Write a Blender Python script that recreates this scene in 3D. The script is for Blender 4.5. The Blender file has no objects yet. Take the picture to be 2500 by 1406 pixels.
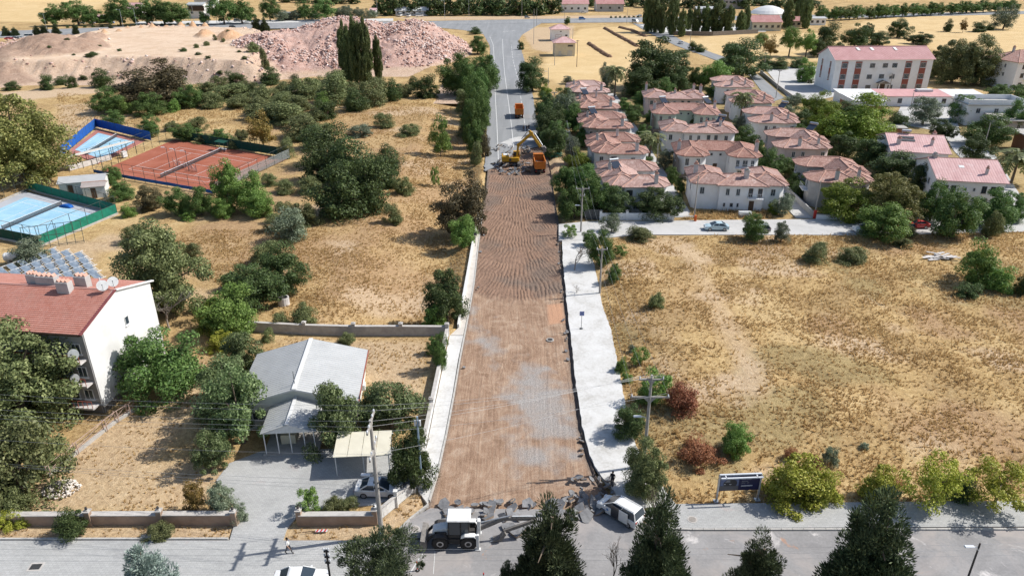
import bpy, bmesh, math, random
import numpy as np
from mathutils import Vector, Matrix, Euler
R = math.radians
rnd = random.Random(7)
SC = bpy.context.scene
COL = SC.collection

# ---------------------------------------------------------------- camera, world, sun, exposure
FPX, TH, CH = 1794.0, R(25.2), 48.0          # focal length in photo pixels, pitch, flying height
cth, sth = math.cos(TH), math.sin(TH)
cam_d = bpy.data.cameras.new('camera'); cam = bpy.data.objects.new('camera', cam_d); COL.objects.link(cam)
cam.location = (0, 0, CH); cam.rotation_euler = (R(90) - TH, 0, 0)
cam_d.sensor_width = 36.0; cam_d.lens = 36.0 * FPX / 2500.0
cam_d.clip_start = 0.5; cam_d.clip_end = 9000
SC.camera = cam
SUN_AZ = Vector((12.4, 2.5)).normalized(); SUN_EL = R(45)
wd = bpy.data.worlds.new('World'); SC.world = wd; wd.use_nodes = True
nt = wd.node_tree; bg = nt.nodes['Background']
sk = nt.nodes.new('ShaderNodeTexSky'); sk.sky_type = 'NISHITA'; sk.sun_disc = False
sk.sun_elevation = SUN_EL; sk.sun_rotation = math.atan2(SUN_AZ.x, SUN_AZ.y); sk.air_density = 1.0; sk.dust_density = 1.2
nt.links.new(sk.outputs[0], bg.inputs[0]); bg.inputs[1].default_value = 0.118
sl = bpy.data.lights.new('sun', 'SUN'); sun = bpy.data.objects.new('sun', sl); COL.objects.link(sun)
sl.energy = 4.9; sl.angle = R(0.5); sl.color = (1.0, 0.965, 0.905)
sv = Vector((SUN_AZ.x * math.cos(SUN_EL), SUN_AZ.y * math.cos(SUN_EL), math.sin(SUN_EL)))
sun.rotation_euler = sv.to_track_quat('Z', 'Y').to_euler(); sun.location = (150, 30, 200)
SC.view_settings.view_transform = 'Standard'; SC.view_settings.look = 'None'
SC.view_settings.exposure = 0.2; SC.view_settings.gamma = 1.0
SC.render.engine = 'CYCLES'
SC.cycles.max_bounces = 5; SC.cycles.diffuse_bounces = 2; SC.cycles.glossy_bounces = 2
SC.cycles.transmission_bounces = 3; SC.cycles.transparent_max_bounces = 6
SC.cycles.use_adaptive_sampling = True; SC.cycles.adaptive_threshold = 0.02

# ---------------------------------------------------------------- helpers
def G(px, py, z=0.0):
    """where the sight line through a photo pixel meets height z"""
    u = (px - 1250) / FPX; v = (py - 703) / FPX
    dz = -sth - v * cth; t = (z - CH) / dz
    return Vector((u * t, (cth - v * sth) * t, z))
def HT(py0, py1):
    """height of an upright thing whose foot is at row py0 and top at row py1"""
    y = G(1250, py0).y
    return CH - y * math.tan(TH + math.atan((py1 - 703) / FPX))

def vnoise(x, y, seed=0):
    x = np.asarray(x, float); y = np.asarray(y, float)
    xi = np.floor(x).astype(np.int64); yi = np.floor(y).astype(np.int64)
    fx = x - xi; fy = y - yi; fx = fx * fx * (3 - 2 * fx); fy = fy * fy * (3 - 2 * fy)
    def h(a, b):
        n = (a * 374761393 + b * 668265263 + seed * 974634777) & 0x7fffffff
        n = ((n ^ (n >> 13)) * 1274126177) & 0x7fffffff
        return ((n ^ (n >> 16)) & 0xffff) / 65535.0
    a = h(xi, yi); b = h(xi + 1, yi); c = h(xi, yi + 1); d = h(xi + 1, yi + 1)
    return a + (b - a) * fx + (c - a) * fy + (a - b - c + d) * fx * fy
def fbm(x, y, s, o=4, seed=0):
    t = 0; a = .5; x = np.asarray(x, float) / s; y = np.asarray(y, float) / s
    for k in range(o):
        t = t + a * vnoise(x, y, seed + k); x = x * 2.03; y = y * 2.03; a *= .5
    return t / (1 - .5 ** o)
def pdist(x, y, poly):
    """signed distance to a polygon, negative inside"""
    x = np.asarray(x, float); y = np.asarray(y, float)
    best = np.full(x.shape, 1e9); ins = np.zeros(x.shape, bool); n = len(poly)
    for i in range(n):
        ax, ay = poly[i][0], poly[i][1]; bx, by = poly[(i + 1) % n][0], poly[(i + 1) % n][1]
        dx, dy = bx - ax, by - ay; L = dx * dx + dy * dy + 1e-12
        t = np.clip(((x - ax) * dx + (y - ay) * dy) / L, 0, 1)
        best = np.minimum(best, np.hypot(x - ax - t * dx, y - ay - t * dy))
        if ay != by:
            ins ^= ((ay > y) != (by > y)) & (x < (bx - ax) * (y - ay) / (by - ay) + ax)
    return np.where(ins, -best, best)

def tag(o, label=None, cat=None, group=None, kind=None):
    if label: o['label'] = label
    if cat: o['category'] = cat
    if group: o['group'] = group
    if kind: o['kind'] = kind
    return o
def empty(name, loc=(0, 0, 0), rz=0.0, label=None, cat=None, group=None):
    o = bpy.data.objects.new(name, None); COL.objects.link(o)
    o.location = loc; o.rotation_euler = (0, 0, rz); o.empty_display_size = .3
    return tag(o, label, cat, group)
def link_mesh(name, me, parent=None, loc=None, rz=None):
    o = bpy.data.objects.new(name, me); COL.objects.link(o)
    if parent is not None: o.parent = parent
    if loc is not None: o.location = loc
    if rz is not None: o.rotation_euler = (0, 0, rz)
    return o
def copy_tree(o, parent=None):
    c = o.copy(); COL.objects.link(c)
    if parent is not None: c.parent = parent
    for ch in o.children: copy_tree(ch, c)
    return c
def np_mesh(name, verts, faces, mat=None, smooth=False):
    """mesh from an (n,3) array and an (m,k) index array"""
    me = bpy.data.meshes.new(name); verts = np.asarray(verts, np.float32); faces = np.asarray(faces, np.int32)
    k = faces.shape[1]; m = len(faces)
    me.vertices.add(len(verts)); me.vertices.foreach_set('co', verts.ravel())
    me.loops.add(m * k); me.loops.foreach_set('vertex_index', faces.ravel())
    me.polygons.add(m); me.polygons.foreach_set('loop_start', np.arange(0, m * k, k, dtype=np.int32))
    if smooth: me.polygons.foreach_set('use_smooth', np.ones(m, bool))
    me.update(calc_edges=True)
    if mat: me.materials.append(mat)
    return me

class MB:
    """collects faces; build() links them as one mesh object"""
    def __init__(s): s.v = []; s.f = []; s.m = []; s.uv = {}; s.mi = 0
    def poly(s, pts, uv=None):
        n = len(s.v); s.v += [tuple(p) for p in pts]; s.f.append(tuple(range(n, n + len(pts)))); s.m.append(s.mi)
        if uv: s.uv[len(s.f) - 1] = uv
        return s
    def faces(s, vs, fs):
        n = len(s.v); s.v += [tuple(p) for p in vs]
        for f in fs: s.f.append(tuple(n + i for i in f)); s.m.append(s.mi)
        return s
    def box(s, c, size, rz=0.0, rx=0.0, ry=0.0):
        x, y, z = size[0] / 2, size[1] / 2, size[2] / 2
        M = Euler((rx, ry, rz)).to_matrix(); c = Vector(c)
        vs = [c + M @ Vector((a * x, b * y, d * z)) for a in (-1, 1) for b in (-1, 1) for d in (-1, 1)]
        return s.faces(vs, [(0, 1, 3, 2), (4, 6, 7, 5), (0, 4, 5, 1), (2, 3, 7, 6), (0, 2, 6, 4), (1, 5, 7, 3)])
    def bar(s, a, b, w, h=None, up=(0, 0, 1)):
        """box beam from a to b, w wide and h high"""
        a = Vector(a); b = Vector(b); h = h or w; d = (b - a).normalized(); up = Vector(up)
        if abs(d.dot(up)) > .98: up = Vector((0, 1, 0))
        sx = d.cross(up).normalized(); sz = sx.cross(d)
        vs = [p + sx * (i * w / 2) + sz * (j * h / 2) for p in (a, b) for i, j in ((-1, -1), (1, -1), (1, 1), (-1, 1))]
        return s.faces(vs, [(0, 3, 2, 1), (4, 5, 6, 7), (0, 1, 5, 4), (1, 2, 6, 5), (2, 3, 7, 6), (3, 0, 4, 7)])
    def tube(s, pts, radii, n=8, cap=True):
        pts = [Vector(p) for p in pts]
        if not hasattr(radii, '__len__'): radii = [radii] * len(pts)
        vs = []; fs = []
        for i, p in enumerate(pts):
            d = (pts[min(i + 1, len(pts) - 1)] - pts[max(i - 1, 0)]).normalized()
            u = Vector((0, 0, 1)) if abs(d.z) < .9 else Vector((1, 0, 0))
            a = d.cross(u).normalized(); b = a.cross(d)
            for k in range(n):
                t = 2 * math.pi * k / n; vs.append(p + (a * math.cos(t) + b * math.sin(t)) * radii[i])
        for i in range(len(pts) - 1):
            for k in range(n):
                k2 = (k + 1) % n; fs.append((i * n + k, i * n + k2, (i + 1) * n + k2, (i + 1) * n + k))
        if cap:
            fs.append(tuple(range(n - 1, -1, -1))); m = (len(pts) - 1) * n; fs.append(tuple(range(m, m + n)))
        return s.faces(vs, fs)
    def prism(s, poly, z0, z1):
        """upright prism over a counter-clockwise outline"""
        n = len(poly); vs = [(p[0], p[1], z0) for p in poly] + [(p[0], p[1], z1) for p in poly]
        fs = [tuple(range(n - 1, -1, -1)), tuple(range(n, 2 * n))] + [(i, (i + 1) % n, n + (i + 1) % n, n + i) for i in range(n)]
        return s.faces(vs, fs)
    def extrude_y(s, prof, y0, y1):
        """profile in x,z swept along y"""
        n = len(prof); vs = [(p[0], y0, p[1]) for p in prof] + [(p[0], y1, p[1]) for p in prof]
        fs = [tuple(range(n)), tuple(range(2 * n - 1, n - 1, -1))] + [(i, n + i, n + (i + 1) % n, (i + 1) % n) for i in range(n)]
        return s.faces(vs, fs)
    def lathe(s, prof, c=(0, 0, 0), n=12, axis='z'):
        vs = []; fs = []
        for r, h in prof:
            for k in range(n):
                t = 2 * math.pi * k / n; a, b = r * math.cos(t), r * math.sin(t)
                p = (a, b, h) if axis == 'z' else ((a, h, b) if axis == 'y' else (h, a, b))
                vs.append((c[0] + p[0], c[1] + p[1], c[2] + p[2]))
        for i in range(len(prof) - 1):
            for k in range(n): fs.append((i * n + k, i * n + (k + 1) % n, (i + 1) * n + (k + 1) % n, (i + 1) * n + k))
        fs.append(tuple(range(n))); m = (len(prof) - 1) * n; fs.append(tuple(range(m, m + n)))
        return s.faces(vs, fs)
    def mesh(s, name, mats, bevel=0.0, smooth=False):
        me = bpy.data.meshes.new(name); me.from_pydata(s.v, [], s.f)
        for m in (mats if isinstance(mats, (list, tuple)) else [mats]): me.materials.append(m)
        if any(s.m): me.polygons.foreach_set('material_index', s.m)
        if s.uv:
            L = me.uv_layers.new(name='UVMap')
            for fi, uv in s.uv.items():
                for k, li in enumerate(me.polygons[fi].loop_indices): L.data[li].uv = uv[k]
        bm = bmesh.new(); bm.from_mesh(me)
        bmesh.ops.recalc_face_normals(bm, faces=bm.faces)
        if bevel:
            bmesh.ops.remove_doubles(bm, verts=bm.verts, dist=1e-5)
            bmesh.ops.bevel(bm, geom=[e for e in bm.edges if len(e.link_faces) == 2 and e.calc_face_angle(0) > .5], offset=bevel, segments=1, affect='EDGES', clamp_overlap=True)
        bm.to_mesh(me); bm.free()
        if smooth: me.polygons.foreach_set('use_smooth', [True] * len(me.polygons))
        me.update(); return me
    def build(s, name, mats, parent=None, loc=None, rz=None, bevel=0.0, smooth=False):
        return link_mesh(name, s.mesh(name, mats, bevel, smooth), parent, loc, rz)
def P(name, mats, parent, *shapes, bevel=0.0, smooth=False):
    """one part: shapes are (method, args...) tuples"""
    m = MB()
    for sh in shapes: getattr(m, sh[0])(*sh[1:])
    return m.build(name, mats, parent, bevel=bevel, smooth=smooth)

# ---------------------------------------------------------------- materials
MATS = {}
def nodes_of(name):
    m = bpy.data.materials.new(name); m.use_nodes = True; MATS[name] = m
    t = m.node_tree; return m, t, t.nodes['Principled BSDF']
def N(t, typ, **kw):
    n = t.nodes.new(typ)
    for k, v in kw.items():
        if k == 'op': n.operation = v
        elif k in n.inputs: n.inputs[k].default_value = v
        else: setattr(n, k, v)
    return n
def ramp(t, fac, stops):
    r = t.nodes.new('ShaderNodeValToRGB'); e = r.color_ramp.elements
    while len(e) < len(stops): e.new(.5)
    for i, (p, c) in enumerate(stops):
        e[i].position = p; e[i].color = (c[0], c[1], c[2], 1)
    t.links.new(fac, r.inputs[0]); return r.outputs[0]
def mixc(t, fac, a, b, blend='MIX'):
    n = t.nodes.new('ShaderNodeMix'); n.data_type = 'RGBA'; n.blend_type = blend
    for s, v in ((n.inputs[0], fac), (n.inputs[6], a), (n.inputs[7], b)):
        if hasattr(v, 'is_output'): t.links.new(v, s)
        elif hasattr(v, '__len__'): s.default_value = (v[0], v[1], v[2], 1)
        else: s.default_value = v
    return n.outputs[2]
def noise(t, vec, scale, detail=4, rough=.6, dist=0.0):
    n = N(t, 'ShaderNodeTexNoise', Scale=scale, Detail=detail, Roughness=rough, Distortion=dist)
    if vec is not None: t.links.new(vec, n.inputs['Vector'])
    return n.outputs['Fac']
def pos(t, space='world'):
    if space == 'world': return t.nodes.new('ShaderNodeNewGeometry').outputs['Position']
    return t.nodes.new('ShaderNodeTexCoord').outputs['Object']
def bump(t, b, h, strength=.5, dist=.05):
    n = N(t, 'ShaderNodeBump', Strength=strength, Distance=dist); t.links.new(h, n.inputs['Height']); t.links.new(n.outputs[0], b.inputs['Normal'])
def mat(name, c, c2=None, scale=3.0, rough=.75, metal=0.0, bmp=0.0, space='object', fine=None, spec=.3, alpha=None):
    """plain surface: colour varied by two scales of noise, with light wear"""
    m, t, b = nodes_of(name); c2 = c2 or tuple(x * .78 for x in c)
    p = pos(t, space); f = noise(t, p, scale, 5, .65)
    t.links.new(ramp(t, f, [(.3, c2), (.68, c)]), b.inputs['Base Color'])
    b.inputs['Roughness'].default_value = rough; b.inputs['Metallic'].default_value = metal
    b.inputs['Specular IOR Level'].default_value = spec
    if bmp: bump(t, b, noise(t, p, fine or scale * 6, 4, .7), bmp, .03)
    if alpha is not None: b.inputs['Alpha'].default_value = alpha
    return m
# ================================================================ setting: terrain, roads, pavements
def ppoly(pts, z=0.0): return [tuple(G(x, y, z)) for x, y in pts]
bedL = [(1050,1240),(1072,1160),(1093,1060),(1112,960),(1125,880),(1137,820),(1150,750),(1160,690),(1170,600),(1180,520),(1190,470),(1194,418),(1193,392),(1192,356)]
bedR = [(1512,1240),(1478,1200),(1450,1160),(1432,1110),(1414,1040),(1402,950),(1391,850),(1381,760),(1374,690),(1368,640),(1362,545),(1352,490),(1343,418),(1337,392),(1326,356)]
bl = [G(*p) for p in bedL]; br = [G(*p) for p in bedR]
def bed_x(Y, side):
    a = bl if side < 0 else br
    return np.interp(Y, [p.y for p in a], [p.x for p in a])
bed_poly = [tuple(p) for p in bl] + [tuple(p) for p in reversed(br)]
BY0, BY1 = bl[0].y, bl[-1].y
MOUND = ppoly([(-260,205),(40,210),(300,212),(620,205),(760,190),(1010,190),(1062,165),(1105,112),(1060,62),(850,62),(560,62),(300,64),(60,92),(-260,110)])
def terr(x, y):
    x = np.asarray(x, float); y = np.asarray(y, float)
    z = -.10 + .22 * (fbm(x, y, 7, 3, 5) - .5)
    lx = np.interp(y, [50, 87, 112, 134, 165, 285, 420], [-9.3, -8.4, -7.6, -7.0, -6.6, -9.6, -12])
    d = lx - x                                               # metres outside the road on its low side
    g = np.clip((y - 88) / 5, 0, 1) * np.clip((330 - y) / 70, 0, 1)
    z = z - g * 1.7 * np.clip((d - .2) / 3.2, 0, 1) * np.clip(1 - (d - 7) / 11, 0, 1)
    dr = x - np.interp(y, [54, 94, 123], [14.5, 13.2, 12.8])  # bank beyond the concrete pavement
    gr = np.clip((y - 60) / 8, 0, 1) * np.clip((122 - y) / 8, 0, 1)
    z = z + gr * (.9 * np.clip(dr / 6, 0, 1) * np.clip(1 - dr / 45, 0, 1) + .5 * (fbm(x, y, 12, 2, 9) - .5) * np.clip(dr / 3, 0, 1))
    far = np.clip((y - 640) / 900, 0, 1); z = z + far * far * 55 * (.6 + .8 * fbm(x, y, 420, 3, 3))
    hl = np.clip((-x - 150) / 250, 0, 1) * np.clip((y - 540) / 200, 0, 1); z = z + hl * 9
    return z
def flatten(x, y, z):
    db = pdist(x, y, bed_poly)
    return np.where(db < .9, -.75, z)
def hz(x, y): return float(terr(np.array([x]), np.array([y]))[0])

fine = .9
xs = np.unique(np.concatenate([np.linspace(-2600, -420, 24), np.linspace(-420, -150, 60), np.arange(-150, 130, fine), np.linspace(130, 420, 80), np.linspace(420, 2600, 24)]))
ys = np.unique(np.concatenate([np.linspace(-60, 30, 8), np.arange(30, 180, fine), np.linspace(180, 340, 110), np.linspace(340, 900, 120), np.linspace(900, 5200, 50)]))
Xg, Yg = np.meshgrid(xs, ys); xf, yf = Xg.ravel(), Yg.ravel()
zf = flatten(xf, yf, terr(xf, yf))
dm = pdist(xf, yf, MOUND); zf = np.where(dm < -3, zf - .6, zf)
nx, ny = len(xs), len(ys); ii = np.arange(nx * ny).reshape(ny, nx)
quads = np.stack([ii[:-1, :-1], ii[:-1, 1:], ii[1:, 1:], ii[1:, :-1]], -1).reshape(-1, 4)

def soft(d, w): return np.clip(.5 - d / w, 0, 1)
jit = 6 * (fbm(xf, yf, 9, 4, 21) - .5)
stub = np.zeros(len(xf))
for pts in ([(1330,140),(1420,70),(1560,62),(1640,140),(1690,200),(1560,235),(1400,215),(1330,190)],
            [(1640,100),(1760,85),(2030,80),(2140,150),(1960,150),(1860,165),(1740,140)],
            [(2080,62),(2200,30),(2700,18),(2700,190),(2420,165),(2280,120),(2150,108)],
            [(-200,50),(-200,-10),(330,-8),(260,20),(150,55)], [(1260,12),(1700,2),(1640,14),(1300,30)], [(1000,20),(1500,12),(1400,24),(1040,40)]):
    stub = np.maximum(stub, soft(pdist(xf, yf, ppoly(pts)) + jit * .5, 3))
TRACK = [(1640,588),(1690,588),(1735,680),(1765,740),(1845,870),(1865,960),(1835,1000),(1805,960),(1790,880),(1735,770),(1705,690),(1665,640)]
soil = np.zeros(len(xf))                                     # trodden pale earth
for pts, w in (([(380,1120),(560,1140),(545,1200),(430,1240),(90,1262),(60,1200),(200,1080),(380,990),(480,880),(560,900)], .6), ([(640,830),(1050,830),(1040,1010),(900,940),(680,830)], .65),
            ([(-40,1282),(575,1278),(560,1322),(-40,1322)], .8), ([(690,1285),(920,1272),(1030,1185),(1060,1215),(950,1315),(690,1318)], .75),
            ([(0,225),(280,208),(285,222),(60,245),(0,250)], 1.0), ([(140,255),(330,250),(300,310),(150,320)], .7), ([(1660,590),(1760,640),(1700,660),(1640,620)], .7),
            ([(1790,850),(1870,900),(1860,990),(1800,980)], .8), ([(1270,70),(1400,62),(1400,140),(1300,120)], .8), ([(960,42),(1260,40),(1560,38),(1560,44),(1000,50)], .9),
            ([(1560,575),(1680,580),(1640,620),(1540,600)], .6), (TRACK, .5), ([(120,580),(240,590),(230,640),(110,640)], .6), ([(1330,385),(1400,385),(1395,420),(1335,425)], .8)):
    soil = np.maximum(soil, w * soft(pdist(xf, yf, ppoly(pts)) + jit * .35, 2.0))
brown = np.zeros(len(xf))                                    # withered reddish scrub
for pts, w in (([(780,660),(960,600),(1060,650),(1040,740),(820,760)], .8), ([(300,560),(760,560),(980,470),(1100,430),(1090,560),(900,720),(540,680)], .45), ([(700,250),(1120,260),(1130,420),(1000,440)], .35), ([(1560,640),(1760,700),(1740,800),(1600,760)], .4), ([(1650,960),(1760,1090),(1690,1120)], .4)):
    brown = np.maximum(brown, w * soft(pdist(xf, yf, ppoly(pts)) + jit, 10))
green = np.zeros(len(xf))
for pts, w in (([(120,1190),(320,1160),(310,1230),(120,1255)], .35), ([(1380,200),(1500,180),(1900,180),(2150,240),(2500,300),(2500,520),(1400,520)], .55), ([(420,330),(620,340),(560,360),(420,350)], .6), ([(430,250),(500,230),(520,270)], .3), ([(1940,590),(2160,590),(2120,640),(1960,640)], .3)):
    green = np.maximum(green, w * soft(pdist(xf, yf, ppoly(pts)) + jit, 8))
infield = (pdist(xf, yf, ppoly([(1458,590),(1560,578),(2520,565),(2520,1222),(1655,1232),(1538,1020),(1508,870),(1474,745)])) < 0)
brown = np.maximum(brown, infield * np.clip((fbm(xf, yf, 15, 4, 81) - .54) * 7, 0, .85)); green = np.maximum(green, infield * np.clip((fbm(xf, yf, 11, 4, 82) - .58) * 6, 0, .5)); soil = np.maximum(soil, infield * np.clip((fbm(xf, yf, 9, 4, 83) - .60) * 7, 0, .8))
leftf = (xf < -8) & (xf > -75) & (yf > 88) & (yf < 240); brown = np.maximum(brown, leftf * np.clip((fbm(xf, yf, 13, 4, 84) - .5) * 6, 0, .8)); soil = np.maximum(soil, leftf * np.clip((fbm(xf, yf, 10, 4, 85) - .6) * 6, 0, .7))
gm, t, b = nodes_of('dry_ground')
p = pos(t); at = N(t, 'ShaderNodeVertexColor', layer_name='mask'); sep = t.nodes.new('ShaderNodeSeparateColor'); t.links.new(at.outputs[0], sep.inputs[0])
n1 = noise(t, p, .085, 8, .68, .8); n2 = noise(t, p, 1.7, 5, .7, .3); n3 = noise(t, p, 9, 3, .7)
grass = ramp(t, n1, [(.38, (.185, .11, .046)), (.46, (.34, .21, .082)), (.52, (.48, .32, .13)), (.60, (.64, .475, .245))])
grass = mixc(t, .55, grass, ramp(t, n2, [(.36, (.20, .12, .052)), (.5, (.42, .28, .115)), (.64, (.63, .465, .24))]))
stubc = ramp(t, n1, [(.3, (.56, .385, .18)), (.55, (.66, .48, .245)), (.75, (.71, .54, .31))])
soilc = ramp(t, n2, [(.3, (.40, .275, .18)), (.52, (.55, .41, .28)), (.75, (.66, .53, .40))])
browc = ramp(t, n2, [(.3, (.21, .115, .065)), (.55, (.38, .235, .13)), (.75, (.52, .36, .20))])
greec = ramp(t, n2, [(.3, (.06, .065, .03)), (.55, (.16, .15, .06)), (.75, (.32, .25, .11))])
c = mixc(t, sep.outputs[2], grass, browc)
c = mixc(t, at.outputs[1], c, greec); c = mixc(t, sep.outputs[1], c, soilc); c = mixc(t, sep.outputs[0], c, stubc)
c = mixc(t, .26, c, ramp(t, n3, [(.38, (.10, .06, .03)), (.62, (.72, .55, .33))]))
t.links.new(c, b.inputs['Base Color']); b.inputs['Roughness'].default_value = .95; b.inputs['Specular IOR Level'].default_value = .1
bump(t, b, noise(t, p, 1.7, 7, .72), .9, .2)
me = np_mesh('ground', np.stack([xf, yf, zf], -1), quads, gm, smooth=True)
ca = me.color_attributes.new('mask', 'FLOAT_COLOR', 'POINT'); ca.data.foreach_set('color', np.stack([stub, soil, brown, green], -1).astype(np.float32).ravel())
tag(link_mesh('ground', me), 'dry straw-coloured open ground around the dug-up road', 'ground', kind='structure')

# ---------------------------------------------------------------- road surfaces
def surf_mat(name, stops, s1=.5, s2=6, spots=None, rough=.9, bmp=.25, streak=None):
    m, t, b = nodes_of(name); p = pos(t)
    if streak:
        mp = N(t, 'ShaderNodeMapping'); mp.inputs['Scale'].default_value = streak; t.links.new(p, mp.inputs[0]); p2 = mp.outputs[0]
    else: p2 = p
    f = N(t, 'ShaderNodeMath', op='ADD'); a1 = noise(t, p2, s1, 6, .65, .4); a2 = noise(t, p, s2, 4, .7)
    mm = N(t, 'ShaderNodeMix'); mm.inputs[0].default_value = .38; t.links.new(a1, mm.inputs[2]); t.links.new(a2, mm.inputs[3])
    c = ramp(t, mm.outputs[0], stops)
    for k, (sc, lo, hi, colr) in enumerate(spots or []):
        w = N(t, 'ShaderNodeMapping'); w.inputs['Location'].default_value = (13.7 * k, 5.1 * k, 0); t.links.new(p, w.inputs[0])
        r = N(t, 'ShaderNodeMapRange'); r.inputs[1].default_value = lo; r.inputs[2].default_value = hi; t.links.new(noise(t, w.outputs[0], sc, 5, .7, .8), r.inputs[0])
        c = mixc(t, r.outputs[0], c, colr)
    t.links.new(c, b.inputs['Base Color']); b.inputs['Roughness'].default_value = rough; b.inputs['Specular IOR Level'].default_value = .15
    bump(t, b, noise(t, p, s2 * 2.5, 4, .7), bmp, .03); return m
asph_far = surf_mat('asphalt_worn', [(.3, (.20, .205, .21)), (.55, (.27, .275, .28)), (.75, (.35, .35, .35))], .35, 3, [(.12, .58, .75, (.36, .355, .345))], streak=(1, .06, 1))
asph_near = surf_mat('asphalt_patchy', [(.3, (.19, .185, .185)), (.5, (.27, .262, .26)), (.72, (.36, .35, .345))], .3, 4, [(.11, .50, .66, (.37, .335, .315)), (.35, .60, .72, (.58, .55, .53)), (.28, .66, .74, (.50, .235, .11))])
paver = surf_mat('grey_pavers', [(.3, (.33, .33, .325)), (.5, (.42, .42, .41)), (.75, (.50, .495, .485))], .25, 5, [(.2, .60, .74, (.47, .38, .36))], streak=(1, 1, 1))
conc_w = surf_mat('fresh_concrete', [(.36, (.42, .405, .375)), (.5, (.555, .545, .525)), (.62, (.62, .615, .60))], .3, 3, [(.5, .63, .78, (.52, .49, .46))])
conc_g = surf_mat('lane_concrete', [(.3, (.38, .375, .36)), (.5, (.49, .48, .465)), (.75, (.57, .56, .55))], .25, 4)
conc_t = surf_mat('path_concrete', [(.3, (.42, .38, .33)), (.5, (.55, .51, .46)), (.75, (.64, .61, .57))], .6, 4, [(.6, .6, .75, (.42, .30, .18))])
kerbm = surf_mat('kerb_stone', [(.3, (.34, .33, .31)), (.6, (.50, .48, .45)), (.8, (.58, .57, .54))], 1.5, 8)
# paver joints: fine brick pattern on the interlocking blocks
t = paver.node_tree; b = t.nodes['Principled BSDF']; bk = N(t, 'ShaderNodeTexBrick', Scale=1.0); bk.inputs['Color1'].default_value = (1, 1, 1, 1); bk.inputs['Color2'].default_value = (.86, .86, .86, 1); bk.inputs['Mortar'].default_value = (.55, .55, .55, 1)
bk.inputs['Brick Width'].default_value = .4; bk.inputs['Row Height'].default_value = .2; bk.inputs['Mortar Size'].default_value = .012; t.links.new(pos(t), bk.inputs['Vector'])
src = b.inputs['Base Color'].links[0].from_socket; t.links.new(mixc(t, .8, src, bk.outputs[0], 'MULTIPLY'), b.inputs['Base Color'])

def sheet(name, pts, m, z=0.0, thick=.35, label=None, px=True, rough=0.0):
    pl = ppoly(pts, 0) if px else pts
    if rough:
        q = []
        for a, b_ in zip(pl, pl[1:] + pl[:1]):
            n = max(1, int(math.hypot(b_[0] - a[0], b_[1] - a[1]) / .8)); q += [(a[0] + (b_[0] - a[0]) * k / n + rnd.gauss(0, rough), a[1] + (b_[1] - a[1]) * k / n + rnd.gauss(0, rough) * .6) for k in range(n)]
        pl = q
    mb = MB(); a = sum(pl[i][0] * pl[(i + 1) % len(pl)][1] - pl[(i + 1) % len(pl)][0] * pl[i][1] for i in range(len(pl)))
    if a < 0: pl = pl[::-1]
    mb.prism(pl, z - thick, z); o = mb.build(name, m)
    return tag(o, label, kind='structure')
sheet('road', [(-160, 28), (170, 28), (170, 51.1), (15.9, 50.9), (12.2, 51.6), tuple(G(1512, 1238))[:2], tuple(G(1400, 1243))[:2], tuple(G(1050, 1240))[:2], tuple(G(1010, 1262))[:2], tuple(G(950, 1318))[:2], (-25.1, 49.5), (-160, 49.3)], asph_near, 0, label='patchy grey asphalt cross street in front of the dug-up road', px=False)
sheet('paved_street', [(-160, 28), (-6.5, 28), (-9.2, 44), (-10.9, 48.6), (-11.5, 49.45), (-25.1, 49.45), (-160, 49.25)], paver, .004, .004, 'pale grey paver street beside the asphalt', px=False)
sheet('driveway', [(560,1319),(583,1243),(528,1172),(560,1130),(640,1100),(985,1090),(1012,1192),(920,1232),(737,1246),(700,1290),(690,1319)], paver, .012, .2, 'paved forecourt of the grey metal-roofed building')
sheet('sidewalk', [(1640,1232),(2700,1222),(2700,1286),(1690,1291),(1600,1288),(1560,1252)], paver, .13, .3, 'grey paver pavement beside the billboard')
sheet('concrete_pavement', [(1652,1234),(1600,1165),(1552,1088),(1534,1020),(1516,930),(1505,870),(1490,800),(1470,745),(1460,690),(1449,640),(1428,588),(1372,588),(1374,640),(1379,690),(1386,760),(1397,850),(1408,950),(1421,1040),(1440,1110),(1458,1150),(1490,1190),(1530,1242)], conc_w, .05, .4, 'white new concrete pavement along the dug-up road', rough=.035)
sheet('footpath', [(1020,1198),(1040,1100),(1060,1000),(1085,880),(1098,820),(1131,820),(1118,880),(1105,960),(1086,1060),(1066,1150),(1044,1230)], conc_w, .06, .4, 'wide pale concrete footpath by the white garden fence')
sheet('footpath', [(1099,819),(1120,800),(1132,730),(1148,640),(1158,580),(1169,527),(1177,527),(1166,600),(1156,690),(1145,750),(1131,819)], conc_t, .07, .5, 'narrow worn footpath above the dry ditch')
sheet('lane', [(1364,548),(1430,541),(2700,528),(2700,562),(2100,574),(1560,573),(1420,587),(1364,587)], conc_g, .03, .3, 'pale concrete lane passing the villa gates')
sheet('lane', [(31.3, 134), (35.0, 134), (36.2, 262), (32.0, 262)], conc_g, .026, .2, 'narrow lane between the two rows of villas beside the road', px=False)
sheet('lane', [(54.6, 133.6), (58.0, 133.6), (61.5, 262), (58.2, 262)], conc_g, .026, .2, 'narrow walled lane between the villa rows', px=False)
sheet('road', [(1182,417),(1186,380),(1189,330),(1187,300),(1191,240),(1193,200),(1197,150),(1196,112),(1180,84),(1130,74),(1050,66),(1050,60),(1240,57),(1330,52),(1300,70),(1275,85),(1265,100),(1275,130),(1292,190),(1306,260),(1318,330),(1326,352),(1312,358),(1298,362),(1285,366),(1272,360),(1260,372),(1246,380),(1236,392),(1220,396),(1210,408),(1196,412)], asph_far, .0, .2, 'straight grey asphalt road with white lane lines', rough=.12)
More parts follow.
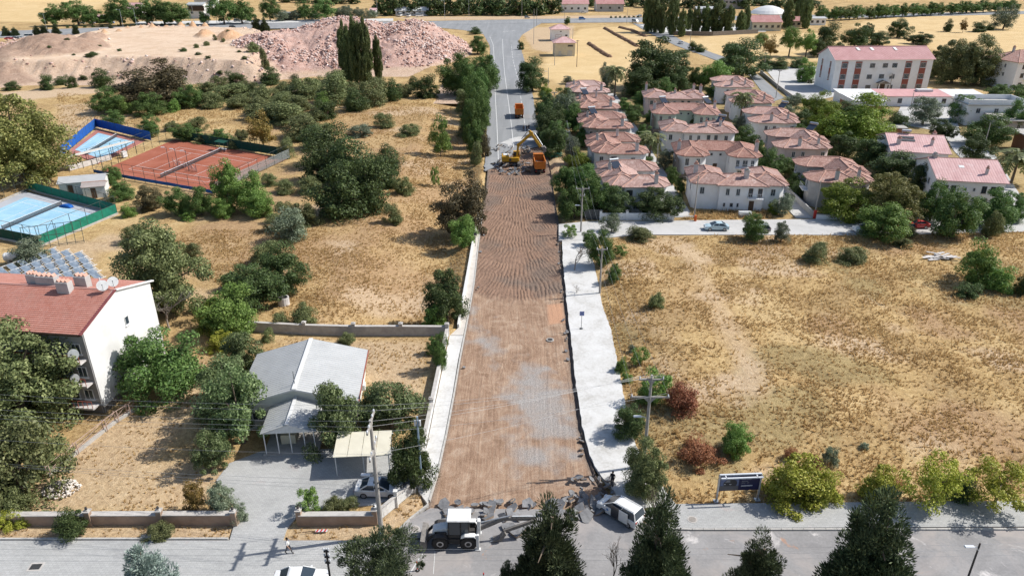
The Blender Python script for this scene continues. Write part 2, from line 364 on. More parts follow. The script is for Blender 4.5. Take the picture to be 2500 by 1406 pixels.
sheet('highway', [(-900,132),(-300,108),(0,93),(300,80),(640,71),(1050,63),(1300,57.5),(1560,55),(1800,50),(2200,42),(2700,30),(2700,24),(2200,34),(1800,40),(1560,43),(1050,52),(640,57),(300,66),(0,77),(-300,90),(-900,110)], asph_far, .05, .2, 'grey highway crossing behind the rubble mound')
sheet('lane', [(1545,58),(1600,62),(1665,100),(1740,130),(1800,150),(1860,190),(1915,240),(1880,250),(1830,185),(1760,152),(1650,112),(1590,84)], asph_far, .04, .2, 'narrow country lane running down to the white school')
sheet('yard', [(1865,165),(2000,163),(2060,185),(2080,228),(1990,245),(1925,240)], conc_g, .05, .2, 'pale concrete yard beside the white school')
sheet('yard', [(1560,62),(1860,58),(1870,78),(1610,80)], conc_w, .06, .2, 'white concrete lot behind the poplars')
sheet('yard', [(330,62),(960,52),(960,46),(330,54)], conc_w, .06, .2, 'white roadside lot under the pines')
sheet('yard', [(2180,300),(2200,258),(2330,262),(2345,330),(2430,380),(2480,460),(2520,520),(2455,522),(2400,440),(2330,370),(2300,322)], conc_g, .02, .15, 'pale yard among the houses below the school')

sheet('slurry_stain', [(1226,350),(1244,340),(1268,334),(1284,338),(1300,334),(1306,340),(1288,346),(1270,356),(1254,350),(1240,358)], conc_g, .006, .004, 'white slurry stain on the asphalt behind the excavator', rough=.5)
ridgem = mat('turned_earth', (.26, .165, .105), (.15, .09, .06), 1.2, .95, bmp=.8, space='world')
for pts in ([(1476,70),(1512,90),(1556,114)], [(1437,107),(1462,124),(1489,140)], [(1512,68),(1545,76),(1575,90)]):
    mb = MB(); q = [G(*a) for a in pts]
    for a, b_ in zip(q[:-1], q[1:]):
        n = int((b_ - a).length / 1.2)
        for k in range(n):
            c_ = a.lerp(b_, (k + .5) / n) + Vector((rnd.uniform(-.3, .3), rnd.uniform(-.3, .3), 0)); mb.lathe([(1.5, -.3), (1.2, .3), (.6, rnd.uniform(.6, 1.0)), (.1, 1.0)], tuple(c_), 6)
    tag(mb.build('earth_ridge', ridgem), 'long ridge of dark turned earth in the straw field', kind='structure')
def kerb_line(pts, h, w=.18, name='kerb', z=0.0, label=None):
    mb = MB(); q = [Vector((p[0], p[1], 0)) for p in pts]
    for a, b_ in zip(q[:-1], q[1:]):
        L = (b_ - a).length; n = max(1, int(L / 1.0))
        for k in range(n):
            s = a.lerp(b_, k / n); e = a.lerp(b_, (k + .97) / n)
            mb.bar((s.x, s.y, z + h / 2 - .1), (e.x, e.y, z + h / 2 - .1), w * rnd.uniform(.95, 1.05), h + .2)
    return tag(mb.build(name, kerbm), label, kind='structure')
kerb_line([(-160, 49.42), (-25.2, 49.62)], .14, label='weathered stone kerb below the brown garden wall')
kerb_line([G(948,1321), G(1000,1268), G(1046,1232)], .14, label='curved stone kerb at the street corner')
kerb_line([G(1600,1290), G(1690,1293.5), (170, 51.0)], .16, label='stone kerb beside the billboard pavement')
kerb_line([G(x, y) for x, y in [(1048,1222),(1069,1152),(1090,1058),(1109,958),(1122,880),(1134,818),(1147,750),(1157.5,690),(1167.5,600),(1178,522)]], .12, .16, label='thin pale kerb along the dug-up road by the footpath')

# painted lines on the asphalt road and the highway
white = mat('white_paint', (.72, .72, .70), (.50, .50, .49), 2, .8, space='world')
def stripe(name, pts, w, z, parent=None, dash=None):
    mb = MB(); q = [G(*p_) for p_ in pts]
    for a, b_ in zip(q[:-1], q[1:]):
        d = (b_ - a); L = d.length; d.normalize(); s = Vector((-d.y, d.x, 0)) * w / 2
        segs = [(0, L)] if not dash else [(k, min(k + dash[0], L)) for k in np.arange(0, L, sum(dash))]
        for u, v in segs:
            A = a + d * u; B = a + d * v
            mb.poly([(A - s).to_tuple()[:2] + (z,), (B - s).to_tuple()[:2] + (z,), (B + s).to_tuple()[:2] + (z,), (A + s).to_tuple()[:2] + (z,)])
    o = mb.build(name, white); return tag(o, kind='structure')
stripe('lane_marking', [(1217,395),(1213,300),(1210,250),(1208,200),(1207,150),(1204,110),(1196,90)], .16, .008)
stripe('lane_marking', [(1254,360),(1248,300),(1240,240),(1232,180),(1228,130),(1227,96)], .16, .008)
stripe('lane_marking', [(1284,320),(1276,270),(1266,200),(1253,150),(1248,110)], .14, .008, dash=(6, 3))
stripe('lane_marking', [(1228,78),(1258,76)], .5, .008)
stripe('lane_marking', [(-300,99),(0,85),(300,73),(640,64.3),(1050,57.6),(1560,49.5)], .3, .058)
stripe('lane_marking', [(-300,105),(0,90.5),(300,78.2),(640,69.5),(1050,61.7)], .25, .058)
stripe('lane_marking', [(1000,1400),(1035,1345)], .12, .01); stripe('lane_marking', [(1058,1400),(1062,1345)], .05, .01)

# ---------------------------------------------------------------- the dug-up roadbed
U, V = 190, 620
vY = np.linspace(BY0 - .3, BY1 + 1.5, V); uu = np.linspace(0, 1, U)
YY = np.repeat(vY[:, None], U, 1); LL = bed_x(vY, -1) - .35; RR = bed_x(vY, 1) + .25
XX = LL[:, None] + (RR - LL)[:, None] * uu[None]
dl = XX - LL[:, None]; dr = RR[:, None] - XX
yF = G(1250, 716).y
edge = yF - .9 * np.clip(1 - ((XX - 1.0) / 7.0) ** 2, -1, 1) * 3 + 1.5 * (fbm(XX, YY, 3, 2, 40) - .5)
fur = np.clip((YY - edge) / 1.6 + 1.2 * (fbm(XX, YY, 1.2, 3, 39) - .5), 0, 1)
row = .55 * (YY - .035 * (XX - 1) ** 2 + 5.0 * (fbm(XX, YY, 5, 2, 31) - .5)) / 3.1; ri = np.floor(row)
ph = (XX - 1) / .60 * (1 + .3 * (row - ri - .5)) + 1.0 * (fbm(XX, YY * .6, 4, 3, 38) - .5) + (ri * .618 % 1) + .25 * np.sin(ri * 2.1) * (row - ri) * .6 + .7 * (fbm(XX, YY, 2.2, 2, 33) - .5)
rid = np.abs(np.sin(math.pi * ph)) ** .8 * (.25 + 1.1 * np.clip((fbm(XX, YY, 1.6, 3, 37) - .3) * 2, 0, 1))
scal = np.abs((row - ri) - .5) * 2
zf_ = .14 * rid - .06 * scal ** 4 + .10 * (fbm(XX, YY, 1.0, 3, 35) - .5) + .05 * (fbm(XX, YY, .35, 2, 36) - .5)
wx = XX + 2.2 * (fbm(XX, YY, 14, 2, 43) - .5); track = (fbm(wx / .16, YY / 9.0, 1, 3, 44) - .5) * (.3 + 1.4 * fbm(XX, YY, 4, 2, 47))
zs_ = .05 * track + .07 * (fbm(XX, YY, 2.5, 3, 45) - .5) + .02 * (fbm(XX, YY, .4, 2, 46) - .5)
zz = -.30 + fur * zf_ + (1 - fur) * zs_ + .16 * np.clip(1 - dl / .9, 0, 1) ** 2 * fbm(XX, YY, .6, 3, 50) + .22 * np.clip(1 - dr / .6, 0, 1) * fbm(XX, YY, .5, 3, 51)
zz -= .22 * np.clip(1.3 - dr / .5, 0, 1) * (dr > .12)
zz += .25 * np.clip((BY0 + 1.5 - YY) / 2, 0, 1) * fbm(XX, YY, .8, 3, 52)
grav = np.zeros_like(XX)
for pts in ([(1150,745),(1170,780),(1215,850),(1205,880),(1170,850),(1150,800)], [(1265,870),(1330,900),(1400,960),(1400,1060),(1300,1060),(1240,960)], [(1270,1060),(1380,1090),(1400,1150),(1290,1130)]):
    grav = np.maximum(grav, soft(pdist(XX, YY, ppoly(pts)) + 7.0 * (fbm(XX, YY, 2.2, 5, 60) - .5), 2.6) * (.6 + .6 * fbm(XX, YY, 1.2, 3, 63)))
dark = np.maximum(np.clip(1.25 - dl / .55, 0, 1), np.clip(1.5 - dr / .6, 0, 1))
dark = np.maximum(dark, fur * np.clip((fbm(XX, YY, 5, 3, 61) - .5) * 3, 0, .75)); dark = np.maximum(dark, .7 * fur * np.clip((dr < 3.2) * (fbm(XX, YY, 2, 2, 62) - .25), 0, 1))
clay = soft(pdist(XX, YY, ppoly([(1336,740),(1372,736),(1378,782),(1340,788)])), .6)
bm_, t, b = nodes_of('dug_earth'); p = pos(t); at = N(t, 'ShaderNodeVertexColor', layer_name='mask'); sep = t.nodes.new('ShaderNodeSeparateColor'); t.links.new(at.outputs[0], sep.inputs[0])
mp = N(t, 'ShaderNodeMapping'); mp.inputs['Scale'].default_value = (2.6, .16, 1); t.links.new(p, mp.inputs[0])
ns = noise(t, mp.outputs[0], .7, 7, .74, 1.4); nn = noise(t, p, .38, 8, .74, 1.2); nf = noise(t, p, 7, 4, .75)
c = mixc(t, .55, ramp(t, ns, [(.37, (.17, .098, .06)), (.5, (.30, .185, .12)), (.63, (.50, .365, .26))]), ramp(t, nn, [(.37, (.17, .095, .055)), (.45, (.26, .158, .10)), (.54, (.36, .24, .16)), (.63, (.48, .37, .28))]))
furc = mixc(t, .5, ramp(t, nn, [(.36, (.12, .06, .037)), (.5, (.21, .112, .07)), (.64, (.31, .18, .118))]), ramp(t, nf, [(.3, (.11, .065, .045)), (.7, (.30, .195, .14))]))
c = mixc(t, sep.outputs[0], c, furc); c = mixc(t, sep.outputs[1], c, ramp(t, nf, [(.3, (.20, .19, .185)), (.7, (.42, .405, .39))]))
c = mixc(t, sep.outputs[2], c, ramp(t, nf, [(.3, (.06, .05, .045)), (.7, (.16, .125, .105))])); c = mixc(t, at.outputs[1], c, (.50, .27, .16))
c = mixc(t, .22, c, ramp(t, nf, [(.35, (.12, .08, .055)), (.66, (.56, .44, .35))]))
t.links.new(c, b.inputs['Base Color']); b.inputs['Roughness'].default_value = .95; b.inputs['Specular IOR Level'].default_value = .1
bump(t, b, noise(t, p, 5, 6, .75), .8, .08)
ii = np.arange(U * V).reshape(V, U); q4 = np.stack([ii[:-1, :-1], ii[:-1, 1:], ii[1:, 1:], ii[1:, :-1]], -1).reshape(-1, 4)
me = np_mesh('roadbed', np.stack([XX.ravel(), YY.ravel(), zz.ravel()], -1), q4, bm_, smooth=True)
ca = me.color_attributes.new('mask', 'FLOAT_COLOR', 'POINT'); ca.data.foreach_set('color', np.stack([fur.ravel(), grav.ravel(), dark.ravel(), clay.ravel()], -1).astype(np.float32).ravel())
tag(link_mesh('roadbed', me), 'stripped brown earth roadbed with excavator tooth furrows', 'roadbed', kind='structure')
def bedz(x, y): return -.28

# ---------------------------------------------------------------- mound of rubble and spoil
mx = np.arange(-215, -12, 1.0); my = np.arange(245, 440, 1.1); MX, MY = np.meshgrid(mx, my)
def ellipse(cx, cy, rx, ry, h, k=1.0, a=0.0):
    ca_, sa = math.cos(a), math.sin(a); dx, dy = MX - cx, MY - cy
    r = np.hypot((dx * ca_ + dy * sa) / rx, (-dx * sa + dy * ca_) / ry); return h * np.clip(1 - r ** k, 0, 1)
plat = ppoly([(-260,148),(120,146),(250,138),(420,140),(600,150),(640,112),(640,80),(600,66),(330,62),(130,84),(-260,110)], 7.0)
base = np.clip(7.2 - np.clip(pdist(MX, MY, plat), 0, 99) * .62, -1, 9) - .4 * np.clip(-(MX + 60) / 200, 0, 1)
heapP = [ellipse(*G(840, 48, 15).to_tuple()[:2], 46, 60, 15.8, 1.5), ellipse(*G(990, 62, 12).to_tuple()[:2], 32, 56, 13.8, 1.6), ellipse(*G(700, 90, 9).to_tuple()[:2], 44, 52, 11.2, 1.7)]
heap = np.maximum.reduce(heapP)
left = np.maximum.reduce([ellipse(*G(125, 108, 9).to_tuple()[:2], 40, 44, 13.2, 1.35), ellipse(*G(-40, 112, 7).to_tuple()[:2], 46, 58, 13, 1.3), ellipse(*G(218, 92, 8).to_tuple()[:2], 17, 24, 10.6, 1.4), ellipse(*G(30, 150, 5).to_tuple()[:2], 30, 34, 9.5, 1.3)])
spoil = np.maximum.reduce([ellipse(*G(560, 92, 7).to_tuple()[:2], 17, 40, 11.2, 1.1, .3), ellipse(*G(500, 84, 7).to_tuple()[:2], 13, 40, 10.0, 1.2, .3)])
piles = np.maximum.reduce([ellipse(*G(x, y, 7).to_tuple()[:2], 6, 7, 9.2 + .4 * (k % 3), 1.0) for k, (x, y) in enumerate([(312,68),(345,67),(372,66),(405,64),(440,62),(470,62),(500,61),(290,76),(255,82),(240,84)])])
nz = 3.4 * (fbm(MX, MY, 10, 5, 71) - .5); rz = 2.6 * (fbm(MX, MY, 3.0, 4, 72) - .5)
gul = 1.6 * (fbm(MX / .35, MY / 2.2, 3, 3, 73) - .5)
zt = np.maximum.reduce([base, heap, left, spoil, piles]); isheap = np.clip((heap - base) / 1.5, 0, 1) * np.clip(heap - .4, 0, 1); isleft = np.clip((left - base) / 1.0, 0, 1) * np.clip(left - .4, 0, 1); isp = np.clip((np.maximum(spoil, piles) - np.maximum(base, heap)) / .8, 0, 1)
onplat = np.clip(-pdist(MX, MY, plat) / 3, 0, 1) * (1 - np.maximum.reduce([isheap, isleft, isp]))
zt = np.where(zt > .2, zt + .5 * (fbm(MX, MY, 16, 4, 74) - .5) * onplat + (nz + rz * np.maximum(isheap, .5 * isleft) + gul) * (1 - onplat * .93) * np.clip(zt / 3, 0, 1), zt) - .25
slope = (1 - onplat) * (1 - isheap) * (1 - isleft) * (1 - isp)
mm_, t, b = nodes_of('spoil_earth'); p = pos(t); at = N(t, 'ShaderNodeVertexColor', layer_name='mask'); sep = t.nodes.new('ShaderNodeSeparateColor'); t.links.new(at.outputs[0], sep.inputs[0])
na = noise(t, p, .12, 6, .7, .6); nb = noise(t, p, .9, 6, .75)
tan_ = ramp(t, na, [(.3, (.55, .385, .26)), (.55, (.66, .50, .365)), (.75, (.70, .58, .46))])
pink = mixc(t, .5, ramp(t, na, [(.3, (.36, .17, .12)), (.5, (.50, .31, .24)), (.75, (.62, .46, .40))]), ramp(t, nb, [(.3, (.26, .13, .10)), (.7, (.68, .54, .49))]))
brn = mixc(t, .5, ramp(t, na, [(.35, (.27, .165, .11)), (.65, (.42, .29, .21))]), ramp(t, nb, [(.3, (.22, .14, .10)), (.7, (.52, .40, .32))]))
slp = mixc(t, .5, ramp(t, na, [(.3, (.46, .30, .20)), (.7, (.62, .47, .35))]), ramp(t, nb, [(.3, (.34, .22, .15)), (.7, (.66, .53, .42))]))
c = mixc(t, sep.outputs[0], slp, tan_); c = mixc(t, sep.outputs[1], c, pink); c = mixc(t, sep.outputs[2], c, brn); c = mixc(t, at.outputs[1], c, ramp(t, nb, [(.3, (.46, .26, .14)), (.7, (.60, .40, .26))]))
t.links.new(c, b.inputs['Base Color']); b.inputs['Roughness'].default_value = .95; b.inputs['Specular IOR Level'].default_value = .1; bump(t, b, noise(t, p, 1.4, 6, .75), 1.0, .4)
ii = np.arange(MX.size).reshape(MX.shape); q4 = np.stack([ii[:-1, :-1], ii[:-1, 1:], ii[1:, 1:], ii[1:, :-1]], -1).reshape(-1, 4)
me = np_mesh('rubble_mound', np.stack([MX.ravel(), MY.ravel(), zt.ravel()], -1), q4, mm_, smooth=True)
ca = me.color_attributes.new('mask', 'FLOAT_COLOR', 'POINT'); ca.data.foreach_set('color', np.stack([onplat.ravel(), isheap.ravel(), isleft.ravel(), isp.ravel()], -1).astype(np.float32).ravel())
tag(link_mesh('rubble_mound', me), 'broad mound of pinkish rubble and tan spoil with a flat graded top', 'mound', kind='structure')
def mz(x, y):
    i = int(np.clip(round((y - 245) / 1.1), 0, len(my) - 1)); j = int(np.clip(round(x + 215), 0, len(mx) - 1))
    inside = -215 < x < -12 and 245 < y < 438
    return float(max(zt[i, j], hz(x, y))) if inside else hz(x, y)
# loose stones on the heaps: far too many to count
stonem, t, b = nodes_of('broken_stone'); gi = t.nodes.new('ShaderNodeNewGeometry')
t.links.new(ramp(t, gi.outputs['Random Per Island'], [(0, (.36, .19, .145)), (.3, (.47, .30, .25)), (.65, (.57, .42, .37)), (1, (.66, .56, .52))]), b.inputs['Base Color']); b.inputs['Roughness'].default_value = .9
def rocks(n, pick, smin, smax, seed):
    g = np.random.default_rng(seed); o8 = np.array([(1, 0, 0), (-1, 0, 0), (0, 1, 0), (0, -1, 0), (0, 0, 1), (0, 0, -1)], float)
    fc = np.array([(0, 2, 4), (2, 1, 4), (1, 3, 4), (3, 0, 4), (2, 0, 5), (1, 2, 5), (3, 1, 5), (0, 3, 5)])
    c = pick(g, n); n = len(c); s = smin + (smax - smin) * g.random(n) ** 4
    v = o8[None] * (.55 + .75 * g.random((n, 6, 1))) + .35 * (g.random((n, 6, 3)) - .5)
    a = g.random(n) * 6.28; ca_, sa = np.cos(a)[:, None], np.sin(a)[:, None]
    v = np.stack([v[..., 0] * ca_ - v[..., 1] * sa, v[..., 0] * sa + v[..., 1] * ca_, v[..., 2] * .75], -1) * s[:, None, None] + c[:, None]
    return v.reshape(-1, 3), (fc[None] + 6 * np.arange(n)[:, None, None]).reshape(-1, 3)
def pick_heap(g, n):
    w = (isheap * .8 * np.clip((fbm(MX, MY, 11, 4, 77) - .3) * 3, .06, 1) ** 2 + .22 * isleft * (MX < G(40, 150, 3).x) + .03 * slope * (zt > 1.0)).ravel(); w = w / w.sum(); k = g.choice(len(w), n, p=w)
    return np.stack([MX.ravel()[k] + g.random(n) - .5, MY.ravel()[k] + g.random(n) - .5, zt.ravel()[k] + .12], -1)
v, f = rocks(25000, pick_heap, .12, 1.0, 3)
tag(link_mesh('rubble', np_mesh('rubble', v, f, stonem)), 'loose pinkish broken stones covering the mound', 'rubble', kind='stuff')
def pick_pile(g, n):
    c_ = G(150, 1195); a = g.random(n) * 6.28; r = np.sqrt(g.random(n)) * 1.75
    return np.stack([c_.x + r * np.cos(a), c_.y + .8 * r * np.sin(a), .05 + .65 * np.clip(1 - r / 1.75, 0, 1)], -1)
palest = mat('pale_stone', (.72, .66, .60), (.5, .44, .38), 2)
v, f = rocks(330, pick_pile, .10, .26, 9)
tag(link_mesh('stone_pile', np_mesh('stone_pile', v, f, palest)), 'small heap of pale stones in the dry garden corner', 'stone pile', kind='stuff')
# ================================================================ buildings
def tile_mat(name, cols, rib=.24, course=.36, bmp=.9, lichen=(.62, .52, .46)):
    """clay tiles: ribs run down the slope (u along the eave, v up the slope, in metres)"""
    m, t, b = nodes_of(name); uv = N(t, 'ShaderNodeUVMap'); sx = t.nodes.new('ShaderNodeSeparateXYZ'); t.links.new(uv.outputs[0], sx.inputs[0])
    def wave(sock, per, shape):
        a = N(t, 'ShaderNodeMath', op='MULTIPLY'); a.inputs[1].default_value = 1 / per; t.links.new(sock, a.inputs[0])
        if shape == 'saw':
            f_ = N(t, 'ShaderNodeMath', op='FRACT'); t.links.new(a.outputs[0], f_.inputs[0]); return a.outputs[0], f_.outputs[0]
        f_ = N(t, 'ShaderNodeMath', op='PINGPONG'); f_.inputs[1].default_value = .5; t.links.new(a.outputs[0], f_.inputs[0]); return a.outputs[0], f_.outputs[0]
    iu, wu = wave(sx.outputs[0], rib, 'pp'); iv, wv = wave(sx.outputs[1], course, 'saw')
    fl = []
    for s in (iu, iv):
        q = N(t, 'ShaderNodeMath', op='FLOOR'); t.links.new(s, q.inputs[0]); fl.append(q.outputs[0])
    cb = t.nodes.new('ShaderNodeCombineXYZ'); t.links.new(fl[0], cb.inputs[0]); t.links.new(fl[1], cb.inputs[1])
    wn = N(t, 'ShaderNodeTexWhiteNoise'); wn.noise_dimensions = '2D'; t.links.new(cb.outputs[0], wn.inputs[0])
    p = pos(t); c = ramp(t, wn.outputs[0], [(0, cols[0]), (.5, cols[1]), (1, cols[2])])
    c = mixc(t, .45, c, ramp(t, noise(t, p, .35, 5, .7), [(.3, cols[0]), (.7, cols[2])]))
    r = N(t, 'ShaderNodeMapRange'); r.inputs[1].default_value = .56; r.inputs[2].default_value = .76; t.links.new(noise(t, p, .5, 6, .75), r.inputs[0])
    c = mixc(t, r.outputs[0], c, lichen)
    oi = t.nodes.new('ShaderNodeObjectInfo'); hs = N(t, 'ShaderNodeHueSaturation'); mr = N(t, 'ShaderNodeMapRange'); mr.inputs[3].default_value = .74; mr.inputs[4].default_value = 1.12; t.links.new(oi.outputs['Random'], mr.inputs[0]); t.links.new(mr.outputs[0], hs.inputs['Value']); m2 = N(t, 'ShaderNodeMapRange'); m2.inputs[3].default_value = 1.05; m2.inputs[4].default_value = .72; t.links.new(oi.outputs['Random'], m2.inputs[0]); t.links.new(m2.outputs[0], hs.inputs['Saturation']); t.links.new(c, hs.inputs['Color']); c = hs.outputs[0]
    t.links.new(c, b.inputs['Base Color']); b.inputs['Roughness'].default_value = .85; b.inputs['Specular IOR Level'].default_value = .15
    ad = N(t, 'ShaderNodeMath', op='ADD'); ml = N(t, 'ShaderNodeMath', op='MULTIPLY'); ml.inputs[1].default_value = .8
    t.links.new(wu, ad.inputs[0]); t.links.new(wv, ml.inputs[0]); t.links.new(ml.outputs[0], ad.inputs[1])
    bump(t, b, ad.outputs[0], bmp, .12); return m
tileA = tile_mat('clay_tiles', [(.25, .115, .085), (.38, .195, .15), (.50, .30, .245)])
tileB = tile_mat('faded_clay_tiles', [(.33, .165, .135), (.43, .235, .195), (.53, .34, .29)])
tileP = tile_mat('pink_roof_sheets', [(.46, .22, .21), (.53, .275, .26), (.60, .35, .33)], .5, 2.2, .5, (.62, .45, .43))
tileR = tile_mat('red_tiles', [(.52, .215, .16), (.59, .265, .205), (.64, .33, .27)], .22, .33, .35, (.55, .30, .24))
capm = mat('ridge_tile_clay', (.56, .35, .28), (.42, .23, .17), 1.5, .85, space='world')
wallW = mat('white_plaster', (.86, .86, .86), (.76, .755, .745), .55, .9, bmp=.15, space='world')
wallG = mat('grey_plaster', (.47, .46, .45), (.36, .35, .34), .6, .9, bmp=.15, space='world')
wallM = mat('pale_mint_plaster', (.58, .66, .58), (.48, .54, .47), .6, .9, space='world')
wallK = mat('pale_pink_plaster', (.68, .56, .53), (.55, .44, .41), .6, .9, space='world')
wallC = mat('cream_plaster', (.66, .60, .45), (.55, .49, .36), .6, .9, space='world')
wallB = mat('bare_brick', (.40, .19, .12), (.28, .13, .085), 2.5, .9, bmp=.4, space='world')
stone = mat('dark_stone', (.27, .235, .20), (.13, .115, .10), 2.2, .9, bmp=.6, space='world')
dkwood = mat('dark_wood', (.085, .05, .035), (.045, .028, .02), 4, .7)
brick_red = mat('brick_red_panel', (.33, .105, .075), (.25, .08, .06), 1, .8)
glass, _t, _b = nodes_of('window_glass'); _b.inputs['Base Color'].default_value = (.035, .05, .065, 1); _b.inputs['Roughness'].default_value = .12; _b.inputs['Specular IOR Level'].default_value = .6
framew = mat('white_frame', (.70, .70, .69), (.58, .58, .57), 3, .6)
framed = mat('brown_frame', (.12, .075, .05), (.08, .05, .035), 3, .6)
metal_g = mat('galvanised_steel', (.50, .52, .54), (.38, .40, .42), 3, .45, .7)
steel_d = mat('dark_steel', (.10, .11, .115), (.06, .065, .07), 3, .5, .5)
conc = mat('weathered_concrete', (.46, .44, .41), (.33, .31, .285), 1.2, .9, bmp=.3, space='world')
concp = mat('pole_concrete', (.40, .375, .345), (.29, .27, .245), 2.5, .9, bmp=.3)
chimw = mat('chimney_plaster', (.62, .59, .57), (.44, .41, .39), 1.5, .9)
heat_m, _t, _b = nodes_of('heater_glass'); _b.inputs['Base Color'].default_value = (.03, .04, .06, 1); _b.inputs['Roughness'].default_value = .15
_cache = {}
def window(parent, x, y, z, ang, w=1.0, h=1.35, style='w', mull=1):
    """a framed window whose outside faces direction ang; x,y,z is the middle of its sill on the wall face"""
    k = ('win', w, h, style, mull)
    if k not in _cache:
        m = MB(); f = .07
        m.box((0, .03, f / 2), (w, .09, f)); m.box((0, .03, h - f / 2), (w, .09, f)); m.box((-w / 2 + f / 2, .03, h / 2), (f, .09, h - 2 * f)); m.box((w / 2 - f / 2, .03, h / 2), (f, .09, h - 2 * f))
        for i in range(mull): m.box((-w / 2 + w * (i + 1) / (mull + 1), .025, h / 2), (.045, .06, h - 2 * f))
        pn = MB(); pn.box((0, .012, h / 2), (w - 2 * f, .02, h - 2 * f))
        s = MB(); s.box((0, .08, -.04), (w + .16, .2, .06))
        _cache[k] = (m.mesh('window', framew if style == 'w' else framed), pn.mesh('pane', glass), s.mesh('sill', wallW if style == 'w' else conc))
    a, b_, c_ = _cache[k]; o = link_mesh('window', a, parent, (x, y, z), ang - math.pi / 2)
    link_mesh('pane', b_, o); link_mesh('sill', c_, o); return o
def door(parent, x, y, z, ang, w=.95, h=2.1, m=None):
    k = ('door', w, h, m)
    if k not in _cache:
        a = MB(); a.box((0, .03, h / 2), (w, .07, h)); b_ = MB(); b_.box((w * .36, .09, h * .48), (.05, .06, .14))
        _cache[k] = (a.mesh('door', m or framed), b_.mesh('handle', metal_g))
    a, b_ = _cache[k]; o = link_mesh('door', a, parent, (x, y, z), ang - math.pi / 2); link_mesh('handle', b_, o); return o

def hip_roof(mb, poly, r0, r1, zE, zR, edges=None):
    """slopes from a convex eave outline up to the ridge r0-r1; returns hip and ridge lines"""
    n = len(poly); r0 = Vector((r0[0], r0[1], zR)); r1 = Vector((r1[0], r1[1], zR)); ax = (r1 - r0); L2 = max(ax.length_squared, 1e-9)
    def near(p):
        return r0 if (Vector((p[0], p[1], zR)) - r0).dot(ax) / L2 < .5 else r1
    lines = [(r0, r1)] if (r1 - r0).length > .2 else []
    for i in range(n):
        a = Vector((poly[i][0], poly[i][1], zE)); b_ = Vector((poly[(i + 1) % n][0], poly[(i + 1) % n][1], zE)); ra, rb = near(a), near(b_)
        e = (b_ - a).normalized(); pts = [a, b_, rb] + ([ra] if ra is not rb else [])
        uv = []
        for q in pts:
            d = q - a; u = d.dot(e); uv.append((u, (d - e * u).length))
        mb.poly(pts, uv); mb.poly([a + Vector((0, 0, -.16)), b_ + Vector((0, 0, -.16)), b_, a], [(0, 0), (1, 0), (1, .16), (0, .16)])
        lines.append((a, ra))
    mb.poly([(p[0], p[1], zE - .16) for p in reversed(poly)], [(0, 0)] * n)
    return lines
def wing_outline(x0, y0, x1, y1, axis, c0, c1, o):
    x0 -= o; y0 -= o; x1 += o; y1 += o
    if axis == 'x':
        pl = ([(x0 + c0, y0)] if c0 else [(x0, y0)]) + ([(x1 - c1, y0), (x1, y0 + c1), (x1, y1 - c1), (x1 - c1, y1)] if c1 else [(x1, y0), (x1, y1)]) + ([(x0 + c0, y1), (x0, y1 - c0), (x0, y0 + c0)] if c0 else [(x0, y1)])
        h = (y1 - y0) / 2; ym = (y0 + y1) / 2; r = ((x0 + h, ym), (x1 - h, ym))
    else:
        pl = ([(x0, y0 + c0), (x0 + c0, y0), (x1 - c0, y0), (x1, y0 + c0)] if c0 else [(x0, y0), (x1, y0)]) + ([(x1, y1 - c1), (x1 - c1, y1), (x0 + c1, y1), (x0, y1 - c1)] if c1 else [(x1, y1), (x0, y1)])
        h = (x1 - x0) / 2; xm = (x0 + x1) / 2; r = ((xm, y0 + h), (xm, y1 - h))
    return pl, r, h
def chimney(parent, x, y, z0, z1, w=.75, m=None, cap='arch'):
    o = P('chimney', m or chimw, parent, ('box', (x, y, (z0 + z1) / 2), (w, w * .85, z1 - z0)), bevel=.03)
    P('chimney_cap', capm if cap == 'arch' else conc, o, ('box', (x, y, z1 + .06), (w * 1.2, w * 1.05, .12)), ('extrude_y', [(x - w * .4, z1 + .13), (x + w * .4, z1 + .13), (x + w * .25, z1 + .5), (x, z1 + .62), (x - w * .25, z1 + .5)], y - w * .35, y + w * .35)); return o
def solar_heater(parent, x, y, z, rz=0.0):
    """roof water heater: tilted collector with a tank on top"""
    M = Matrix.Translation((x, y, z)) @ Matrix.Rotation(rz, 4, 'Z')
    def tr(v): return M @ Vector(v)
    P('solar_collector', heat_m, parent, ('bar', tr((0, -1.0, .15)), tr((0, .8, 1.15)), 1.9, .10))
    P('water_tank', metal_g, parent, ('tube', [tr((-1.0, 1.05, 1.45)), tr((1.0, 1.05, 1.45))], .27, 10), smooth=False)
    [P('tank_leg', steel_d, parent, ('bar', tr((sx, 1.05, -.3)), tr((sx, 1.05, 1.25)), .06)) for sx in (-.8, .8)]
villaN = [0]
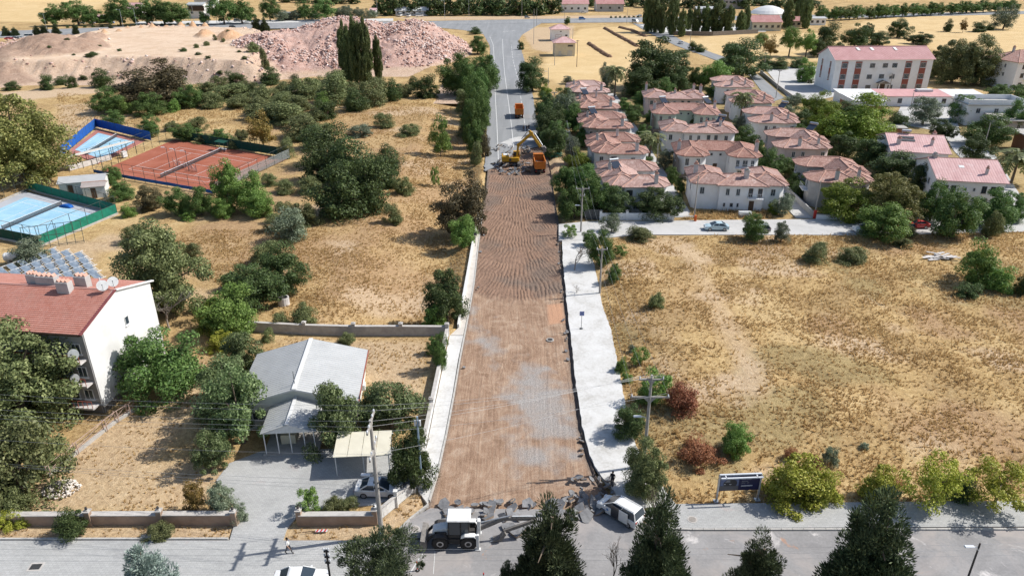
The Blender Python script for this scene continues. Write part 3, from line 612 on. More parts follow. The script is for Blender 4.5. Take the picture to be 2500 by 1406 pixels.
def villa(loc, rz, wings, label, wall=None, tile=None, wins=(), chims=(), heaters=(), zE=5.3, pitch=.34, base=None, group=None, extra=None):
    root = empty('villa', loc, rz, label, 'house', group); wall = wall or wallW; tile = tile or tileA
    wm = MB(); rm = MB(); caps = []
    for k, (x0, y0, x1, y1, ax, c0, c1) in enumerate(wings):
        pl, r, h = wing_outline(x0, y0, x1, y1, ax, c0, c1, .75)
        e = .004 * k; caps += [(a, b_) for a, b_ in hip_roof(rm, pl, r[0], r[1], zE + e, zE + h * pitch + e)]
        pw, _, _ = wing_outline(x0 + .012 * k, y0 + .012 * k, x1 - .012 * k, y1 - .012 * k, ax, c0 * .85, c1 * .85, 0)
        wm.prism(pw, -.6, zE - .1 + e * .5)
    w = wm.build('wall', wall, root); rf = rm.build('roof', tile, root)
    for a, b_ in caps:
        d = (b_ - a); P('ridge_tile', capm, rf, ('tube', [a + d * .03 + Vector((0, 0, .03)), b_ + Vector((0, 0, .03))], .11, 6))
    for q in wins:
        if q[0] == 'door': door(root, *q[1:])
        else: window(root, *q)
    for q in chims: chimney(root, *q)
    for q in heaters: solar_heater(root, *q)
    if extra: extra(root)
    return root
S, Nn, Wt, Et = -math.pi / 2, math.pi / 2, math.pi, 0.0
LW = [(0, .9, 6.2, 6.4, 'x', 1.4, 0), (3.2, 0, 11.6, 6.2, 'x', 0, 1.7), (0, 11.2, 11.4, 17.2, 'x', 1.2, 1.7), (.3, 2.5, 6.3, 15.5, 'y', 0, 0), (-.7, 6.5, 4, 11.5, 'y', .6, .6)]
def lrow(k, label, wall, heaters):
    y0 = 136.9 + 24.55 * k
    ww = [(6.31, 7.6, 3.3, Et, 1.0, 1.2), (6.31, 9.6, 3.3, Et, 1.0, 1.2), (4.2, 0, 3.0, S, 1.2, 1.5, 'b'), (8.5, 0, 3.0, S, 1.0, 1.3), (5.6, 0, .6, S, 1.0, 1.5), (8.2, 11.2, 3.2, S, .9, 1.3), (9.8, 11.2, 3.2, S, .9, 1.3), (1.5, .9, 3.0, S, .9, 1.3),
          (0, 4, 3.0, Wt, 1.0, 1.3), (0, 13, 3.0, Wt, 1.0, 1.3), (11.6, 3.2, 3.0, Et, 1.2, 1.4), (11.4, 14.2, 3.0, Et, 1.2, 1.4), ('door', 6.31, 8.8, 0, Et)]
    villa((18.6 + .05 * k, y0, 0), 0, LW, label, wall, tileA if k < 4 else tileB, ww, [(9.3, .55, 5.4, 7.6, .7), (1.2, 8.4, 5.6, 7.3, .6, None, 'flat'), (6.4, 12.4, 6.2, 8.0, .55)][:3 if k % 2 else 2], heaters, group='villas in the row along the dug-up road')
ords = ['villa with red clay roofs behind the white boundary wall at the corner of the lane', 'white villa in the row along the road, second from the concrete lane', 'villa in the row along the road, third from the concrete lane', 'grey villa in the row along the road, fourth from the concrete lane', 'villa at the far end of the row along the road, beside the straw field']
for k in range(5):
    lrow(k, ords[k], [wallW, wallW, wallG, wallG, wallG][k], [[(2.6, 9.6, 6.2, .35)], [], [(3.0, 12.2, 6.4, .35)], [(3.2, 14.8, 6.5, .4)], []][k])
def balcony(root, x, y, z, ang, w=3.0, d=1.1):
    M = Matrix.Translation((x, y, z)) @ Matrix.Rotation(ang - math.pi / 2, 4, 'Z')
    o = P('balcony', wallW, root, ('box', M @ Vector((0, d / 2, -.08)), (w, d, .15), ang - math.pi / 2))
    P('railing', framew, o, *[('bar', M @ Vector((a, d - .04, .95)), M @ Vector((b_, d - .04, .95)), .05) for a, b_ in ((-w / 2, w / 2),)], *[('bar', M @ Vector((-w / 2 + w * i / 8, d - .04, 0)), M @ Vector((-w / 2 + w * i / 8, d - .04, .95)), .04) for i in range(9)])
MB_ = [(0, .8, 7.5, 6.4, 'x', 1.0, 0), (5.0, 0, 13.5, 6.4, 'x', 0, 0), (11, .7, 17.6, 6.4, 'x', 0, 1.0), (0, 2.4, 6.0, 11.8, 'y', 0, 1.5), (11.6, 2.4, 17.6, 11.8, 'y', 0, 1.6)]
MF_ = [(2.5, 5.6, 15.2, 11.6, 'x', 0, 0), (0, 0, 6.2, 11.2, 'y', 1.7, 1.0), (11.4, 0, 17.6, 11.2, 'y', 1.7, 1.0)]
wb = [(1.8, .8, 3.0, S, .9, 1.4), (6.6, 0, 3.1, S, .75, 1.4), (8.6, 0, 3.1, S, .75, 1.4), (11.0, 0, 3.0, S, .8, 1.6, 'b', 0), (12.8, 0, 3.0, S, .8, 1.6, 'b', 0), (6.2, 0, .7, S, .5, .9, 'w', 0), (7.6, 0, .7, S, .7, .9, 'w', 0), (8.8, 0, .7, S, .5, .9, 'w', 0), ('door', 11.4, 0, 0, S), (15.4, .7, 3.0, S, .9, 1.4), (15.4, .7, .6, S, .9, 1.3), (0, 4, 3.0, Wt, 1.0, 1.3), (0, 9, 3, Wt, 1.0, 1.3), (17.6, 4, 3.0, Et, 1.0, 1.3)]
wf = [(1.9, 0, 3.0, S, .85, 1.6), (4.3, 0, 3.0, S, .85, 1.6), (1.9, 0, .5, S, .9, 1.5), (4.3, 0, .5, S, .9, 1.5), (12.9, 0, 3.0, S, .8, 1.5), (14.5, 0, 3.0, S, 1.1, 1.5), (16.1, 0, 3.0, S, .8, 1.5), (8.0, 5.6, 3.9, S, .6, .6, 'w', 0), (10.0, 5.6, 3.9, S, .6, .6, 'w', 0), (11.4, 2.5, 3.2, Wt, .5, 1.3), (13.5, 0, .6, S, 1.0, 1.5), ('door', 9.0, 5.6, 0, S), ('door', 15.4, 0, 0, S), (0, 4, 3.0, Wt, 1.0, 1.3), (17.6, 5, 3.0, Et, 1.0, 1.3)]
def stone_base(root): P('stone_base', stone, root, ('box', (-.03, 3.0, 1.9), (.12, 6.0, 4.9)), ('box', (1.0, -.05, .5), (2.2, .1, 1.0)))
def mid(k, x, y, front, label, wall, chims, heaters, extra=None):
    villa((x, y, 0), R(-5.5), MF_ if front else MB_, label, wall, tileA if k < 3 else tileB, wf if front else wb, chims, heaters, group='villas in the middle row', extra=extra)
ch_b = [(.9, 5.6, 5.4, 7.7, .8), (10.2, 2.0, 6.0, 7.6, .9, None, 'flat')]
mid(0, 35.6, 138.6, False, 'large white villa with two upper brown windows above the barrier gate', wallW, ch_b, [], lambda r: balcony(r, 11.9, 0, 2.85, S, 2.9))
mid(1, 37.0, 159.8, True, 'white villa with two forward wings and a small balcony, behind the gate villa', wallW, [(.3, 3.6, 4.5, 7.5, .7), (17.2, 3.2, 5.0, 7.8, .75)], [], lambda r: (stone_base(r), balcony(r, 14.5, 0, 2.85, S, 4.2)))
mid(2, 37.9, 182.2, False, 'white villa with plain rear facade between two lanes of the middle row', wallW, [(10.4, 2.2, 6.2, 7.6, .6), (14.0, 3.0, 6.2, 7.8, .6)], [(14.8, 7.4, 6.4, -.5)])
mid(3, 39.2, 203.6, True, 'mint-walled villa with a round dark tree before its recess', wallM, [(.3, 4.0, 4.5, 7.5, .7), (17.0, 5.6, 5, 7.6, .7)], [(3.2, 9.0, 6.5, .4), (15.5, 9.6, 6.5, .6)], stone_base)
mid(4, 40.6, 225.8, False, 'pinkish grey villa at the far end of the middle row', wallK, [(.6, 9.6, 5.0, 7.8, .7), (8.8, 2.6, 6.4, 7.4, .6), (15.0, 8.0, 6, 8.0, .7), (17.0, 7.0, 5, 7.9, .8)], [])
RW = [(11.6 - x1, y0, 11.6 - x0, y1, ax, (c1 if ax == 'x' else c0), (c0 if ax == 'x' else c1)) for x0, y0, x1, y1, ax, c0, c1 in LW]
wr = [(3.5, 0, 3.0, S, .8, 1.4), (5.6, 0, 3.0, S, .8, 1.4), (2.6, 11.2, 3.1, S, .8, 1.4), (4.6, 11.2, 3.1, S, .8, 1.4), (7.5, 0, .5, S, 1.0, 1.4), (10.2, .9, 3.0, S, .9, 1.3), (5.29, 8.0, 3.2, Wt, 1.0, 1.3), (0, 3.2, 3, Wt, 1.0, 1.5), (.2, 14.2, 3, Wt, 1.0, 1.5), (11.6, 6, 3, Et, 1.0, 1.4), ('door', 5.29, 9.6, 0, Wt)]
rl = [('villa with red roofs behind the big round lime-green tree at the lane', wallG, []), ('villa with pale pink upper walls beside the walled lane, second from the concrete lane', wallK, [(10.3, 14, 6.4, -.7)]), ('villa in the row beside the walled lane, third from the concrete lane', wallW, [(10.2, 14.5, 6.4, -.7)]), ('villa behind the tall palm, beside the walled lane', wallW, []), ('villa at the far end of the row by the walled lane, under the umbrella pine', wallW, [])]
for k, (lb, wl, ht) in enumerate(rl):
    villa((59.4 + 1.9 * k, 140.4 + 26.2 * k, 0), R(-7), RW, lb, wl, tileA if k < 2 else tileB, wr, [(4.6, .5, 5.3, 7.4, .7), (9.0, 1.6, 6.0, 7.4, .55)], ht, group='villas in the row beside the walled lane', extra=(lambda r: balcony(r, 0, 3.2, 2.85, Wt, 3.0)) if k == 0 else None)
# two pink-roofed gable houses
def gable_house(name, loc, rz, W, D, zE, zR, wall, tile, label, cat='house', wins=(), chims=(), over=.5, extra=None, ridge='x', group=None):
    root = empty(name, loc, rz, label, cat, group); m = MB(); m.prism([(0, 0), (W, 0), (W, D), (0, D)], -.6, zE - .05); m.build('wall', wall, root)
    g = MB()
    if ridge == 'x':
        for x in (0.0, W - .2): g.faces([(x, .02, zE - .05), (x, D - .02, zE - .05), (x, D / 2, zR - .05), (x + .2, .02, zE - .05), (x + .2, D - .02, zE - .05), (x + .2, D / 2, zR - .05)], [(0, 1, 2), (3, 5, 4), (0, 3, 4, 1), (1, 4, 5, 2), (2, 5, 3, 0)])
        sl = (zR - zE) / (D / 2); L = math.hypot(D / 2 + over, sl * (D / 2 + over)); r = MB()
        for sgn in (0, 1):
            y = -over if sgn == 0 else D + over; zl = zE - sl * over
            top = [(-over, y, zl + .1), (W + over, y, zl + .1), (W + over, D / 2, zR + .1), (-over, D / 2, zR + .1)]; r.poly(top, [(0, 0), (W + 2 * over, 0), (W + 2 * over, L), (0, L)])
            r.poly([(a, b_, c_ - .14) for a, b_, c_ in reversed(top)], [(0, 0)] * 4)
            for i, j in ((0, 1), (1, 2), (3, 0)): a, b_ = top[i], top[j]; r.poly([a, b_, (b_[0], b_[1], b_[2] - .14), (a[0], a[1], a[2] - .14)], [(0, 0)] * 4)
        caps = [((-over, D / 2, zR + .12), (W + over, D / 2, zR + .12))]
    else:
        for y in (0.0, D - .2): g.faces([(.02, y, zE - .05), (W - .02, y, zE - .05), (W / 2, y, zR - .05), (.02, y + .2, zE - .05), (W - .02, y + .2, zE - .05), (W / 2, y + .2, zR - .05)], [(0, 2, 1), (3, 4, 5), (0, 1, 4, 3), (1, 2, 5, 4), (2, 0, 3, 5)])
        sl = (zR - zE) / (W / 2); L = math.hypot(W / 2 + over, sl * (W / 2 + over)); r = MB()
        for sgn in (0, 1):
            x = -over if sgn == 0 else W + over; zl = zE - sl * over
            top = [(x, -over, zl + .1), (W / 2, -over, zR + .1), (W / 2, D + over, zR + .1), (x, D + over, zl + .1)]; r.poly(top, [(0, 0), (0, L), (D + 2 * over, L), (D + 2 * over, 0)])
            r.poly([(a, b_, c_ - .14) for a, b_, c_ in reversed(top)], [(0, 0)] * 4)
            for i, j in ((0, 1), (2, 3), (3, 0)): a, b_ = top[i], top[j]; r.poly([a, b_, (b_[0], b_[1], b_[2] - .14), (a[0], a[1], a[2] - .14)], [(0, 0)] * 4)
        caps = [((W / 2, -over, zR + .12), (W / 2, D + over, zR + .12))]
    [MB().faces(g.v[6*i:6*i+6],[tuple(q-6*i for q in f) for f in g.f[5*i:5*i+5]]).build('gable', wall, root) for i in (0,1)]; rf = r.build('roof', tile, root)
    for a, b_ in caps: P('ridge_tile', capm if tile is not metroof else framew, rf, ('tube', [a, b_], .1, 6))
    for q in wins:
        if q[0] == 'door': door(root, *q[1:])
        else: window(root, *q)
    for q in chims: chimney(root, *q)
    if extra: extra(root)
    return root
# corrugated metal: real ribs
metroof = mat('corrugated_metal', (.50, .505, .50), (.43, .435, .43), .6, .55, .15, space='world')
dw = [(1.6, 0, 3.0, S, .9, 1.3, 'b'), (3.0, 0, 3.0, S, .9, 1.3, 'b'), (5.2, 0, 3.3, S, .5, .7, 'w', 0), (6.8, 0, 3.3, S, .5, .7, 'w', 0), (8.6, 0, 3.0, S, .9, 1.4, 'b'), (10.2, 0, 3.0, S, .9, 1.4, 'b'), (2, 0, .5, S, 1.2, 1.5), (9, 0, .5, S, 1.2, 1.5), ('door', 5.8, 0, 0, S), (0, 5, 3, Wt, 1, 1.3), (0, 10, 3, Wt, 1, 1.3)]
gable_house('semi_detached_house', (86.0, 163.4, 0), R(-13), 11.6, 15, 5.4, 7.6, wallW, tileP, 'pink-roofed white house with dark solar frames, behind the leafy garden', wins=dw, chims=[(1.6, 2.8, 5.6, 7.6, .8), (8.6, 3.0, 5.6, 7.6, .6), (10.5, 9, 6.2, 7.8, .7)], extra=lambda r: (P('solar_frame', steel_d, r, ('bar', (2.2, 4.4, 6.9), (5.4, 4.4, 6.9), .8, .06, (0, -.3, 1)), ('bar', (2.2, 5.6, 7.3), (5.4, 5.6, 7.3), .8, .06, (0, -.3, 1))), P('water_tank', metal_g, r, ('tube', [(3, 7.5, 8.4), (5, 7.5, 8.4)], .3, 10), ('bar', (3.2, 7.5, 7), (3.2, 7.5, 8.2), .06), ('bar', (4.8, 7.5, 7), (4.8, 7.5, 8.2), .06))))
gable_house('semi_detached_house', (84.8, 141.2, 0), R(-11), 12.2, 15, 5.4, 7.8, wallW, tileP, 'pink-roofed house with a skylight and dark upper windows beside the palm', wins=dw, chims=[(.9, 7.6, 6.6, 8.4, .9, conc, 'flat'), (9.2, 2.4, 5.8, 7.4, .5)], extra=lambda r: P('skylight', framew, r, ('box', (5.2, 4.6, 6.95), (1.0, .9, .12), 0, .3)))
# ---------------------------------------------------------------- white school
sch = empty('school', (112.9, 265.3, 0), R(3.0), 'three-storey white school with brick-red window strips and a pink ribbed roof', 'school')
W_, D_, E_, RZ_ = 35.0, 14.0, 11.0, 14.3
P('wall', wallW, sch, ('prism', [(0, 0), (W_, 0), (W_, D_), (0, D_)], -.6, E_ - .05), ('faces', [(0, 0.02, E_ - .05), (0, D_ - .02, E_ - .05), (0, D_ / 2, RZ_ - .05), (W_, .02, E_ - .05), (W_, D_ - .02, E_ - .05), (W_, D_ / 2, RZ_ - .05)], [(0, 1, 2), (3, 5, 4), (0, 3, 4, 1), (1, 4, 5, 2), (2, 5, 3, 0)]))
m = MB(); sl_ = (RZ_ - E_) / (D_ / 2)
for sg in (0, 1):
    n_ = 70
    for i in range(n_):
        xa, xb = -.6 + (W_ + 1.2) * i / n_, -.6 + (W_ + 1.2) * (i + .8) / n_; xc = -.6 + (W_ + 1.2) * (i + 1) / n_
        y0_, zl = (-.6, E_ - .6 * sl_ + .1) if sg == 0 else (D_ + .6, E_ - .6 * sl_ + .1)
        m.poly([(xa, y0_, zl), (xb, y0_, zl), (xb, D_ / 2, RZ_ + .1), (xa, D_ / 2, RZ_ + .1)]); m.poly([(xb, y0_, zl), (xb + .08, y0_, zl + .07), (xb + .08, D_ / 2, RZ_ + .17), (xb, D_ / 2, RZ_ + .1)]); m.poly([(xb + .08, y0_, zl + .07), (xc, y0_, zl), (xc, D_ / 2, RZ_ + .1), (xb + .08, D_ / 2, RZ_ + .17)])
pinkm = mat('pink_metal_roof', (.60, .34, .33), (.50, .26, .25), .4, .6, space='world')
rf = m.build('roof', pinkm, sch); P('ridge_cap', pinkm, rf, ('bar', (-.6, D_ / 2, RZ_ + .16), (W_ + .6, D_ / 2, RZ_ + .16), .5, .08))
for x in (10, 15, 23.5): P('skylight', framew, rf, ('bar', (x, D_ / 2 - 2.4, RZ_ - .94), (x - .3, D_ / 2 - .8, RZ_ - .18), 1.1, .08))
for x in (3.4, 8.4, 26.3, 31.6):
    st = P('panel_strip', brick_red, sch, ('box', (x, -.03, 5.2), (2.3, .06, 10.0)))
    for z in (.6, 4.2, 8.0): window(sch, x, -.062, z, S, 1.9, 1.7, 'w', 3)
for x, z in ((13.4, 8.0), (18.0, 8.0), (21.4, 8.0), (13.0, 4.2), (17.4, 4.3), (21.2, 4.2), (13.2, .6), (21.2, .6)): window(sch, x, 0, z, S, 1.9, 1.6, 'w', 3)
for y in (3.6, 10.2): P('panel_strip', brick_red, sch, ('box', (-.03, y, 6.6), (.06, 1.1, 6.4))); [window(sch, -.062, y, z, Wt, .8, 1.6, 'w', 0) for z in (3.9, 7.8)]
P('door', framed, sch, ('box', (18.0, -.06, 1.2), (2.6, .1, 2.4))); P('entrance_canopy', stone, sch, ('faces', [(15.8, -2.4, 2.9), (20.2, -2.4, 2.9), (18, -2.4, 3.9), (15.8, -.01, 2.9), (20.2, -.01, 2.9), (18, -.01, 3.9)], [(0, 1, 2), (3, 5, 4), (0, 2, 5, 3), (1, 4, 5, 2), (0, 3, 4, 1)]))
for x in (16.1, 19.9): P('canopy_column', wallW, sch, ('box', (x, -2.1, 1.4), (.3, .3, 2.9)))
P('satellite_dish', framew, sch, ('lathe', [(.05, 0), (.4, -.12), (.6, -.3)], (20.3, -.35, 5.9), 12, 'y'))
# long low building before the school
low = empty('low_building', (107.0, 240.4, 0), R(-1.5), 'long low white building with a pink and white shed roof in front of the school', 'building')
P('wall', wallW, low, ('prism', [(0, 0), (45, 0), (45, 8.6), (0, 8.6)], -.5, 3.2))
for i, (a, b_, mt) in enumerate(((-.5, 12, framew), (12, 20, pinkm), (20, 34, pinkm), (34, 45.5, framew))): P('roof_sheet', mt, low, ('faces', [(a, -.6, 3.05 + .01 * i), (b_ - .02, -.6, 3.05 + .01 * i), (b_ - .02, 9, 3.7 + .01 * i), (a, 9, 3.7 + .01 * i), (a, -.6, 3.2 + .01 * i), (b_ - .02, -.6, 3.2 + .01 * i), (b_ - .02, 9, 3.85 + .01 * i), (a, 9, 3.85 + .01 * i)], [(0, 3, 2, 1), (4, 5, 6, 7), (0, 1, 5, 4), (1, 2, 6, 5), (2, 3, 7, 6), (3, 0, 4, 7)]))
for x in (18, 23, 27, 32, 35.5, 39, 43): window(low, x, 0, 1.0, S, 1.3, 1.4, 'b')
P('roof_hatch', framew, low, ('box', (28, 6, 4.0), (5, 2, .7)))
br_ = empty('brick_building', (103.5, 224.5, 0), R(-3), 'unplastered red brick building with a white parapet below the school', 'building'); P('wall', wallB, br_, ('prism', [(0, 0), (9, 0), (9, 12), (0, 12)], -.5, 3.2)); P('parapet', wallW, br_, ('box', (4.5, 6, 3.95), (9.4, 12.4, 1.5))); P('column', conc, br_, ('box', (2.2, -.08, 1.5), (.5, .2, 3.2))); window(br_, 6, 0, .9, S, 1.3, 1.3, 'b')
def flat_block(name, loc, rz, W, D, H, wall, roofm, label, wins=(), over=.5, par=0.0, cat='building'):
    r = empty(name, loc, rz, label, cat); P('wall', wall, r, ('prism', [(0, 0), (W, 0), (W, D), (0, D)], -.5, H)); P('roof_slab', roofm, r, ('box', (W / 2, D / 2, H + .15), (W + 2 * over, D + 2 * over, .25)))
    if par: P('parapet', wall, r, *[('box', q, s_) for q, s_ in (((W / 2, .1, H + .28 + par / 2), (W, .2, par)), ((W / 2, D - .1, H + .28 + par / 2), (W, .2, par)), ((.1, D / 2, H + .28 + par / 2), (.2, D - .42, par)), ((W - .1, D / 2, H + .28 + par / 2), (.2, D - .42, par)))])
    for q in wins:
        if q[0] == 'door': door(r, *q[1:])
        else: window(r, *q)
    return r
flat_block('flat_roofed_house', (131, 213, 0), R(-4), 16, 9, 5.6, wallW, conc, 'white flat-roofed house behind a lower flat concrete roof', [(3, 0, 3.4, S, 1.2, 1.4), (8, 0, 3.4, S, 1.2, 1.4)], par=1.3)
flat_block('flat_roofed_shed', (136, 203, 0), R(-4), 15, 8, 3.4, wallG, conc, 'low shed with a wide pale concrete slab roof beside the white house', [(4, 0, 1, S), (9, 0, 1, S)], 1.2)
flat_block('unfinished_house', (128.5, 176, 0), R(-4), 14, 12, 4.2, wallB, conc, 'unfinished brick house with two pale flat concrete slabs', [(3, 0, 1, S, 1.4, 1.6, 'b'), (8, 0, 1, S, 1.4, 1.6, 'b'), ('door', 11, 0, 0, S)], 1.0)
flat_block('garden_shed', (97.5, 196, 0), R(-8), 7.5, 6, 3.0, wallB, conc, 'small brick shed with a pale flat roof behind the pink-roofed house', [(3, 0, 1, S)], .4)
rh = empty('corner_house', (178.5, 268, 0), R(14), 'tall white house with a red hip roof and balconies beyond the big trees', 'house'); P('wall', wallW, rh, ('prism', [(0, 0), (20, 0), (20, 14), (0, 14)], -.5, 9.6)); m = MB(); cp = hip_roof(m, wing_outline(0, 0, 20, 14, 'x', 0, 0, .7)[0], *wing_outline(0, 0, 20, 14, 'x', 0, 0, .7)[1], 9.65, 12.8); rf = m.build('roof', tileB, rh); [P('ridge_tile', capm, rf, ('tube', [a, b_], .12, 6)) for a, b_ in cp]; [window(rh, x, 0, z, S, 1.4, 1.5, 'b') for x in (3, 8, 13) for z in (1, 4.2, 7.2)]; [window(rh, 0, y, z, Wt, .8, 1.3) for y in (5, 10) for z in (4.2, 7.2)]; balcony(rh, 8, 0, 3.7, S, 8, 1.3); balcony(rh, 8, 0, 6.8, S, 8, 1.3); chimney(rh, 5, 8, 11, 13.6)
# utility buildings by the road
for nm, loc, wl, lb, ww in (('transformer_building', (19.6, 354.6, 0), wallC, 'cream transformer building with steel doors and a pink hip roof', [('door', 2.6, 0, 0, S, 1.3, 2.2, metal_g), ('door', 7.2, 0, 0, S, 2.2, 2.4, metal_g), (7.4, 0, 4.2, S, 2.4, .7, 'b', 3)]), ('pump_house', (21.0, 412, 0), wallW, 'white pump house with a pink hip roof and red steel stair frame', [(8, 0, 2.4, S, 1.2, .8, 'b'), (5, 0, 4.6, S, .8, .4, 'b')])):
    r_ = empty(nm, loc, R(2), lb, 'building'); P('wall', wl, r_, ('prism', [(0, 0), (9.6, 0), (9.6, 8), (0, 8)], -.5, 5.8)); m = MB(); ol = wing_outline(0, 0, 9.6, 8, 'x', 0, 0, .7); cp = hip_roof(m, ol[0], *ol[1], 5.9, 8.2); rf = m.build('roof', tileP, r_); [P('ridge_tile', capm, rf, ('tube', [a, b_], .1, 6)) for a, b_ in cp]
    for q in ww: (door(r_, *q[1:]) if q[0] == 'door' else window(r_, *q))
P('stair_frame', brick_red, r_, ('bar', (2.2, -1.2, 0), (2.2, -1.2, 3.4), .1), ('bar', (5.2, -1.2, 0), (5.2, -1.2, 3.4), .1), ('bar', (2.2, -1.2, 3.4), (5.2, -1.2, 3.4), .1), ('bar', (2.2, -1.2, 2.2), (5.2, -1.2, 2.2), .08))
# ---------------------------------------------------------------- apartment block with balconies
AX = math.atan2(1.6, 12.6)
apt = empty('apartment_block', (-45.9, 69.1, 0), -AX, 'tall white apartment block with a red tiled roof and dark balconied front', 'apartment block')
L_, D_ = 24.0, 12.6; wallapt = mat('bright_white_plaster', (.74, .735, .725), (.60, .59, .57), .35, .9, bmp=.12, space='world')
P('wall', wallapt, apt, ('prism', [(-L_, 0.02), (-.25, .02), (-.25, D_ - .02), (-L_, D_ - .02)], 0, 10.0)); P('gable_wall', wallapt, apt, ('faces', [(x, y, z) for x in (-.24, 0) for y, z in ((0, -.5), (D_, -.5), (D_, 10.3), (D_ / 2, 12.3), (0, 10.2))], [(0, 1, 2, 3, 4), (9, 8, 7, 6, 5), (0, 5, 6, 1), (1, 6, 7, 2), (2, 7, 8, 3), (3, 8, 9, 4), (4, 9, 5, 0)]))
gw = mat('shaded_grey_render', (.30, .295, .29), (.22, .215, .21), .8, .9, space='world')  # shade on the balcony side is put into this darker grey
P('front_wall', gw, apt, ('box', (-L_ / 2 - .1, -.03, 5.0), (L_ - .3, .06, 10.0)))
m = MB(); n_ = 23; rise = 2.0
for sg, (ya, yb) in enumerate(((-.55, D_ / 2), (D_ + .5, D_ / 2))):
    for i in range(n_):
        t0, t1 = i / n_, (i + 1) / n_; y0_, y1_ = ya + (yb - ya) * t0, ya + (yb - ya) * t1; z0_, z1_ = 10.15 + 2.05 * t0 + .06, 10.15 + 2.05 * t1
        m.poly([(-L_, y0_, z0_ + .05), (.02, y0_, z0_ + .05), (.02, y1_, z1_ + .05), (-L_, y1_, z1_ + .05)], [(0, t0 * 6), (L_, t0 * 6), (L_, t1 * 6), (0, t1 * 6)])
        m.poly([(-L_, y0_, z0_ - .04), (.02, y0_, z0_ - .04), (.02, y0_, z0_ + .05), (-L_, y0_, z0_ + .05)], [(0, 0)] * 4)
rf = m.build('roof', tileR, apt); P('ridge_tile', tileR, rf, ('tube', [(-L_, D_ / 2, 12.27), (.05, D_ / 2, 12.27)], .13, 6))
vergem = mat('maroon_verge', (.22, .07, .07), (.17, .05, .05), 2, .6); P('verge', vergem, rf, ('bar', (.05, -.6, 10.2), (.05, D_ / 2, 12.3), .3, .14)); P('verge', wallapt, rf, ('bar', (.05, D_ / 2 + .05, 12.3), (.05, D_ + .55, 10.35), .34, .16))
P('eave_board', dkwood, rf, ('box', (-L_ / 2, -.6, 10.08), (L_, .08, .16)))
for x, y, w_, n_ in ((-10.6, 7.2, 1.2, 3), (-8.6, 6.9, 2.4, 4), (-4.6, 7.4, 1.5, 3), (-5.6, 5.7, 1.5, 3)):
    c_ = P('chimney', wallG, apt, ('box', (x, y, 12.3), (w_, .9, 2.0)), bevel=.02); [P('chimney_pot', capm, c_, ('extrude_y', [(x - w_ / 2 + w_ * (i + .1) / n_, 13.31), (x - w_ / 2 + w_ * (i + .9) / n_, 13.31), (x - w_ / 2 + w_ * (i + .5) / n_, 13.62)], y - .3, y + .3)) for i in range(n_)]
def dish(root, x, y, z, r=.62, n='satellite_dish', ang=.6):
    M = Matrix.Translation((x, y, z)) @ Matrix.Rotation(ang, 4, 'Z') @ Matrix.Rotation(R(62), 4, 'X')
    d = MB(); d.lathe([(.02, .0), (r * .5, .06), (r * .85, .17), (r, .26)], (0, 0, 0), 18); o = d.build(n, framew, root); o.matrix_local = M
    P('feed_arm', steel_d, o, ('bar', (0, -r * .9, .2), (0, 0, .75), .03), ('box', (0, 0, .78), (.1, .1, .14))); P('dish_mast', steel_d, root, ('tube', [(x, y, z - .9), (x, y, z - .05)], .03, 6))
dish(apt, -1.1, 6.0, 12.9); dish(apt, -.4, 6.9, 13.0, .58); P('skylight', framew, apt, ('box', (-13.5, 3.4, 11.52), (1.0, .8, .16), 0, .31)); P('vent_pipe', framew, apt, ('tube', [(-3.4, 8.6, 11.4), (-3.4, 8.6, 12.6)], .08, 8))
for z in (1.2, 4.1, 7.0):
    for xa, xb in ((-3.9, -.35), (-9.2, -5.6)):
        o = P('balcony', chimw, apt, ('box', ((xa + xb) / 2, -.62, z - .1), (xb - xa, 1.1, .2)))
        P('railing', brick_red, o, ('bar', (xa + .1, -1.1, z + .85), (xb - .1, -1.1, z + .85), .06), *[('bar', (xa + .1 + (xb - xa - .2) * i / 6, -1.1, z), (xa + .1 + (xb - xa - .2) * i / 6, -1.1, z + .85), .05) for i in range(7)])
    for x in (-1.3, -3.0, -6.4, -8.4): window(apt, x, -.062, z + .5, S, 1.1, 1.3, 'w')
dish(apt, -.9, -.95, 8.0, .6, ang=.2); dish(apt, -1.5, -1.0, 5.0, .5, ang=.2)
window(apt, 0, 7.0, 7.5, Et, .7, 1.1, 'w', 0); window(apt, 0, 7.2, 4.2, Et, .7, 1.1, 'w', 0); window(apt, 0, 7.2, 1.2, Et, .7, 1.1, 'w', 0)
P('downpipe', gw, apt, ('bar', (-.12, -.1, 0), (-.12, -.1, 10.0), .1)); P('plinth', stone, apt, ('box', (.03, 3.2, .25), (.06, 6.2, 1.0)), ('box', (-1.6, -.09, .35), (3.4, .06, 1.2)))
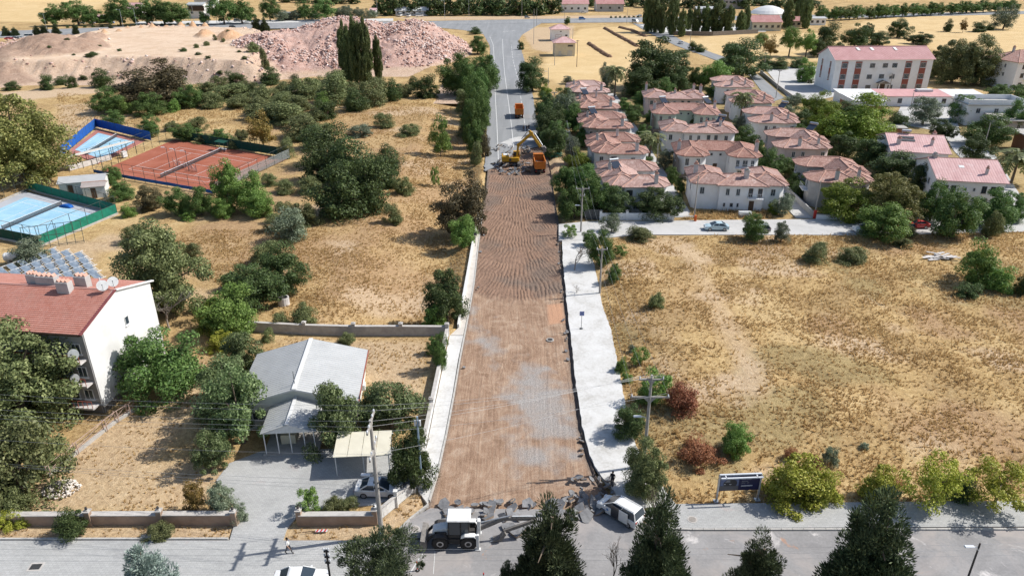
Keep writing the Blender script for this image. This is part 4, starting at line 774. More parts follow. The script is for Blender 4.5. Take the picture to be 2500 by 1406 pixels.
# ---------------------------------------------------------------- grey metal-roofed office with porch
pf = empty('prefab_office', (-29.3, 66.0, 0), R(4.6), 'small pale building with a ribbed grey metal gable roof and a columned porch', 'office building')
W_, D_, E_, RZ_ = 12.2, 10.2, 3.25, 5.0; siding = mat('pale_siding', (.66, .67, .62), (.56, .57, .53), .8, .8, space='world')
P('wall', siding, pf, ('prism', [(0, 0), (W_, 0), (W_, D_), (0, D_)], -.4, E_)); [P('gable', siding, pf, ('faces', [(.05, y, E_), (W_ - .05, y, E_), (W_ / 2, y, RZ_ - .06), (.05, y + .15, E_), (W_ - .05, y + .15, E_), (W_ / 2, y + .15, RZ_ - .06)], [(0, 2, 1), (3, 4, 5), (0, 1, 4, 3), (1, 2, 5, 4), (2, 0, 3, 5)])) for y in (0.0, D_ - .15)]
def ribbed(root, x0, x1, xm, y0, y1, zE, zR, step, name='roof_panel'):
    """each side of a gable roof: metal sheets with raised ribs running down to the eave"""
    for xa in (x0, x1):
        n = int((y1 - y0) / step); sh = 3; per = max(1, n // sh)
        for s_ in range(sh):
            m = MB(); lo = s_ * per; hi = n if s_ == sh - 1 else lo + per
            for i in range(lo, hi):
                a = y0 + (y1 - y0) * i / n; b_ = y0 + (y1 - y0) * (i + .72) / n; mid_ = y0 + (y1 - y0) * (i + .86) / n; c_ = y0 + (y1 - y0) * (i + 1) / n
                for u, v, du, dv in ((a, b_, 0, 0), (b_, mid_, 0, .055), (mid_, c_, .055, 0)):
                    m.poly([(xa, u, zE + du), (xa, v, zE + dv), (xm, v, zR + dv), (xm, u, zR + du)])
            m.build(name, metroof, root)
ribbed(pf, -.5, W_ + .5, W_ / 2, -.5, D_ + .4, E_ - .06, RZ_ + .05, .42); P('ridge_cap', framew, pf, ('bar', (W_ / 2, -.5, RZ_ + .1), (W_ / 2, D_ + .4, RZ_ + .1), .45, .06)); P('fascia', framew, pf, ('bar', (-.5, -.52, E_ - .1), (W_ / 2, -.52, RZ_), .06, .2), ('bar', (W_ / 2, -.52, RZ_), (W_ + .5, -.52, E_ - .1), .06, .2)); P('gutter', brick_red, pf, ('bar', (W_ + .56, -.4, E_ - .1), (W_ + .56, D_ + .3, E_ - .1), .12))
ribbed(pf, 3.3, 8.9, 6.1, -5.2, -.1, 2.85, 3.85, .40, 'porch_roof_panel'); P('porch_ridge_cap', framew, pf, ('bar', (6.1, -5.2, 3.9), (6.1, -.1, 3.9), .35, .05)); P('porch_gable', framew, pf, ('faces', [(3.5, -5.1, 2.8), (8.7, -5.1, 2.8), (6.1, -5.1, 3.78), (3.5, -5.0, 2.8), (8.7, -5.0, 2.8), (6.1, -5.0, 3.78)], [(0, 2, 1), (3, 4, 5), (0, 1, 4, 3), (1, 2, 5, 4), (2, 0, 3, 5)]))
for x in (3.6, 4.9, 6.2, 7.6, 8.6): P('porch_post', framew, pf, ('box', (x, -4.95, 1.5), (.09, .09, 2.6)))
P('porch_floor', conc, pf, ('box', (6.1, -2.6, .12), (5.6, 5.0, .26))); P('porch_bench', wallC, pf, ('box', (5.6, -3.2, .85), (1.5, .7, 1.1)), ('box', (5.6, -2.9, 1.5), (1.5, .12, .5)))
P('antenna', steel_d, pf, ('tube', [(6.0, .6, 5.0), (6.0, .6, 6.6)], .035, 6)); [window(pf, x, 0, 1.0, S, 1.2, 1.1) for x in (1.8, 10.4)]; door(pf, 6.1, 0, .2, S, 1.4, 2.2, glass); [window(pf, W_, y, 1.0, Et, 1.2, 1.1) for y in (2.5, 7)]; P('air_conditioner', framew, pf, ('box', (W_ + .35, 5.0, 1.6), (.5, .9, .7)), bevel=.03)
for x in (-2.6, -1.2): P('trellis_post', framew, pf, ('box', (x, -4.2, 1.4), (.08, .08, 2.9)))
# carport beside it
cpt = empty('carport', (-17.6, 58.5, 0), R(4), 'beige flat carport roof on thin posts beside the grey metal-roofed building', 'carport')
beige = mat('beige_roof_sheet', (.66, .62, .50), (.58, .54, .43), .8, .6, space='world')
for i in range(4): P('roof_panel', beige, cpt, ('box', (.72 + 1.38 * i, 1.2, 2.62), (1.33, 3.6, .08), 0, .09))
for x in (.2, 2.9, 5.4): [P('post', framew, cpt, ('box', (x, y, 1.25), (.09, .09, 2.6))) for y in (-.3, 2.7)]
P('beam', framew, cpt, ('box', (2.8, -.3, 2.42), (5.7, .09, .12)), ('box', (2.8, 2.7, 2.62), (5.7, .09, .12)))
# ---------------------------------------------------------------- far buildings along the highway
def fb(name, px0, px1, py, depth, zE, zR, wall, tile, label, nwin=4, **kw):
    a = G(px0, py); b_ = G(px1, py); w = b_.x - a.x
    return gable_house(name, (a.x, a.y, 0), math.atan2(b_.y - a.y, b_.x - a.x), w, depth, zE, zR, wall, tile, label, 'building', [(w * (i + .5) / nwin, 0, zE * .35, S, min(1.6, w / nwin * .5), 1.4, 'b') for i in range(nwin)], over=.6, **kw)
fb('roadside_building', 1372, 1436, 31, 16, 6.0, 8.6, wallW, tileP, 'white roadside building with a pink roof and rooftop tanks across the highway', 4)
fb('warehouse', 1456, 1522, 29, 18, 5.5, 8.6, wallG, tileP, 'grey warehouse with a pink gable roof across the highway', 3)
fb('roadhouse', 308, 342, 38, 12, 5, 8, wallW, tileP, 'white roadhouse with a pale red roof among the pines', 3)
fb('guest_house', 478, 522, 27, 14, 12, 14, wallW, tileB, 'white guest house with blue balconies above the terraces', 5, extra=lambda r: [P('balcony', mat('blue_paint', (.08, .18, .45)), r, ('box', (7, -1, z), (13, 2, .5))) for z in (4, 8)])
fb('terrace_restaurant', 462, 500, 46, 10, 9, 10, mat('white_terrace', (.75, .75, .74)), metroof, 'white terraced restaurant with a dark open upper floor', 2, extra=lambda r: P('open_terrace', dkwood, r, ('box', (6, -.2, 6.6), (11, .5, 3.2))))
fb('bus_shelter', 233, 264, 57, 5, 4.2, 4.9, steel_d, tileP, 'small roadside shelter with a pink roof under the pines', 2)
fb('kiosk', 688, 708, 50, 6, 4.5, 4.9, dkwood, metroof, 'small dark wooden kiosk with a white roof by the highway', 1)
fb('polytunnel', 966, 1045, 39, 7, 3.6, 5.6, framew, framew, 'long white plastic greenhouse tunnel beside the parked caravans', 6)
fb('white_cabin', 905, 918, 42, 5, 4.5, 5.6, framew, tileP, 'tiny white cabin beside the greenhouse tunnel', 1)
fb('unfinished_block', 1768, 1822, 22, 14, 12, 12.6, wallG, conc, 'grey unfinished concrete block behind the poplars', 6)
fb('service_station', 1835, 1906, 76, 16, 5, 8, wallC, tileP, 'cream service building with pink roofs beneath the white canopy', 5)
fb('service_shed', 1930, 1955, 68, 9, 4, 6, wallC, tileP, 'small service shed with a pink roof between the poplars', 2)
fb('white_workshop', 1975, 2015, 62, 9, 4, 4.6, wallW, metroof, 'white workshop with a grey roof behind the dark pines', 3)
fb('lot_wall_building', 1700, 1760, 40, 8, 5, 6, wallG, metroof, 'long grey shed behind the poplars', 4)
dm_ = empty('white_canopy', G(1872, 62).to_tuple(), 0, 'large white domed canopy on posts beside the poplars', 'canopy')
P('canopy_shell', framew, dm_, ('lathe', [(11.6, 7.0), (11.8, 7.3), (9.5, 9.0), (6, 10.6), (2.5, 11.5), (.2, 11.7)], (0, 0, 0), 24)); [P('post', framew, dm_, ('tube', [(8 * math.cos(a), 8 * math.sin(a), 0), (8 * math.cos(a), 8 * math.sin(a), 7.4)], .25, 8)) for a in (0.4, 1.9, 3.5, 5.1)]
# ================================================================ trees and shrubs
def leaf_mat(name, cols, transl=.25, gain=1.18):
    cols = [tuple(min(.6, x * gain) for x in c_) for c_ in cols]
    m, t, b = nodes_of(name); gi = t.nodes.new('ShaderNodeNewGeometry'); oi = t.nodes.new('ShaderNodeObjectInfo')
    c = ramp(t, gi.outputs['Random Per Island'], [(0, cols[0]), (.55, cols[1]), (1, cols[2])])
    hs = N(t, 'ShaderNodeHueSaturation'); mr = N(t, 'ShaderNodeMapRange'); mr.inputs[3].default_value = .78; mr.inputs[4].default_value = 1.22; t.links.new(oi.outputs['Random'], mr.inputs[0]); t.links.new(mr.outputs[0], hs.inputs['Value'])
    m2 = N(t, 'ShaderNodeMapRange'); m2.inputs[3].default_value = .488; m2.inputs[4].default_value = .512; t.links.new(oi.outputs['Random'], m2.inputs[0]); t.links.new(m2.outputs[0], hs.inputs['Hue']); t.links.new(c, hs.inputs['Color'])
    t.links.new(hs.outputs[0], b.inputs['Base Color']); b.inputs['Roughness'].default_value = .55; b.inputs['Specular IOR Level'].default_value = .25
    tr = N(t, 'ShaderNodeBsdfTranslucent'); t.links.new(hs.outputs[0], tr.inputs[0]); mx_ = N(t, 'ShaderNodeMixShader'); mx_.inputs[0].default_value = transl
    t.links.new(b.outputs[0], mx_.inputs[1]); t.links.new(tr.outputs[0], mx_.inputs[2]); t.links.new(mx_.outputs[0], t.nodes['Material Output'].inputs['Surface']); return m
LM = {'dark': leaf_mat('dark_leaves', [(.033, .052, .018), (.062, .096, .030), (.118, .155, .052)]),
      'mid': leaf_mat('green_leaves', [(.044, .080, .021), (.083, .145, .036), (.158, .228, .066)]),
      'bright': leaf_mat('bright_leaves', [(.07, .12, .025), (.13, .215, .045), (.24, .33, .09)]),
      'olive': leaf_mat('olive_leaves', [(.07, .085, .032), (.13, .15, .058), (.25, .265, .115)]),
      'grey': leaf_mat('grey_green_leaves', [(.075, .095, .055), (.145, .175, .11), (.28, .315, .22)]), 'syca': leaf_mat('sycamore_leaves', [(.06, .09, .032), (.115, .16, .06), (.25, .30, .14)]),
      'plane': leaf_mat('plane_leaves', [(.085, .095, .025), (.17, .175, .05), (.32, .30, .11)]),
      'lime': leaf_mat('lime_leaves', [(.07, .105, .012), (.14, .19, .022), (.27, .30, .06)]),
      'acid': leaf_mat('yellow_green_leaves', [(.14, .16, .018), (.27, .285, .035), (.46, .43, .10)]),
      'conifer': leaf_mat('conifer_needles', [(.026, .038, .019), (.052, .072, .033), (.13, .155, .072)], .06),
      'blue': leaf_mat('blue_needles', [(.10, .14, .12), (.20, .26, .225), (.36, .42, .37)], .1),
      'autumn': leaf_mat('autumn_leaves', [(.10, .085, .02), (.22, .16, .04), (.36, .24, .08)]),
      'rust': leaf_mat('withered_leaves', [(.15, .055, .025), (.27, .11, .05), (.40, .20, .10)]),
      'brown': leaf_mat('brownish_leaves', [(.06, .055, .028), (.11, .095, .045), (.20, .165, .085)]),
      'poplar': leaf_mat('poplar_leaves', [(.05, .075, .022), (.10, .135, .045), (.21, .24, .10)])}
bark = mat('bark', (.20, .155, .115), (.10, .075, .055), 6, .95, bmp=.4); twig = mat('dry_twigs', (.34, .30, .26), (.22, .185, .16), 6, .95)
def crown_mesh(name, m, prof, nc, per, rc, leaf, seed, z0=.22, aspect=1.6, up=.25, bias=.55, elong=1.0, stems=None):
    g = np.random.default_rng(seed); hs = g.random(nc * 6); pr = np.array([prof(h) for h in hs]); keep = g.random(nc * 6) < pr / pr.max(); hs = hs[keep][:nc]; n = len(hs)
    r = np.array([prof(h) for h in hs]) * g.random(n) ** bias; a = g.random(n) * 6.283
    lop = 1 + .16 * np.sin(a + seed) + .12 * np.sin(2 * a + seed * 1.7 + hs * 3)
    c = np.stack([r * np.cos(a) * lop, r * np.sin(a) * lop, z0 + (1 - z0) * hs], -1)
    if stems:                                                # several leaders: an uneven outline
        wts = np.array([s_[3] ** 2 * s_[2] for s_ in stems]); sid = g.choice(len(stems), n, p=wts / wts.sum()); st = np.array(stems)[sid]
        c = np.stack([c[:, 0] * st[:, 3] + st[:, 0], c[:, 1] * st[:, 3] + st[:, 1], c[:, 2] * st[:, 2]], -1)
    rad = rc * (.55 + .9 * g.random(n))
    d = g.normal(size=(n, per, 3)); d[..., 2] = d[..., 2] * .85 + .25; d /= np.linalg.norm(d, axis=-1, keepdims=True)
    pt = c[:, None] + d * rad[:, None, None] * (.35 + .75 * g.random((n, per, 1)) ** .5) * np.array([1, 1, .8])
    nr = d + g.normal(size=d.shape) * .55 + np.array([0, 0, up]); nr /= np.linalg.norm(nr, axis=-1, keepdims=True)
    tg = np.cross(nr, g.normal(size=d.shape)); tg /= np.linalg.norm(tg, axis=-1, keepdims=True) + 1e-9; bt = np.cross(nr, tg)
    if elong > 1:
        out = c[:, None] * np.array([1, 1, 0]) + np.array([0, 0, .35]); tg = d * .6 + out; tg /= np.linalg.norm(tg, axis=-1, keepdims=True) + 1e-9; bt = np.cross(tg, g.normal(size=d.shape)); bt /= np.linalg.norm(bt, axis=-1, keepdims=True) + 1e-9
    s = leaf * (.6 + .8 * g.random((n, per, 1))); A = tg * s * aspect * elong ** .5; B = bt * s / elong ** .5
    q = np.stack([pt - A, pt + B * .8, pt + A, pt - B * .8], 2).reshape(-1, 3); q[:, 2] = np.maximum(q[:, 2], .005)
    return np_mesh(name, q, np.arange(len(q)).reshape(-1, 4), m), c
def trunk_mesh(name, c, tr=.028, top=.55, nl=7, seed=0):
    g = random.Random(seed); m = MB(); w = (g.uniform(-.03, .03), g.uniform(-.03, .03))
    m.tube([(0, 0, -.04), (w[0], w[1], top * .5), (w[0] * 1.6, w[1] * 1.6, top)], [tr * 1.25, tr, tr * .55], 7)
    for k in range(nl):
        e = Vector(c[g.randrange(len(c))]); z = g.uniform(.35, .95) * top; b_ = Vector((w[0] * z / top * 1.5, w[1] * z / top * 1.5, z))
        if e.z < z: e.z = z + .05
        m.tube([b_, b_.lerp(e, .5) + Vector((0, 0, .03)), e], [tr * .5, tr * .33, tr * .12], 5, False)
    return m.mesh(name, bark)
dome = lambda h: .5 * max(.02, math.sqrt(max(0, 1 - (2 * h - .85) ** 2 * .85))) if h > .1 else .38
ball = lambda h: .5 * math.sqrt(max(.02, 1 - (2 * h - 1) ** 2))
low_ = lambda h: .5 * math.sqrt(max(.01, 1 - h ** 2 * .95))
cone = lambda h: .5 * max(.03, (1 - h) ** .72) * (.55 + .45 * min(1, h * 6))
colu = lambda h: .5 * max(.05, math.sin(math.pi * min(1, .10 + .88 * h)) ** .55)
umb = lambda h: .5 * math.sqrt(max(.02, 1 - h ** 2.2))
KINDS = {  # profile, material, clumps, leaves per clump, clump radius, leaf size, crown start, variants, description, category, name
 'oak': (dome, 'dark', 70, 85, .13, .022, .10, 2, 'dense dark green tree', 'tree', 'broadleaf_tree'),
 'tree': (dome, 'mid', 64, 85, .13, .022, .14, 2, 'leafy green tree', 'tree', 'broadleaf_tree'),
 'bright': (dome, 'bright', 56, 80, .13, .024, .10, 2, 'fresh bright green tree', 'tree', 'broadleaf_tree'),
 'plane': (dome, 'plane', 110, 95, .10, .018, .08, 2, 'broad olive-yellow tree', 'tree', 'plane_tree'),
 'planed': (dome, 'olive', 110, 95, .10, .018, .08, 2, 'large olive green tree', 'tree', 'plane_tree'),
 'syca': (dome, 'syca', 56, 80, .12, .022, .12, 2, 'pale-leaved sycamore', 'tree', 'sycamore_tree'),
 'lime': (dome, 'lime', 80, 90, .12, .02, .06, 2, 'round lime-green tree', 'tree', 'broadleaf_tree'),
 'olive': (dome, 'grey', 60, 70, .13, .02, .14, 2, 'silvery grey-green olive tree', 'tree', 'olive_tree'),
 'autumn': (dome, 'autumn', 46, 60, .12, .024, .3, 1, 'thin autumn-tinted tree', 'tree', 'broadleaf_tree'),
 'brown': (dome, 'brown', 80, 85, .12, .02, .06, 2, 'dark brownish green tree', 'tree', 'broadleaf_tree'),
 'shrub': (low_, 'olive', 46, 80, .16, .026, .0, 2, 'dull olive shrub', 'shrub', 'shrub'),
 'bush': (low_, 'dark', 46, 80, .16, .026, .0, 2, 'dark green bush', 'shrub', 'bush'),
 'gbush': (low_, 'bright', 40, 75, .16, .028, .0, 2, 'bright green bush', 'shrub', 'bush'),
 'grbush': (low_, 'grey', 40, 75, .16, .026, .0, 2, 'grey-green bush', 'shrub', 'bush'),
 'acid': (low_, 'acid', 56, 75, .14, .024, .0, 2, 'yellow-green bush', 'shrub', 'bush'),
 'acidt': (dome, 'acid', 40, 60, .12, .022, .34, 2, 'small yellow-green tree with a bare stem', 'tree', 'young_tree'),
 'young': (dome, 'bright', 26, 60, .15, .032, .16, 2, 'slender young tree', 'tree', 'young_tree'),
 'dry': (low_, 'rust', 36, 80, .16, .026, .0, 2, 'withered rust-red bush', 'shrub', 'withered_bush'),
 'conifer': (cone, 'conifer', 300, 90, .075, .0135, .02, 2, 'dark shaggy cypress', 'conifer', 'cypress_tree'),
 'juniper': (dome, 'conifer', 170, 80, .085, .0135, .0, 1, 'broad rounded juniper', 'conifer', 'juniper_tree'),
 'blue': (cone, 'blue', 150, 70, .08, .015, .02, 1, 'blue-green spruce', 'conifer', 'spruce_tree'),
 'poplar': (colu, 'poplar', 150, 80, .10, .024, .04, 2, 'slim tall poplar', 'poplar', 'poplar_tree'),
 'umb': (umb, 'bright', 46, 85, .13, .022, .45, 2, 'umbrella pine with a rounded crown', 'pine', 'umbrella_pine'),
 'pine': (dome, 'mid', 50, 70, .14, .026, .22, 2, 'round-headed green pine', 'pine', 'pine_tree'),
 'far': (dome, 'dark', 34, 46, .16, .036, .05, 3, 'dark tree', 'tree', 'broadleaf_tree'),
}
TM = {}
def tree_meshes(kind, v):
    if (kind, v) not in TM:
        pf_, mk, nc, per, rc, lf, z0, nv, *_ = KINDS[kind]; fp, fl = {'far': (1, 1), 'conifer': (2.5, .58), 'juniper': (3.2, .52), 'tree': (4, .48), 'bright': (4, .48), 'oak': (3.6, .52), 'lime': (3.6, .50), 'plane': (4, .48), 'planed': (4, .48), 'blue': (2.4, .55), 'syca': (3.2, .54)}.get(kind, (2.9, .57)); per, lf = int(per * fp), lf * fl; sd = sum(map(ord, kind)) + 31 * v
        el = 2.2 if kind in ('conifer', 'blue', 'juniper') else 1.0
        cm, c = crown_mesh('crown', LM[mk], pf_, nc, per, rc, lf, sd, z0, 1.5, .25, .45 if kind not in ('poplar', 'conifer') else .6, el, stems_for(kind, sd))
        TM[kind, v] = (cm, trunk_mesh('trunk', c, .02 if kind in ('acidt', 'young', 'poplar', 'autumn') else .03, .8 if kind in ('conifer', 'blue', 'poplar') else max(.4, z0 + .25), 7 if z0 > .02 else 5, sd))
    return TM[kind, v]
TREES = []
def stems_for(kind, sd):
    g = random.Random(sd)
    if kind == 'conifer': return [(0, 0, 1.0, .66)] + [(.2 * math.cos(a), .2 * math.sin(a), g.uniform(.55, .84), g.uniform(.34, .5)) for a in [sd + 1.6 * k for k in range(4)]] + [(0, 0, .7, .95), (0, 0, .5, 1.0)]
    if kind in ('poplar', 'blue', 'young'): return None
    out = [(g.uniform(-.06, .06), g.uniform(-.06, .06), 1.0, .74)]; n = g.choice((4, 5, 6)); a0 = g.uniform(0, 6.28)
    for k in range(n): a = a0 + 6.283 * k / n + g.uniform(-.4, .4); q = g.uniform(.16, .30); out.append((q * math.cos(a), q * math.sin(a), g.uniform(.55, .95), g.uniform(.42, .64)))
    return out
def T(kind, where, *rows):
    for r_ in rows: TREES.append((kind, where) + tuple(r_))
# rows: column of the stem, row of its foot, row of its top, crown width (photo pixels)
T('plane', 'overhanging the blue tennis court', (60, 448, 232, 245))
T('brown', 'at the foot of the rubble mound', (392, 250, 146, 190))
T('tree', 'below the huge brown-green tree', (265, 276, 212, 80), (375, 278, 222, 80), (470, 262, 205, 70))
T('gbush', 'below the huge brown-green tree', (305, 278, 240, 36), (425, 272, 238, 36))
T('poplar', 'standing before the rubble heap', (845, 196, 56, 32), (872, 204, 46, 34), (896, 206, 50, 36), (926, 200, 90, 22), (858, 200, 70, 26))
T('shrub', 'in the belt below the poplars', (745, 240, 178, 84), (820, 252, 172, 92), (905, 258, 182, 84), (560, 244, 203, 80), (640, 252, 196, 76), (505, 236, 198, 54), (690, 238, 190, 60))
T('bush', 'in the belt below the poplars', (660, 206, 163, 54), (577, 208, 172, 50), (962, 246, 192, 44), (1040, 238, 178, 56), (1012, 218, 186, 34), (612, 236, 200, 40))
T('gbush', 'in the belt below the poplars', (790, 262, 224, 40), (795, 270, 238, 20))
T('shrub', 'in the thicket behind the clay court', (700, 300, 246, 112), (650, 292, 240, 90), (745, 336, 282, 104), (790, 326, 292, 70), (690, 262, 225, 70))
T('bush', 'in the thicket beside the clay court', (800, 402, 300, 116), (862, 446, 332, 130), (905, 505, 362, 124), (830, 528, 398, 134), (935, 456, 366, 90), (772, 362, 308, 84), (780, 440, 350, 100), (950, 420, 350, 60))
T('shrub', 'at the edge of the thicket by the ditch field', (745, 545, 480, 70), (700, 540, 490, 50), (985, 470, 420, 44), (960, 540, 495, 44), (1000, 330, 296, 50), (940, 310, 276, 50))
T('grbush', 'in the thicket beside the clay court', (715, 585, 503, 92), (880, 330, 300, 60))
T('tree', 'leaning over the far carriageway', (1120, 230, 126, 92), (1182, 222, 128, 74), (1168, 268, 170, 60), (1163, 308, 205, 60), (1157, 345, 244, 54), (1166, 132, 84, 46), (1175, 190, 140, 50))
T('tree', 'in the continuous row down to the excavator', (1150, 236, 150, 66), (1196, 212, 152, 40), (1140, 206, 138, 60), (1166, 286, 184, 60), (1150, 325, 235, 52), (1172, 330, 222, 50), (1160, 366, 290, 46), (1182, 255, 176, 44))
T('shrub', 'in the continuous row down to the excavator', (1130, 262, 215, 44), (1135, 320, 280, 36), (1165, 392, 345, 36))
T('shrub', 'in the scrub between courts and mound', (450, 262, 225, 60), (520, 262, 225, 60), (585, 262, 222, 64), (640, 278, 234, 66), (600, 230, 190, 60), (540, 218, 185, 46), (850, 236, 190, 60), (930, 232, 186, 54), (985, 236, 196, 44), (730, 272, 230, 64), (770, 292, 255, 56), (480, 318, 285, 48), (420, 318, 290, 36))
T('bush', 'in the scrub between courts and mound', (340, 250, 205, 70), (440, 240, 190, 60), (720, 225, 182, 44), (775, 225, 185, 40), (870, 270, 215, 60), (800, 290, 240, 60))
T('shrub', 'among the grove below the courts', (650, 640, 588, 70), (590, 700, 645, 80), (470, 640, 590, 50), (760, 470, 420, 60), (700, 470, 440, 50), (660, 450, 415, 40))
T('brown', 'beside the asphalt road', (1184, 380, 318, 32))
T('young', 'on the dry ditch bank', (1076, 372, 283, 46), (1062, 442, 394, 22), (1088, 360, 330, 28))
T('brown', 'beside the furrowed roadbed', (1137, 556, 418, 130))
T('bright', 'beside the narrow footpath', (1135, 592, 520, 72))
T('oak', 'beside the narrow footpath', (1092, 778, 660, 112))
T('gbush', 'by the end of the garden wall', (1060, 795, 728, 66))
T('autumn', 'behind the clay tennis court', (646, 364, 273, 76))
T('tree', 'between the tennis courts', (370, 334, 282, 56), (285, 302, 266, 56), (460, 342, 300, 70), (535, 348, 313, 52))
T('shrub', 'behind the clay tennis court', (500, 348, 322, 40), (700, 384, 336, 44), (590, 340, 310, 34), (575, 362, 336, 36))
T('tree', 'before the clay tennis court', (278, 448, 404, 46), (304, 484, 440, 66), (440, 522, 456, 74), (492, 524, 450, 64))
T('brown', 'before the clay tennis court', (366, 510, 452, 74))
T('bright', 'before the clay tennis court', (562, 512, 394, 84), (622, 516, 412, 84), (640, 528, 466, 70), (545, 530, 480, 60))
T('gbush', 'on the grass before the clay court', (313, 528, 498, 36), (460, 534, 508, 40))
T('planed', 'on the dry slope behind the apartment block', (400, 760, 536, 222))
T('shrub', 'on the dry slope behind the apartment block', (330, 590, 540, 60), (690, 560, 520, 70))
T('oak', 'in the grove below the dry field', (695, 702, 598, 118), (632, 742, 642, 140))
T('bright', 'in the grove below the dry field', (570, 808, 692, 150))
T('lime', 'in the grove below the dry field', (525, 812, 735, 90))
T('shrub', 'beside the round stone well', (742, 792, 728, 64), (690, 800, 760, 44))
T('grbush', 'beside the solar panels', (85, 640, 578, 86))
T('tree', 'beside the white gable wall', (408, 945, 798, 212))
T('acid', 'against the back garden wall', (545, 850, 808, 70))
T('syca', 'behind the back eave of the metal-roofed building', (605, 905, 806, 100))
T('syca', 'between the metal-roofed building and the dry garden', (560, 985, 862, 110), (548, 1040, 930, 110))
T('syca', 'beside the porch and the dry garden', (595, 1078, 888, 152))
T('syca', 'between the porch and the carport', (835, 1088, 934, 120))
T('syca', 'behind the carport', (955, 1042, 936, 140), (905, 1030, 950, 80))
T('bush', 'clipped in the highway median', *[(165 + 21 * k, 68.5 - .55 * k * .9, 62.5 - .55 * k * .9, 9) for k in range(15)], *[(1492 + 11 * k, 45 - .2 * k, 39.5 - .2 * k, 7) for k in range(7)])
T('syca', 'beside the trellis posts', (520, 1150, 1048, 82))
T('oak', 'leaning over the parked white car', (1006, 1188, 1042, 116))
T('planed', 'before the dark balconies', (70, 1040, 792, 310))
T('shrub', 'by the low garden fence', (60, 1215, 1036, 190), (30, 1250, 1180, 90), (130, 1140, 1080, 90))
T('autumn', 'behind the brown garden wall', (478, 1250, 1174, 66))
T('olive', 'behind the brown garden wall', (546, 1250, 1178, 84))
T('grbush', 'at the gate post of the brown wall', (588, 1268, 1228, 44))
T('bush', 'growing over the brown wall', (180, 1302, 1244, 76))
T('shrub', 'on the dry verge below the brown wall', (390, 1308, 1274, 62))
T('acid', 'trained along the brown wall', (22, 1280, 1250, 70), (58, 1278, 1252, 40))
T('young', 'inside the low front wall', (758, 1252, 1192, 56))
T('shrub', 'inside the low front wall', (812, 1246, 1208, 56), (850, 1240, 1214, 44))
T('tree', 'hanging over the white garden fence', (1076, 902, 806, 46), (1060, 862, 820, 34))
T('shrub', 'by the back garden wall', (848, 836, 806, 40), (655, 832, 800, 30))
# other side of the road
T('oak', 'at the roadside near the villas', (1300, 222, 143, 72), (1332, 312, 224, 62), (1338, 348, 272, 62), (1345, 378, 300, 70), (1360, 330, 258, 56))
T('tree', 'in the gardens between road and villas', (1372, 268, 210, 60), (1402, 322, 250, 60), (1362, 356, 290, 66), (1424, 356, 302, 54), (1378, 474, 402, 80), (1432, 482, 398, 84), (1402, 532, 452, 84), (1452, 522, 430, 84), (1380, 524, 456, 54), (1420, 420, 372, 60))
T('lime', 'in the gardens between road and villas', (1410, 424, 362, 66), (1405, 300, 258, 40), (1330, 240, 205, 34))
T('olive', 'in the gardens between road and villas', (1385, 300, 214, 62), (1395, 400, 330, 50))
T('oak', 'against the corner villa', (1500, 528, 460, 74), (1610, 530, 456, 104))
T('olive', 'in the pale lane before the corner villa', (1492, 566, 522, 46))
T('young', 'in the concrete pavement', (1392, 578, 548, 36))
T('tree', 'beside the concrete pavement', (1466, 650, 560, 72), (1500, 694, 643, 38), (1440, 600, 560, 40))
T('young', 'beside the concrete pavement', (1512, 632, 598, 34), (1560, 892, 848, 40), (1598, 985, 905, 70))
T('gbush', 'at the edge of the concrete pavement', (1515, 905, 868, 34), (1528, 930, 905, 28), (1580, 980, 935, 60))
T('oak', 'behind the row of villas along the road', (1600, 214, 88, 152), (1562, 236, 168, 80), (1655, 226, 160, 66))
T('olive', 'beside the straw field and the palm', (1480, 222, 148, 44), (1385, 205, 185, 30))
T('tree', 'behind the villas of the middle row', (1622, 236, 188, 56), (1690, 215, 160, 44), (1718, 212, 170, 30))
T('umb', 'above the middle row of villas', (1744, 216, 146, 76))
T('oak', 'behind the villas of the walled lane', (1812, 188, 98, 124))
T('oak', 'in the recess of the mint villa', (1706, 312, 258, 62))
T('tree', 'between the villas of the middle row', (1726, 350, 322, 42), (1570, 350, 300, 40), (1812, 366, 306, 70), (1848, 405, 340, 50), (1880, 432, 364, 72), (1565, 240, 205, 40), (1545, 300, 255, 50), (1590, 300, 268, 34), (1560, 262, 222, 40))
T('olive', 'in the narrow lane of villas', (1625, 410, 362, 50), (1910, 524, 466, 54), (1800, 320, 280, 40), (1918, 300, 250, 40))
T('lime', 'below the gate villa', (1888, 522, 488, 30))
T('tree', 'standing in the pale lane', (1836, 586, 518, 64))
T('olive', 'standing in the pale lane', (1906, 590, 538, 46))
T('lime', 'between the villas and the pink-roofed houses', (2105, 342, 230, 172), (1992, 300, 222, 92), (2010, 330, 260, 70))
T('olive', 'below the school', (2252, 305, 234, 84), (1940, 255, 225, 50))
T('tree', 'among the flat-roofed houses below the school', (2352, 296, 228, 78), (2405, 356, 278, 112), (2480, 270, 205, 80), (2470, 320, 240, 60), (2440, 240, 205, 60))
T('oak', 'in the garden between the pink-roofed houses', (2182, 436, 374, 124), (2120, 400, 330, 90), (2250, 470, 400, 70))
T('lime', 'at the villa corner on the pale lane', (2056, 530, 434, 128))
T('plane', 'beside the round lime tree on the lane', (2168, 538, 422, 134))
T('bright', 'shading the parked cars on the lane', (2152, 580, 500, 132))
T('tree', 'lining the pale lane by the pink-roofed houses', (2322, 578, 462, 112), (2432, 552, 458, 108), (2270, 540, 440, 80), (2480, 540, 470, 60))
T('shrub', 'lining the pale lane by the pink-roofed houses', (2418, 576, 500, 44), (2215, 575, 548, 40))
